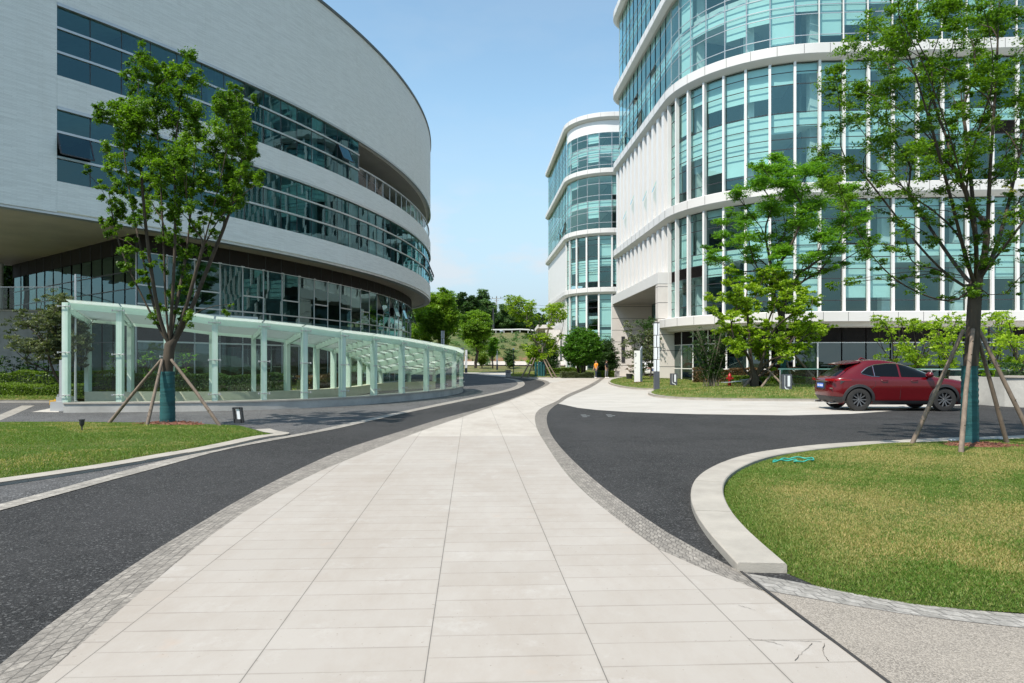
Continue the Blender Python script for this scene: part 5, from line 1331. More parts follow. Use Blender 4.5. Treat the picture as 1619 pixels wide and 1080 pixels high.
sg8 = 'props round the distant multi-stemmed tree'
for k, (u0, u1, lb) in enumerate(((824, 842, 'leftmost prop of the distant multi-stemmed tree'), (834, 846, 'second prop from the left of the distant multi-stemmed tree'), (872, 858, 'right prop of the distant multi-stemmed tree'), (879, 862, 'outer right prop of the distant multi-stemmed tree'))):
    a = G(u0, 597.2); stake((a[0] * 1.0, 67.5 + k % 2, .05), W(u1, 566, Y8 - 1), lb, sg8, .07)
for k, u in enumerate((847, 852, 856, 860)):
    x = (u - U0) * 69 / F; mb.tube([(x, 69, .05), (x, 69, 1.6)], .13, 8)
tag(mb.build('trunk_wraps', M['wrap'], smooth=60, loc=(b8[0], 69, 0)), 'teal wrapped stem bases under the distant multi-stemmed tree', 'tree wrap', None)
# trees in the middle distance on the left
def midtree(u, Y, vt, vb_, ur, vbase, label, leafm='leaf_elm', n=60, r=.8, zb=None, size=.22, per=110, stems=3):
    x = (u - U0) * Y / F; zb = H - (vbase - V0) * Y / F if zb is None else zb; zt_ = H - (vt - V0) * Y / F; zl = H - (vb_ - V0) * Y / F
    C = ell_clumps((x, Y, (zt_ + zl) / 2), (ur * Y / F - r * .5, ur * Y / F - r * .5, (zt_ - zl) / 2 - r * .3), n, r, .45, noise_=.2)
    tree('young_tree', (x, Y, zb), [(x, Y, zb + .8)], C, label, leafm, 'bark', per=per, size=size, sub=6, flat=.75, tip=.03, up=.5, step=1.)
midtree(693, 88, 458, 540, 34, 572, 'tallest bright green tree, left, over the far end of the glass canopy', n=170, r=.9, leafm='leaf_spring')
midtree(665, 92, 505, 560, 18, 574, 'low green bush tree beside the curved building end', n=70, leafm='leaf_spring')
midtree(752, 100, 491, 553, 26, 582, 'bright green tree with teal wrapped trunk, centre distance', n=120, r=.9, leafm='leaf_spring')
midtree(779, 104, 530, 570, 9, 583, 'slim young green tree right of the centre bright tree', n=24, r=.6, leafm='leaf_mid')
midtree(806, 112, 556, 582, 8, 583, 'small dark conifer-like bush before the red earth bank', n=16, r=.7, leafm='leaf_dark')
midtree(843, 108, 552, 580, 9, 584, 'yellow-green low bush before the red earth bank', n=20, r=.7, leafm='leaf_yellow')
midtree(762, 112, 556, 580, 8, 583, 'small green bush behind the centre bright tree', n=14, r=.7, leafm='leaf_hedge')
mb = MB(); HC = []
for _ in range(230):
    x = rng.uniform(-34, 14); y = rng.uniform(119, 180) if rng.random() < .5 else rng.uniform(119, 131); z = float(hz(np.array(x), np.array(y))); r_ = rng.uniform(.25, .9); HC.append((x, y, z + r_ * .5, r_)); mb.tube([(x, y, z - .1), (x, y, z + r_)], .03, 4)
v, t = leaves(HC, 30, .3, sub=4, flat=.8); tag(mesh_arrays('hillside_shrubs', v, 4, M['leaf_far'], t * .9), 'scattered low shrubs over the grassy hillside and earth bank', None, None, 'stuff')
# ridge trees: three prototypes copied along the ridge
protos = []
for k, (lm, w) in enumerate((('leaf_far', 1.), ('leaf_far', .75), ('leaf_dark', .9))):
    root = empty('ridge_tree', (0, 0, 0)); C = ell_clumps((0, 0, 5.6), (4.4 * w, 4.2 * w, 4.6), 90, 1.15, .3, noise_=.25)
    nodes, par, r_, ch = skeleton((0, 0, -.6), [(0, 0, 1.4)], C, step=1.5, tip=.04, up=.5); mb = MB(); branch_mesh(mb, nodes, par, r_, ch, 6); mb.build('trunk', M['bark'], root)
    v, t = leaves(C, 75, .42, sub=5, flat=.85); mesh_arrays('crown', v, 4, M[lm], t, root); protos.append(root)
used_p = [0, 0, 0]
ridge = [(560, 205, 1.2), (590, 205, 1.25), (615, 215, 1.1), (640, 210, 1.15), (655, 202, 1.05), (672, 212, 1.1), (712, 205, 1.0), (728, 214, 1.15), (742, 203, 1.2), (756, 212, 1.3), (768, 206, 1.05), (783, 222, .75), (796, 214, .9), (805, 220, 1.0), (816, 216, .75), (826, 226, .8), (838, 222, .75), (848, 232, .85), (530, 190, 1.), (700, 228, 1.2), (14, 62, 1.05), (-14, 58, 1.), (2, 66, 1.1), (-40, 60, 1.), (900, 240, 1), (940, 240, 1)]
ridge_lab = 'dark green broadleaf tree in the row along the hill ridge'
for k, (u, Y, s_) in enumerate(ridge):
    p = k % 3; x = (u - U0) * Y / F; z = float(hz(np.array(x), np.array(float(Y)))) if Y > 104 else 1.5
    o = protos[p] if not used_p[p] else copy_tree(protos[p]); used_p[p] = 1
    o.location = (x, Y, z - .2); o.scale = (s_ * .9,) * 3; o.rotation_euler = (0, 0, k * 1.3)
    if u < 60: tag(o, 'green tree glimpsed past the left end of the raised building', 'tree', 'trees seen under the left overhang')
    else: tag(o, ridge_lab, 'tree', 'trees along the hill ridge')
# ---- left: big olive bush, dark bush, climbing plants, hedges
b12 = ((95 - U0) * 25.6 / F, 25.6, .2)
cl12 = ell_clumps((b12[0] , 25.6, 2.75), (1.5, 1.2, 1.55), 120, .34, .35, noise_=.2)
tree('small_tree', b12, [(b12[0] + .1, 25.6, .6)], cl12, 'rounded olive-leaved small tree at the left, behind the canopy corner', 'leaf_olive', 'bark', per=260, size=.11, sub=7, flat=.8, tip=.010, step=.5, aspect=.35, rbase=.09)
def bushball(c, rad, n, r, label, leafm, name='bush', size=.1, per=90):
    C = ell_clumps(c, rad, n, r, .5, low=-.6); root = empty(name, (c[0], c[1], c[2] - rad[2]), label, 'bush'); mb = MB()
    for k in range(5): e = C[k]; mb.tube([(c[0] + random.uniform(-.1, .1), c[1], c[2] - rad[2] - .05), (e[0], e[1], e[2])], [.03, .01], 5)
    mb.build('stems', M['bark'], root); v, t = leaves(C, per, size, sub=6, flat=.9); mesh_arrays('foliage', v, 4, M[leafm], t, root)
bushball(((8 - U0) * 30 / F, 30, 1.0), (1.5, 1.1, 1.1), 60, .3, 'large dark green bush at the left edge below the stone wall', 'leaf_dark')
for (u, Y, lb) in ((50, 31, 'thin leggy shrub next to the big dark bush at the left'), (70, 31.5, 'second thin shrub before the grey stone wall at the left'), (185, 29, 'leafy shrub seen through the second canopy pane'), (235, 29, 'leafy shrub seen behind the left tree trunk'), (292, 29.5, 'leafy shrub seen right of the left tree trunk')):
    shrubtree('leggy_shrub', u, Y, 556, 14, 16, lb, 'leaf_mid', r=.22, per=60, size=.08, vb=600, cat='shrub')
def hedge(P0, P1, w, h, label, leafm, n=9000, size=.06, z0=.1, name='hedge', wav=.06):
    """clipped hedge: a dense box of twigs covered with small leaves"""
    P0 = np.array(P0, float); P1 = np.array(P1, float); L_ = np.linalg.norm(P1 - P0); e = (P1 - P0) / L_; nn_ = np.array([-e[1], e[0]])
    root = empty(name, (P0[0], P0[1], z0), label, 'hedge')
    s = rng.uniform(0, L_, n); f = rng.random(n); a = rng.uniform(-.5, .5, n) * w; zz_ = rng.uniform(0, h, n); top = f < .45; frt = (f >= .45) & (f < .85)
    hh = h * (1 + wav * np.sin(s * 2.3) + wav * .7 * np.sin(s * 5.1 + 1)); zz_ = np.where(top, hh - np.abs(rng.normal(0, .05, n)), zz_ * hh / h); a = np.where(frt, -w / 2 + np.abs(rng.normal(0, .05, n)) + .04 * np.sin(s * 4), a)
    p = np.c_[P0[0] + e[0] * s + nn_[0] * a, P0[1] + e[1] * s + nn_[1] * a, z0 + zz_]
    nrm = rng.normal(0, 1, (n, 3)); nrm[:, 2] = np.abs(nrm[:, 2]) + .3; nrm /= np.linalg.norm(nrm, axis=1)[:, None]
    t = rng.normal(0, 1, (n, 3)); t -= nrm * (t * nrm).sum(1)[:, None]; t /= np.linalg.norm(t, axis=1)[:, None]; b = np.cross(nrm, t); q = size * rng.uniform(.6, 1.3, (n, 1))
    v = np.stack([p - t * q * .5, p + b * q * .3, p + t * q * .5, p - b * q * .3], 1).reshape(-1, 3)
    mesh_arrays('foliage', v, 4, M[leafm], np.clip(rng.normal(.4, .22, n) + .15 * np.sin(s * 1.7), 0, 1), root)
    mb = MB(); m = int(L_ / .35) + 1
    for k in range(m):
        c = P0 + e * (k + .5) * L_ / m; mb.tube([(c[0], c[1], z0 - .05), (c[0] + random.uniform(-.05, .05), c[1], z0 + h * .8)], .02, 4)
    co_ = basic('hedge_core', (.03, .05, .015), .9) if 'hc' not in M else M['hc']; M['hc'] = co_
    c = (P0 + P1) / 2; mb2 = MB(); mb2.box((c[0], c[1], z0 + h * .42), (L_ - .1, max(.1, w - .18), h * .78), rz=math.atan2(e[1], e[0])); mb2.build('twig_core', co_, root)
    return root
hedge((-32, 29.0), (-16.9, 29.2), .8, 1.0, 'dark clipped hedge behind the low ground cover at the left', 'leaf_hedge', 30000, .07, z0=.15)
hedge((-32, 27.9), (-17.2, 27.9), 1.3, .50, 'low bright green ground cover hedge in front of the dark hedge, left', 'leaf_hedge', 32000, .07, z0=.12, wav=.16)
hedge((-16.2, 28.6), (-9.2, 28.4), .7, .85, 'clipped hedge seen through the left canopy panes', 'leaf_dark', 15000, .07, z0=.2)
hedge((-9.6, 31.2), (-9.9, 44), .7, .7, 'reddish hedge along the foot of the curved building', 'leaf_red', 15000, .08, z0=.2)
hedge((13.1, 41.5), (20.8, 38.4), 1.1, .5, 'bright green low hedge before the corner of the glass building', 'leaf_hedge', 18000, .09, z0=.22)
hedge((12.0, 45.3), (22, 41.8), 1.0, .95, 'reddish brown hedge against the corner of the glass building', 'leaf_red', 18000, .10, z0=.2)
hedge((18.0, 37.6), (27, 35.4), .9, .6, 'dark green hedge behind the red car', 'leaf_dark', 14000, .09, z0=.2)
hedge((3.0, 79), (8.2, 80), 1.4, .8, 'green hedge at the foot of the farther white building', 'leaf_hedge', 9000, .12, z0=.1)
hedge((4.8, 67.6), (8.0, 68), 1.5, .5, 'dark reddish low hedge under the dome tree', 'leaf_olive', 16000, .12, z0=.05, wav=.2)
hedge((8.9, 70), (10.3, 70.6), 1.2, .6, 'small bright green hedge between the two standing people', 'leaf_hedge', 5000, .12, z0=.05)
# ================================================================== CAR
def paint():
    m, nt, out = newmat('dark_red_car_paint'); co = objco(nt)
    p = princ(nt, out, (.105, .001, .004), .25, .1, .4, coat=.6); p.inputs['Coat Roughness'].default_value = .04
    return m
M['paint'] = paint()
M['carglass'] = basic('tinted_car_glass', (.004, .005, .006), .08, var=.05, spec=.22)
M['tyre'] = basic('tyre_rubber', (.022, .021, .020), .8, var=.2, bump=.3)
M['cladding'] = basic('black_plastic_cladding', (.028, .028, .030), .55)
M['rim'] = basic('alloy_rim', (.16, .16, .165), .35, .6)
M['taillamp'] = basic('tail_lamp_red', (.25, .004, .006), .12)
M['plate'] = basic('blue_number_plate', (.02, .12, .55), .4)
M['platetext'] = basic('plate_white', (.8, .8, .8), .5)
M['chrome'] = basic('chrome_trim', (.6, .6, .6), .15, 1.)
LV = np.array([(.20, .34, 4.36, .76), (.26, .20, 4.50, .83), (.36, .10, 4.58, .875), (.48, .04, 4.63, .90), (.60, .02, 4.64, .915), (.70, .03, 4.63, .92), (.80, .05, 4.58, .92), (.88, .06, 4.48, .917), (.93, .07, 4.36, .915),
               (.98, .08, 4.15, .91), (1.02, .10, 3.92, .90), (1.05, .13, 3.68, .885), (1.08, .17, 3.50, .868), (1.12, .22, 3.38, .845), (1.18, .30, 3.24, .815), (1.26, .41, 3.05, .78), (1.34, .53, 2.86, .745), (1.42, .66, 2.66, .71), (1.50, .80, 2.44, .675), (1.55, .90, 2.25, .65), (1.59, 1.02, 2.05, .62), (1.615, 1.16, 1.88, .57), (1.63, 1.34, 1.72, .46)])
def lvz(z): return [float(np.interp(z, LV[:, 0], LV[:, k])) for k in (1, 2, 3)]
def expn(z): return float(np.interp(z, [.2, .6, 1.05, 1.2, 1.63], [5, 5.5, 5.5, 4.5, 3.2]))
def halfw(x, z):
    a, b, w = lvz(z); c = (a + b) / 2; h = (b - a) / 2; n = expn(z); t = min(1, abs((x - c) / h)); return w * (1 - t ** n) ** (1 / n)
def car_body():
    mb = MB(); K = 72; vs = []
    zs = []
    for i in range(len(LV) - 1):
        for k in range(2): zs.append(LV[i, 0] + (LV[i + 1, 0] - LV[i, 0]) * k / 2)
    zs.append(LV[-1, 0])
    for z in zs:
        a, b, w = lvz(z); c = (a + b) / 2; h = (b - a) / 2; n = expn(z)
        for k in range(K):
            t = 2 * math.pi * k / K; ct, st = math.cos(t), math.sin(t)
            x = c + h * math.copysign(abs(ct) ** (2 / n), ct); y = w * math.copysign(abs(st) ** (2 / n), st)
            # waist pinch along the lower doors
            if .3 < z < .75: y *= 1 - .025 * math.exp(-((x - 2.3) / 1.1) ** 2) * math.sin(math.pi * (z - .3) / .45)
            vs.append((x, y, z))
    fs = [(i * K + k, i * K + (k + 1) % K, (i + 1) * K + (k + 1) % K, (i + 1) * K + k) for i in range(len(zs) - 1) for k in range(K)]
    fs.append(tuple(range(K - 1, -1, -1))); m = len(zs) - 1; top = [m * K + k for k in range(K)]
    ctr = len(vs); vs.append((1.53, 0, 1.642)); fs += [(top[k], top[(k + 1) % K], ctr) for k in range(K)]
    mb.add(vs, fs); return mb
WX = (.86, 3.52); WR = .37
def car(name, label, loc, rz, paintm, simple=False):
    root = empty(name, (0, 0, 0), label, 'car')
    bo = car_body().build('body', [paintm, M['cladding']], root)
    cut = MB()
    for wx in WX: cut.lathe([(.415, -1.2), (.415, 1.2)], (wx, 0, .36), 40, mi=1, axis='y')
    co_ = cut.build('cutter', [M['cladding'], M['cladding']])
    import bmesh
    for oo_ in (bo, co_):
        bm = bmesh.new(); bm.from_mesh(oo_.data); bmesh.ops.remove_doubles(bm, verts=bm.verts, dist=1e-5); bmesh.ops.recalc_face_normals(bm, faces=bm.faces); bm.to_mesh(oo_.data); bm.free()
    bo.modifiers.new('b', 'BOOLEAN').object = co_; bo.modifiers['b'].operation = 'DIFFERENCE'; bo.modifiers['b'].solver = 'EXACT'
    bpy.context.view_layer.update(); dg = bpy.context.evaluated_depsgraph_get(); me = bpy.data.meshes.new_from_object(bo.evaluated_get(dg))
    bo.modifiers.clear(); bo.data = me; bpy.data.objects.remove(co_)
    me.shade_smooth(); me.set_sharp_from_angle(angle=R(42))
    ins = MB(); ins.box((2.2, 0, .5), (3.9, 1.2, .44)); ins.build('underbody', M['cladding'], root)
    # windows
    def patch(pname, mat, x0, x1, lo, hi, side, nx=22, nz=8, o=.006, par=root):
        mb = MB(); vs = []
        for i in range(nx + 1):
            x = x0 + (x1 - x0) * i / nx; a, b = lo(x), hi(x)
            for j in range(nz + 1): z = a + (b - a) * j / nz; vs.append((x, side * (halfw(x, z) + o), z))
        mb.add(vs, [(i * (nz + 1) + j, (i + 1) * (nz + 1) + j, (i + 1) * (nz + 1) + j + 1, i * (nz + 1) + j + 1) for i in range(nx) for j in range(nz)]); return mb.build(pname, mat, par, smooth=0)
    top = lambda x: float(np.interp(x, [.95, 1.15, 1.4, 1.8, 2.15, 2.5, 2.8, 3.05, 3.25], [1.20, 1.36, 1.455, 1.50, 1.49, 1.42, 1.31, 1.19, 1.11]))
    bel = lambda x: float(np.interp(x, [.95, 1.25, 1.5, 3.25], [1.195, 1.115, 1.10, 1.065]))
    for sd in (-1, 1):
        patch('quarter_window', M['carglass'], .96, 1.33, bel, top, sd)
        patch('rear_side_window', M['carglass'], 1.37, 2.12, bel, top, sd)
        patch('front_side_window', M['carglass'], 2.18, 3.20, bel, top, sd)
        mb = MB(); X = np.linspace(.96, 3.2, 30)
        mb.tube([(x, sd * (halfw(x, top(x) + .012) + .006), top(x) + .012) for x in X], .011, 5)
        mb.tube([(x, sd * (halfw(x, bel(x) - .012) + .006), bel(x) - .012) for x in np.linspace(.96, 1.5, 10)], .010, 5); mb.tube([(1.35, sd * (halfw(1.35, z) + .01), z) for z in (1.11, 1.25, 1.43)], .012, 5); mb.build('window_trim', M['chrome'], root)
        # lower cladding with arches
        mb = MB()
        for wx in WX:
            n = 26; P = [(wx + .43 * math.cos(a), .36 + .43 * math.sin(a)) for a in np.linspace(-.12, math.pi + .12, n)]
            vs = []
            for (x, z) in P:
                u = ((x - wx) / .43, (z - .36) / .43)
                for rr_, oo in ((.41, -.06), (.41, .022), (.485, .020), (.495, .002)): xx = wx + u[0] * rr_; z_ = .36 + u[1] * rr_; vs.append((xx, sd * (halfw(min(max(xx, .12), 4.5), max(.25, z_)) + oo), z_))
            mb.add(vs, [(i * 4 + j, (i + 1) * 4 + j, (i + 1) * 4 + j + 1, i * 4 + j + 1) for i in range(n - 1) for j in range(3)])
        mb.build('wheel_arch', M['cladding'], root, smooth=50)
        patch('side_sill', M['cladding'], 1.30, 3.08, lambda x: .215, lambda x: .335, sd, o=.012)
        patch('rear_bumper_side', M['cladding'], .14, .42, lambda x: .25, lambda x: .45, sd, o=.008)
        patch('front_bumper_side', M['cladding'], 3.98, 4.42, lambda x: .25, lambda x: .36, sd, o=.008)
        mb = MB()
        for x in (2.15, 1.30, 3.18):
            za, zb_ = (.36, 1.09)
            if x == 1.30: pts = [(1.30, 1.10), (1.36, .95), (1.34, .8), (1.24, .72)]
            elif x == 3.18: pts = [(3.16, 1.06), (3.06, .8), (3.02, .6), (3.06, .38)]
            else: pts = [(2.14, 1.10), (2.15, .8), (2.13, .38)]
            mb.tube([(a, sd * (halfw(a, b) + .0005) - sd * .022 * (1 if .4 < b < .7 else 0), b) for a, b in pts], .004, 4)
        mb.build('door_gap', M['cladding'], root)
        for x in (1.52, 2.45):
            mb = MB(); pts = [(x, halfw(x, .97) - .0, .97), (x + .03, halfw(x, .97) + .035, .975), (x + .19, halfw(x + .2, .97) + .035, .975), (x + .22, halfw(x + .2, .97), .97)]
            mb.tube([(a, sd * b, c) for a, b, c in pts], .013, 6); mb.build('door_handle', paintm, root, smooth=60)
        mb = MB(); mb.tube([(3.02, sd * .84, 1.09), (3.0, sd * .90, 1.12), (2.97, sd * .98, 1.15)], [.035, .06, .09], 10); mb.lathe([(.001, -.12), (.07, -.10), (.095, -.03), (.095, .05), (.07, .1), (.001, .12)], (2.99, sd * 1.0, 1.155), 12, axis='y'); mb.build('mirror', paintm, root, smooth=60)
        # tail lamp wraps the corner
        mb = MB(); vs = []
        lx = np.linspace(.02, .62, 14)
        for x in lx:
            t = (x - .02) / .6; z0, z1 = .955 - .03 * t + .045 * t, 1.03 - .035 * t
            xr = x
            for z in (z0, z1): vs.append((max(x, lvz(z)[0] + .003), sd * (halfw(max(x, lvz(z)[0] + .003), z) + .010), z))
        mb.add(vs, [(i * 2, i * 2 + 2, i * 2 + 3, i * 2 + 1) for i in range(13)]); 
        mb.bar((.0, sd * .42, .985), (.10, sd * .84, 1.0), .03, .075); mb.build('tail_lamp', M['taillamp'], root)
        mb = MB(); mb.add([(.30, sd * (halfw(.3, .9) + .012), .84), (.42, sd * (halfw(.42, .95) + .012), .96), (.66, sd * (halfw(.66, 1.0) + .012), 1.0), (.3, sd * (halfw(.3, .96) + .013), .97)], [(0, 1, 2, 3)]); mb.build('lamp_bezel', M['cladding'], root)
        mb = MB(); mb.add([(4.1, sd * (halfw(4.1, .86) + .01), .80), (4.52, sd * (halfw(4.52, .80) + .01), .76), (4.45, sd * (halfw(4.45, .85) + .01), .86), (3.98, sd * (halfw(3.98, .93) + .01), .91)], [(0, 1, 2, 3)]); mb.build('headlight', M['carglass'], root)
        for wx in WX:
            w = MB(); yc = sd * .79; w.lathe([(.22, -.11), (.30, -.118), (.352, -.105), (.365, -.07), (.365, .07), (.352, .105), (.30, .118), (.22, .11)], (wx, yc, .365), 40, axis='y', cap=False); wo_ = w.build('wheel', M['tyre'], root, smooth=40)
            rm = MB(); s_ = sd
            rm.lathe([(.245, -.10), (.245, .105 * 1), (.228, .108), (.222, .06), (.222, -.10)] if sd > 0 else [(.245, .10), (.245, -.105), (.228, -.108), (.222, -.06), (.222, .10)], (wx, yc, .365), 36, axis='y', cap=False)
            rm.lathe([(.001, sd * .085), (.035, sd * .085), (.05, sd * .07), (.05, sd * .03)], (wx, yc, .365), 16, axis='y')
            for k in range(10):
                a = 2 * math.pi * k / 10 + (.14 if k % 2 else -.14); d = (math.cos(a), math.sin(a)); a2 = 2 * math.pi * k / 10; d2 = (math.cos(a2), math.sin(a2))
                rm.bar((wx + d[0] * .04, yc + sd * .07, .365 + d[1] * .04), (wx + d2[0] * .232, yc + sd * .085, .365 + d2[1] * .232), .034, .03, up=(0, 1, 0))
            rm.build('rim', M['rim'], wo_, smooth=30)
            dk = MB(); dk.lathe([(.001, 0), (.225, 0)], (wx, yc + sd * .01, .365), 24, axis='y'); dk.build('brake_disc', M['dark'], wo_)
    # rear: glass, spoiler, plate, bumper, badge strips
    mb = MB(); vs = []; nz = 8
    for j in range(nz + 1):
        z = 1.10 + (1.47 - 1.10) * j / nz; a, b, w = lvz(z); n = expn(z); c = (a + b) / 2; h = (b - a) / 2
        for i in range(13):
            y = (-1 + 2 * i / 12) * (w * .83 - .03 * j / nz); x = c - h * (1 - min(1, abs(y / w)) ** n) ** (1 / n) - .006; vs.append((x, y, z))
    mb.add(vs, [(j * 13 + i, j * 13 + i + 1, (j + 1) * 13 + i + 1, (j + 1) * 13 + i) for j in range(nz) for i in range(12)]); mb.build('rear_window', M['carglass'], root, smooth=0)
    mb = MB(); mb.add([(.50, -.56, 1.50), (.50, .56, 1.50), (1.05, .60, 1.615), (1.05, -.60, 1.615), (.50, -.56, 1.475), (.50, .56, 1.475), (.95, .60, 1.53), (.95, -.60, 1.53)], [(0, 1, 2, 3), (7, 6, 5, 4), (0, 4, 5, 1), (1, 5, 6, 2), (2, 6, 7, 3), (3, 7, 4, 0)]); mb.build('spoiler', paintm, root, smooth=20)
    mb = MB(); mb.tube([(1.25, 0, 1.62), (1.33, 0, 1.69), (1.48, 0, 1.65)], [.03, .028, .01], 8); mb.build('roof_antenna', paintm, root, smooth=60)
    mb = MB(); mb.box((.035, 0, .80), (.05, .62, .22)); mb.build('plate_recess', M['cladding'], root)
    mb = MB(); mb.box((.004, 0, .80), (.012, .44, .14)); pl_ = mb.build('number_plate', M['plate'], root)
    mb = MB()
    for k in range(6): mb.box((-.004, .165 - k * .066 - (.02 if k > 1 else 0), .80), (.004, .036, .075)); 
    mb.build('plate_characters', M['platetext'], pl_)
    mb = MB(); mb.bar((.045, -.42, .945), (.045, .42, .945), .03, .035); mb.build('tailgate_trim', M['chrome'], root)
    mb = MB()
    for (yy, ww) in ((-.66, .16), (.66, .10)): mb.box((.07, yy, .72), (.03, ww, .025))
    mb.build('badge', M['chrome'], root)
    mb = MB(); vs = []
    for j, z in enumerate((.235, .30, .38, .46)):
        a, b, w = lvz(z); n = expn(z); c = (a + b) / 2; h = (b - a) / 2
        for i in range(17): y = (-1 + 2 * i / 16) * w * .90; vs.append((c - h * (1 - min(1, abs(y / w)) ** n) ** (1 / n) - .008, y, z))
    mb.add(vs, [(j * 17 + i, j * 17 + i + 1, (j + 1) * 17 + i + 1, (j + 1) * 17 + i) for j in range(3) for i in range(16)]); mb.build('rear_bumper', M['cladding'], root, smooth=0)
    mb = MB(); mb.tube([(.05, -.55, .24), (.4, -.55, .26)], .035, 10); mb.tube([(.05, .55, .24), (.4, .55, .26)], .035, 10); mb.build('exhaust', M['chrome'], root)
    root.location = loc; root.rotation_euler = (0, 0, rz); return root
car('parked_car', 'dark red compact SUV seen from behind its right side, parked on the pale paving', (10.18, 22.55, .004), R(-1.5), M['paint'])
M['whitepaint'] = basic('white_car_paint', (.7, .7, .7), .3, var=.02, coat=.8)
car('parked_car', 'small white car parked in the portal behind the slim tree', (13.9, 66.5, .01), R(95), M['whitepaint'])

# ================================================================== PEOPLE
def skinmesh(name, chains, mat, parent, sub=2):
    """chains: list of lists of (x,y,z,r); first vertex of later chains joins the nearest existing vertex"""
    verts = []; edges = []; rad = []
    for ch in chains:
        prev = None
        for k, (x, y, z, r) in enumerate(ch):
            if k == 0 and verts:
                d = [(Vector(v) - Vector((x, y, z))).length for v in verts]; j = int(np.argmin(d))
                if d[j] < .03: prev = j; continue
            verts.append((x, y, z)); rad.append(r); i = len(verts) - 1
            if prev is not None: edges.append((prev, i))
            prev = i
    me = bpy.data.meshes.new(name); me.from_pydata(verts, edges, []); ob = bpy.data.objects.new(name, me); COL.objects.link(ob)
    sm = ob.modifiers.new('s', 'SKIN'); sm.use_smooth_shade = True
    for i, sv in enumerate(me.skin_vertices[0].data): sv.radius = (rad[i], rad[i]); sv.use_root = (i == 0)
    ss = ob.modifiers.new('u', 'SUBSURF'); ss.levels = sub; ss.render_levels = sub
    bpy.context.view_layer.update(); m2 = bpy.data.meshes.new_from_object(ob.evaluated_get(bpy.context.evaluated_depsgraph_get())); bpy.data.objects.remove(ob)
    m2.materials.clear(); m2.materials.append(mat); m2.name = name
    for p in m2.polygons: p.use_smooth = True
    o = bpy.data.objects.new(name, m2); COL.objects.link(o); o.parent = parent; return o
M['skin'] = basic('skin', (.42, .25, .17), .5, var=.06); M['hair'] = basic('black_hair', (.012, .010, .010), .6)
M['orange'] = basic('orange_shirt', (.75, .27, .02), .8, var=.08); M['navy'] = basic('navy_trousers', (.02, .03, .06), .8); M['black_cloth'] = basic('black_shirt', (.015, .015, .02), .8); M['grey_cloth'] = basic('grey_trousers', (.22, .23, .25), .8); M['shoe'] = basic('white_shoes', (.7, .7, .68), .6)
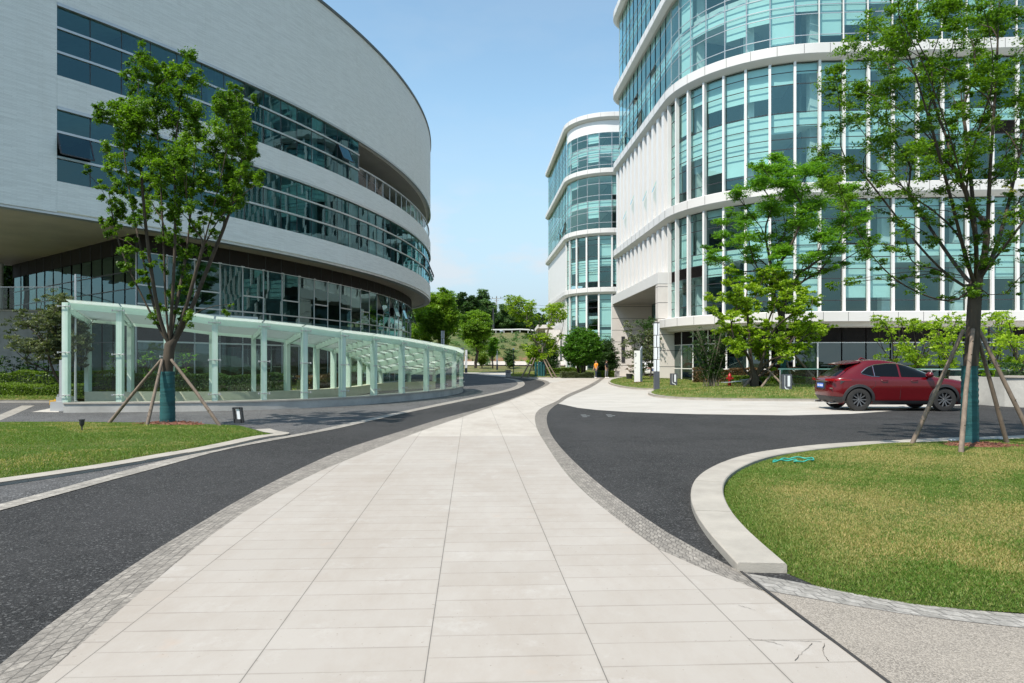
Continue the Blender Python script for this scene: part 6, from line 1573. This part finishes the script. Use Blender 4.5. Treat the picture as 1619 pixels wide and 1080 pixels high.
def person(label, loc, rz, shirt, trousers, h=1.7, sleeves=.5, bend=.0):
    root = empty('person', (0, 0, 0), label, 'person'); s = h / 1.72
    # facing -Y in local space
    def arm(sd): return [(sd * .155, 0, 1.40, .05), (sd * .215, .005, 1.36, .048), (sd * .25, .01 - bend * .1, 1.10, .038), (sd * .245, -.06 - bend * .15, .87, .026), (sd * .24, -.08 - bend * .17, .80, .028)]
    torso = [(0, 0, .95, .125), (0, 0, 1.08, .12), (0, 0, 1.25, .14), (0, .005, 1.40, .11), (0, 0, 1.47, .055), (0, -.015, 1.54, .055), (0, -.02, 1.60, .088), (0, -.012, 1.66, .080)]
    def leg(sd, st): return [(0, 0, .95, .1), (sd * .085, 0, .88, .088), (sd * .10, -.01 + st, .50, .055), (sd * .105, .02 + st, .11, .036), (sd * .11, -.03 + st, .04, .036), (sd * .115, -.16 + st, .028, .03)]
    chains = [torso, [(0, .005, 1.40, .1)] + arm(-1), [(0, .005, 1.40, .1)] + arm(1), leg(-1, .04), leg(1, -.05)]
    for sd in (-1, 1):
        ax, ay, az = sd * .24, -.08 - bend * .17, .80
        for k in range(4): chains.append([(ax, ay, az, .028), (ax + sd * .004, ay - .028 + k * .018, az - .075 - (.012 if k in (1, 2) else 0), .009), (ax - sd * .012, ay - .034 + k * .018, az - .115 - (.012 if k in (1, 2) else 0), .007)])
        chains.append([(ax, ay, az, .028), (ax - sd * .01, ay - .05, az - .045, .010), (ax - sd * .016, ay - .065, az - .08, .008)])
    skinmesh('body', chains, M['skin'], root)
    sh = [[(0, 0, .90, .15), (0, 0, 1.08, .142), (0, 0, 1.25, .158), (0, .005, 1.405, .125)]]
    for sd in (-1, 1): a = arm(sd); sh.append([(0, .005, 1.405, .12), (sd * .155, 0, 1.405, .066), (sd * .222, .005, 1.35, .064), (sd * .248, .008 - bend * .07, 1.18, .056)])
    skinmesh('shirt', sh, M[shirt], root)
    tr = [[(0, 0, .97, .13), (0, 0, .90, .125)]] + [[(0, 0, .90, .12), (sd * .09, 0, .84, .10), (sd * .102, -.01 + st, .50, .072), (sd * .106, .015 + st, .12, .058)] for sd, st in ((-1, .04), (1, -.05))]
    skinmesh('trousers', tr, M[trousers], root)
    mb = MB(); 
    for sd, st in ((-1, .04), (1, -.05)): mb.tube([(sd * .108, .05 + st, .045), (sd * .11, -.03 + st, .05), (sd * .115, -.13 + st, .035), (sd * .117, -.19 + st, .03)], [.045, .052, .046, .025], 10)
    mb.build('shoes', M['shoe'], root, smooth=80)
    mb = MB(); mb.lathe([(.001, .115), (.05, .105), (.085, .065), (.096, .015), (.09, -.03), (.06, -.05)], (0, .005, 1.635), 16); mb.build('hair', M['hair'], root, smooth=80)
    mb = MB(); mb.tube([(0, -.108, 1.615), (0, -.13, 1.585)], [.008, .014], 6); 
    mb.build('nose', M['skin'], root, smooth=80); mb = MB()
    for sd in (-1, 1): mb.lathe([(.001, -.012), (.012, 0), (.001, .012)], (sd * .032, -.098, 1.615), 8, axis='y')
    mb.bar((-.025, -.1, 1.553), (.025, -.1, 1.553), .01, .007); mb.build('face_features', M['hair'], root)
    for sd in (-1, 1): e = MB(); e.lathe([(.001, -.01), (.022, -.006), (.024, .006), (.001, .01)], (sd * .09, -.01, 1.595), 8, axis='x'); e.build('ear', M['skin'], root)
    root.location = loc; root.rotation_euler = (0, 0, rz); root.scale = (s, s, s); return root
g1 = W(942.5, 597, 65); g2 = W(960, 596, 66)
person('person in an orange T-shirt and dark trousers, standing near the entrance', (g1[0], 65, .02), R(-60), 'orange', 'navy', 1.72, bend=.6)
person('person in a black T-shirt and grey trousers, facing the one in orange', (g2[0], 66.5, .02), R(60), 'black_cloth', 'grey_cloth', 1.76)

# ================================================================== STREET FURNITURE
# fire hydrant
hy = W(1153.7, 612, 36.5); hr = empty('fire_hydrant', (hy[0], 36.5, .2), 'red fire hydrant standing on the grass beside the bamboo-like clump', 'hydrant')
x, y = hy[0], 36.5
mb = MB(); mb.lathe([(.13, 0), (.13, .04), (.085, .06), (.08, .38), (.095, .42), (.095, .56), (.11, .58), (.11, .62), (.085, .66), (.06, .73), (.02, .76), (.02, .80), (.001, .80)], (x, y, .2), 18); mb.build('barrel', M['red_paint'], hr, smooth=35)
for d in ((-1, 0), (1, 0), (0, -1)):
    mb = MB(); mb.tube([(x, y, .69), (x + d[0] * .15, y + d[1] * .15, .69)], .045, 12); mb.tube([(x + d[0] * .15, y + d[1] * .15, .69), (x + d[0] * .18, y + d[1] * .18, .69)], .058, 12); mb.build('outlet_cap', M['red_paint'], hr, smooth=35)
# wheelbarrow
wbx, wby = W(1180, 608, 36)[0], 36; wr = empty('wheelbarrow', (wbx, wby, .2), 'grey wheelbarrow with long handles lying on the grass by the hydrant', 'wheelbarrow')
mb = MB(); T_ = [(-.30, -.25, .42), (.42, -.28, .50), (.42, .28, .50), (-.30, .25, .42), (-.15, -.15, .18), (.28, -.16, .20), (.28, .16, .20), (-.15, .15, .18)]
mb.add([(wbx + a, wby + b, .2 + c) for a, b, c in T_], [(4, 5, 6, 7), (0, 1, 5, 4), (1, 2, 6, 5), (2, 3, 7, 6), (3, 0, 4, 7)]); mb.build('tray', M['silver'], wr)
for sd in (-1, 1): mb = MB(); mb.tube([(wbx - 1.25, wby + sd * .28, .2 + .28), (wbx - .3, wby + sd * .22, .2 + .36), (wbx + .62, wby + sd * .06, .2 + .2)], .018, 8); mb.build('handle', M['silver'], wr)
mb = MB(); mb.lathe([(.17, -.03), (.20, -.02), (.20, .02), (.17, .03), (.17, -.03)], (wbx + .66, wby, .40), 20, axis='y')
for k in range(8): mb.tube([(wbx + .66, wby, .40), (wbx + .66 + .18 * math.cos(k * .785), wby, .40 + .18 * math.sin(k * .785))], .005, 4)
mb.build('wheel', M['dark'], wr)
# bollard lights with a pale bent stripe
def bollard(u, Y, zb, label, h=.78, w=.42, group='flat bollard lights on the planted bed'):
    x = (u - U0) * Y / F; r = empty('bollard_light', (x, Y, zb), label, 'bollard light', group)
    mb = MB(); mb.box((x, Y, zb + h / 2), (w, .16, h)); mb.build('housing', M['lampgrey'], r)
    mb = MB(); mb.box((x + w * .17, Y - .084, zb + h * .62), (w * .26, .012, h * .60)); mb.build('diffuser', M['lampwhite'], r)
    mb = MB(); P = [(x - w * .26, zb + h * .93), (x - w * .26, zb + h * .32), (x - w * .14, zb + h * .20), (x + w * .12, zb + h * .16), (x + w * .26, zb + h * .05)]
    for a, b in zip(P[:-1], P[1:]): mb.bar((a[0], Y - .086, a[1]), (b[0], Y - .086, b[1]), .012, w * .10, up=(0, 0, 1))
    mb.build('light_strip', M['lampwhite'], r); return r
bollard(1243.5, 31.5, .18, 'dark bollard light in the grass just left of the red car', .82, .44)
bollard(1065, 40, .18, 'dark bollard light on the grass right of the tall striped lamp column', .72, .40)
# tall striped lamp column
def lampcolumn(u, Y, vt, vb_, label, w=.26, zb=.1, base=.27, n=4, group=None):
    x = (u - U0) * Y / F; zt_ = H - (vt - V0) * Y / F; h = zt_ - zb; r = empty('lamp_column', (x, Y, zb), label, 'lamp column', group)
    mb = MB(); mb.box((x, Y, zb + h * base / 2), (w * 1.05, w, h * base)); mb.build('base', M['lampgrey'], r)
    mb = MB(); mb.box((x, Y, zb + h * (1 + base) / 2), (w * .22, w * .9, h * (1 - base))); mb.box((x, Y, zt_ + .02), (w, w, .05)); mb.build('core', M['lampgrey'], r)
    sg_ = h * (1 - base) / n
    for k in range(n):
        z0 = zb + h * base + k * sg_; o = -.01 if k % 2 else .01; q = .58 if k % 2 == 0 else .32
        for sd, ww in ((-1, (1 - q) * .82), (1, q * .82)):
            mb = MB(); cx_ = x + (-w / 2 + w * ww / 2 if sd < 0 else w / 2 - w * ww / 2); mb.box((cx_, Y, z0 + sg_ * .5), (w * ww, w * .96, sg_ * .94)); mb.build('diffuser', M['lampwhite'], r)
    return r
lampcolumn(1038, 36, 511, 620, 'tall slim lamp column with white staggered panels and dark base, right of the portal', w=.26, zb=.12)
lampcolumn(700, 78, 523, 560, 'white panelled lamp column rising behind the glass canopy end', w=.35, zb=.1, base=.3)
lampcolumn(737, 95, 553, 584, 'white panelled lamp column beside the grey kiosk', w=.32, zb=.1, base=.2, n=3)
lampcolumn(786, 104, 553, 581, 'white panelled lamp column on the far lawn in the centre', w=.25, zb=.4, base=.28, n=3)
# white sign slab
sx, sy = (1008.5 - U0) * 45 / F, 45.0; sr = empty('sign_slab', (sx, sy, .2), 'white upright sign slab with small dark symbols on the grass', 'sign')
mb = MB(); mb.add([(sx - .24, sy - .1, .15), (sx + .12, sy - .16, .15), (sx + .12, sy + .0, .15), (sx - .24, sy + .06, .15), (sx - .24, sy - .1, 2.32), (sx + .12, sy - .16, 2.32), (sx + .12, sy, 2.32), (sx - .24, sy + .06, 2.32)], [(3, 2, 1, 0), (4, 5, 6, 7), (0, 1, 5, 4), (1, 2, 6, 5), (2, 3, 7, 6), (3, 0, 4, 7)]); mb.build('face_panel', M['fin'], sr)
mb = MB(); mb.add([(sx + .122, sy - .158, .15), (sx + .30, sy + .02, .15), (sx + .26, sy + .12, .15), (sx + .122, sy, .15), (sx + .122, sy - .158, 2.32), (sx + .30, sy + .02, 2.62), (sx + .26, sy + .12, 2.62), (sx + .122, sy, 2.4)], [(3, 2, 1, 0), (4, 5, 6, 7), (0, 1, 5, 4), (1, 2, 6, 5), (2, 3, 7, 6), (3, 0, 4, 7)]); mb.build('side_panel', basic('blue_grey_metal', (.30, .33, .37), .5), sr)
mb = MB()
for (a, z, w_, h_) in ((-.20, 2.12, .10, .05), (-.16, 2.03, .07, .05), (-.19, 1.95, .09, .025), (-.17, 1.50, .08, .03), (-.2, 1.2, .04, .03)): mb.box((sx + a + .02, sy - .118, z), (w_, .012, h_))
mb.build('symbols', M['dark'], sr)
tag(None or mulch((sx, sy - .35, .21), .5, .3, 'patch of bare red soil at the foot of the white sign slab'))
# potted plant by the portal
pxx, pyy = (995 - U0) * 54 / F, 54.0; pr_ = empty('potted_plant', (pxx, pyy, .05), 'small dark potted plant left of the white sign slab', 'potted plant')
mb = MB(); mb.lathe([(.20, 0), (.26, .55), (.28, .6), (.24, .6), (.22, .5), (.001, .5)], (pxx, pyy, .05), 14); mb.build('pot', M['dark'], pr_, smooth=40)
v, t = leaves(ell_clumps((pxx, pyy, 1.1), (.35, .35, .35), 12, .2), 60, .12); mesh_arrays('foliage', v, 4, M['leaf_red'], t, pr_)
# bins
def bin_(u, v, Y, w, h, label, name='litter_bin'):
    x = (u - U0) * Y / F; r = empty(name, (x, Y, 0), label, 'bin'); mb = MB(); mb.box((x, Y, h / 2 + .02), (w, w * .8, h)); mb.build('body', M['stone'], r); mb = MB(); mb.box((x, Y, h + .035), (w + .05, w * .85, .04)); mb.build('lid', M['dark'], r); mb = MB(); mb.box((x, Y - w * .41, h * .78), (w * .6, .02, h * .12)); mb.build('slot', M['dark'], r)
bin_(803.5, 596, 70, .55, .72, 'grey stone clad litter bin at the tip of the dark lane')
bin_(976, 594, 71, .42, .60, 'small dark bin against the stone wall right of the people')
bin_(881, 583, 100, .9, 1.7, 'tall dark cabinet in front of the farther white building', 'cabinet')
# thin lamp post
lx, ly = (812 - U0) * 76 / F, 76.; lr = empty('lamp_post', (lx, ly, 0), 'thin dark lamp post next to the grey litter bin', 'lamp post')
mb = MB(); mb.tube([(lx, ly, 0), (lx, ly, 2.95)], [.05, .035], 8); mb.lathe([(.10, 0), (.10, .03), (.05, .05)], (lx, ly, 0), 10); mb.build('post', M['dark'], lr)
mb = MB(); mb.lathe([(.04, 2.93), (.14, 3.0), (.14, 3.06), (.05, 3.12), (.001, 3.12)], (lx, ly, 0), 12); mb.build('lamp_head', M['lampwhite'], lr, smooth=40)
# garden lights on the left lawn
fx, fy = (378 - U0) * 15.9 / F, 15.9; fr_ = empty('garden_light', (fx, fy, .18), 'small tilted dark-framed garden light at the tip of the left lawn', 'garden light')
def tb(mb, cx_, cz_, w, h, d=.10, t=.12):
    vs = []
    for yy in (-d / 2, d / 2):
        for a, b in ((-w / 2, 0), (w / 2, 0), (w / 2, h), (-w / 2, h)): vs.append((fx + cx_ + a - (cz_ + b) * t, fy + yy, .14 + cz_ + b))
    mb.add(vs, [(0, 1, 2, 3), (7, 6, 5, 4), (0, 4, 5, 1), (1, 5, 6, 2), (2, 6, 7, 3), (3, 7, 4, 0)])
mb = MB(); tb(mb, -.085, 0, .035, .36); tb(mb, .085, 0, .045, .36); tb(mb, 0, .33, .17, .035); tb(mb, 0, .0, .17, .09); mb.build('frame', M['dark'], fr_)
mb = MB(); tb(mb, .02, .09, .07, .24, .05); mb.build('diffuser', M['lampwhite'], fr_)
gx_, gy_ = (129.5 - U0) * 13.8 / F, 13.8; gz0 = float(lawnL.z(gx_, gy_)[0]); gr = empty('spike_light', (gx_, gy_, gz0), 'short black spike light standing in the left lawn', 'garden light')
mb = MB(); mb.tube([(gx_, gy_, gz0 - .02), (gx_, gy_, gz0 + .12)], .014, 8); mb.build('spike', M['dark'], gr); mb = MB(); mb.lathe([(.02, .08), (.045, .13), (.048, .20), (.058, .205), (.058, .225), (.001, .235)], (gx_, gy_, gz0), 12); mb.build('lamp_head', M['dark'], gr, smooth=40)
# small spotlights on the right lawn edge
for u, lb in ((1505, 'tiny pale ground light left of the wrapped trunk on the right lawn'), (1584, 'tiny pale ground light right of the wrapped trunk on the right lawn')):
    x = (u - U0) * 12.7 / F; z = float(lawnR.z(x, 12.7)[0]); mb = MB(); mb.lathe([(.05, 0), (.06, .03), (.05, .05), (.001, .06)], (x, 12.7, z), 12); tag(mb.build('ground_light', M['silver'], smooth=40, loc=(x, 12.7, z)), lb, 'ground light')
# teal hose loop on the right lawn
P = [(1222, 724), (1240, 720.5), (1262, 720), (1282, 722), (1289, 724.5), (1270, 726.5), (1252, 727.5), (1262, 724.5), (1246, 723), (1222, 724.5)]
Q = []
for u, v in P: x, y, _ = G(u, v, .16); Q.append((x, y, float(lawnR.z(x, y)[0]) + .035))
mb = MB(); q = smooth([p[:2] for p in Q], 50, 2); mb.tube([(a, b, float(lawnR.z(a, b)[0]) + .03 + .01 * math.sin(i)) for i, (a, b) in enumerate(q)], .011, 6); tag(mb.build('hose', M['rope'], smooth=60, loc=tuple(Q[0])), 'thin teal hose lying in loops on the right lawn', 'hose')
# retaining wall right of the car with glass balustrade behind
wl = empty('retaining_wall', (17.2, 24.5, 0), 'low pale concrete retaining wall at the right edge behind the leaning props', 'wall')
mb = MB(); mb.prism([(16.9, 26.4), (17.25, 23.9), (17.6, 23.4), (40, 21.0), (40, 21.35), (17.8, 23.75), (17.55, 24.1), (17.25, 26.4)], 0, 1.02); mb.build('wall_body', M['concrete'], wl)
mb = MB(); mb.prism([(17.20, 23.85), (17.57, 23.35), (40, 20.95), (40, 21.4), (17.84, 23.8), (17.55, 24.12)], 1.022, 1.09); mb.build('wall_cap', M['kerb'], wl)
mb = MB(); mb.prism([(15.4, 26.6), (17.25, 26.3), (17.25, 26.6), (15.4, 26.9)], 0, .36); mb.build('wall_step', M['concrete'], wl)
hedge((18.0, 25.2), (34, 23.6), .9, 1.25, 'leafy hedge above the concrete wall at the right edge', 'leaf_dark', 16000, .08, z0=.2)
rl = empty('glass_railing', (15, 31.5, .1), 'teal tinted glass railing behind the red car, before the building', 'railing')
for k in range(10):
    a = 12.6 + k * 1.7; mb = MB(); mb.box((a + .8, 32.0 - k * .12, .75), (1.6, .015, .9)); mb.build('glass_panel', M['glassC'], rl)
    mb = MB(); mb.box((a - .03, 32.0 - k * .12, .65), (.04, .04, 1.1)); mb.build('post', M['silver'], rl)
mb = MB(); mb.bar((12.5, 32.05, 1.24), (29.6, 30.8, 1.24), .05, .05); mb.build('handrail', M['rope'] if 0 else basic('teal_handrail', (.10, .22, .19), .4), rl)

# ---- left side: terrace wall, railing, pole, barrier box, wheel stop
tw = empty('terrace_wall', (-30, 36, 0), 'tall grey stone terrace wall at the far left behind the bushes', 'wall')
mb = MB(); mb.prism([(-48, 36), (-22.8, 36), (-22.8, 36.5), (-48, 36.5)], 0, 4.25); mb.build('wall_body', M['stone'], tw)
mb = MB(); mb.prism([(-48, 35.95), (-22.75, 35.95), (-22.75, 36.55), (-48, 36.55)], 4.252, 4.33); mb.build('wall_cap', M['kerb'], tw)
for k in range(5): mb = MB(); mb.box((-23.6 - k * 2.1, 36.25, 4.95), (2.0, .015, 1.1)); mb.build('glass_panel', M['glassC'], tw)
mb = MB(); mb.bar((-22.7, 36.25, 5.55), (-34, 36.25, 5.55), .05, .05); mb.build('handrail', M['silver'], tw)
for (u, w_, vt, Y, mt, lb) in ((1, 4.2, 421, 40, 'fin', 'pale slender column at the extreme left under the overhang'),):
    x = (u - U0) * Y / F; mb = MB(); mb.lathe([(.2, 0), (.2, .2), (.14, .25), (.14, 7.2), (.2, 7.3), (.2, 7.33)], (x, Y, 0), 16); tag(mb.build('column', M['fin'], loc=(x, Y, 0), smooth=40), lb, 'column')
px_, py_ = (119.5 - U0) * 25 / F, 25.; pr2 = empty('steel_pole', (px_, py_, .1), 'thin steel pole with a short side arm behind the canopy corner', 'pole')
mb = MB(); mb.tube([(px_, py_, 0), (px_, py_, 1.6), (px_, py_, 4.78)], [.05, .04, .035], 10); mb.lathe([(.09, .1), (.09, .13), (.05, .15)], (px_, py_, 0), 10); mb.build('shaft', M['silver'], pr2, smooth=40)
mb = MB(); mb.tube([(px_, py_, 4.66), (px_ + .42, py_, 4.68)], .015, 6); mb.build('arm', M['dark'], pr2)
gb = empty('barrier_box', (-14.55, 21.6, 0), 'slim grey metal barrier cabinet at the left corner of the glass canopy', 'barrier box')
mb = MB(); mb.box((-14.35, 21.9, .85), (.16, .30, 1.55)); mb.build('cabinet', M['lampwhite'] if 0 else M['silver'], gb); mb = MB(); mb.prism([(-14.62, 21.6), (-14.1, 21.6), (-14.1, 22.1), (-14.62, 22.1)], 0, .30); mb.prism([(-14.5, 21.7), (-14.15, 21.7), (-14.15, 22.05), (-14.5, 22.05)], .3, .46); mb.build('foot', M['silver'], gb)
wx_, wy_ = G(88, 640)[0], G(88, 640)[1]; mb = MB(); mb.prism([(wx_ - .16, wy_ - .1), (wx_ + .16, wy_ - .1), (wx_ + .16, wy_ + .12), (wx_ - .16, wy_ + .12)], 0, .16); mb.lathe([(.05, .16), (.05, .19), (.001, .2)], (wx_, wy_, 0), 10); tag(mb.build('yellow_block', basic('yellow_paint', (.6, .33, .02), .6), loc=(wx_, wy_, 0)), 'small yellow and rusty block on the kerb by the barrier cabinet', 'block')
poly('pale_ramp_edge', GP([(50, 652), (92, 643.5), (93, 652.2)]), .010, M['plaza'])

# ---- far: power poles, wires, guard rail, houses
def upole(u, Y, vt, vb_, label, mat, arms=True):
    x = (u - U0) * Y / F; z1 = H - (vt - V0) * Y / F; z0 = float(hz(np.array(x), np.array(float(Y)))) - .2; r = empty('utility_pole', (x, Y, z0), label, 'utility pole')
    mb = MB(); mb.tube([(x, Y, z0), (x, Y, z1)], [.32, .18], 8); mb.build('shaft', mat, r)
    if arms:
        for dz in (.9, 1.5): mb = MB(); mb.box((x, Y - .2, z1 - dz), (3.2 if dz < 1 else 1.6, .18, .18)); mb.build('crossarm', mat, r)
        for k in (-1.4, 0, 1.4): mb = MB(); mb.tube([(x + k, Y - .2, z1 - .9), (x + k, Y - .2, z1 - .3)], .08, 6); mb.build('insulator', M['dark'], r)
    return x, Y, z1
a = upole(785, 235, 468, 520, 'pale concrete utility pole with crossarms standing on the ridge', M['concrete'])
b_ = upole(780, 190, 487, 530, 'shorter dark utility pole just left of the pale one', M['dark'], False)
for k, (e, lb) in enumerate((((30, 300, a[2] + 3), 'upper overhead wire running right from the pale utility pole'), ((34, 300, a[2] + 0), 'lower overhead wire running right from the pale utility pole'), ((-14, 236, a[2] - 14), 'overhead wire running down left from the pale utility pole'))):
    s0 = Vector((a[0] + (1.4 if k < 2 else -1.4), a[1] - .2, a[2] - .4 - .4 * (k == 1))); e = Vector(e); pts = [s0.lerp(e, t) + Vector((0, 0, -8 * t * (1 - t) * (.5 if k == 2 else 1))) for t in np.linspace(0, 1, 14)]
    mb = MB(); mb.tube(pts, .045, 5); tag(mb.build('overhead_wire', M['dark'], loc=tuple(s0)), lb, 'wire')
gr_ = empty('guard_rail', (-10, 187, 8), 'pale guard rail along the hill road', 'guard rail')
for k in range(26):
    x = -22 + k * 2.2; y = 187 + .05 * x; z = float(hz(np.array(x), np.array(y))); x2_ = x + 2.2; y2_ = 187 + .05 * x2_; z2_ = float(hz(np.array(x2_), np.array(y2_)))
    mb = MB(); mb.box((x, y, z + .5), (.14, .14, 1.1)); mb.build('post', M['fin'], gr_); mb = MB(); mb.bar((x, y - .1, z + .9), (x2_, y2_ - .1, z2_ + .9), .08, .34); mb.build('rail', M['fin'], gr_)
def house(u, Y, w, d, h, label, wallm, roofm):
    x = (u - U0) * Y / F; z = float(hz(np.array(x), np.array(float(Y)))) - .3; r = empty('house', (x, Y, z), label, 'house')
    mb = MB(); mb.box((x, Y, z + h / 2), (w, d, h)); mb.build('wall', wallm, r)
    mb = MB(); o = .5; zt_ = z + h + .02; a_ = [(x - w / 2 - o, Y - d / 2 - o, zt_), (x + w / 2 + o, Y - d / 2 - o, zt_), (x + w / 2 + o, Y + d / 2 + o, zt_), (x - w / 2 - o, Y + d / 2 + o, zt_), (x - w / 2 + 1, Y, zt_ + 2.2), (x + w / 2 - 1, Y, zt_ + 2.2)]
    mb.add(a_, [(3, 2, 1, 0), (0, 1, 5, 4), (1, 2, 5), (2, 3, 4, 5), (3, 0, 4)]); mb.build('roof', roofm, r)
    for k in range(int(w / 3)): mb = MB(); mb.box((x - w / 2 + 1.7 + k * 3, Y - d / 2 - .03, z + h * .55), (1.1, .08, 1.2)); mb.build('window', M['dark'], r)
M['rooftile'] = basic('red_roof_tiles', (.20, .07, .05), .8, var=.3, scale=1)
house(849, 290, 16, 8, 4.0, 'distant low house with a dark red roof left of the white building', M['stone'], M['rooftile'])
house(863, 300, 12, 8, 3.6, 'distant low house with a reddish roof, partly behind the multi-stemmed tree', M['cream'], M['rooftile'])

lw_ = MB(); lw_.prism([(-24, 121.6), (9, 118.2), (9, 118.8), (-24, 122.2)], .5, 1.75); tag(lw_.build('low_wall', M['cream'], loc=(-8, 120, .5)), 'low pale wall at the foot of the red earth bank', 'wall')
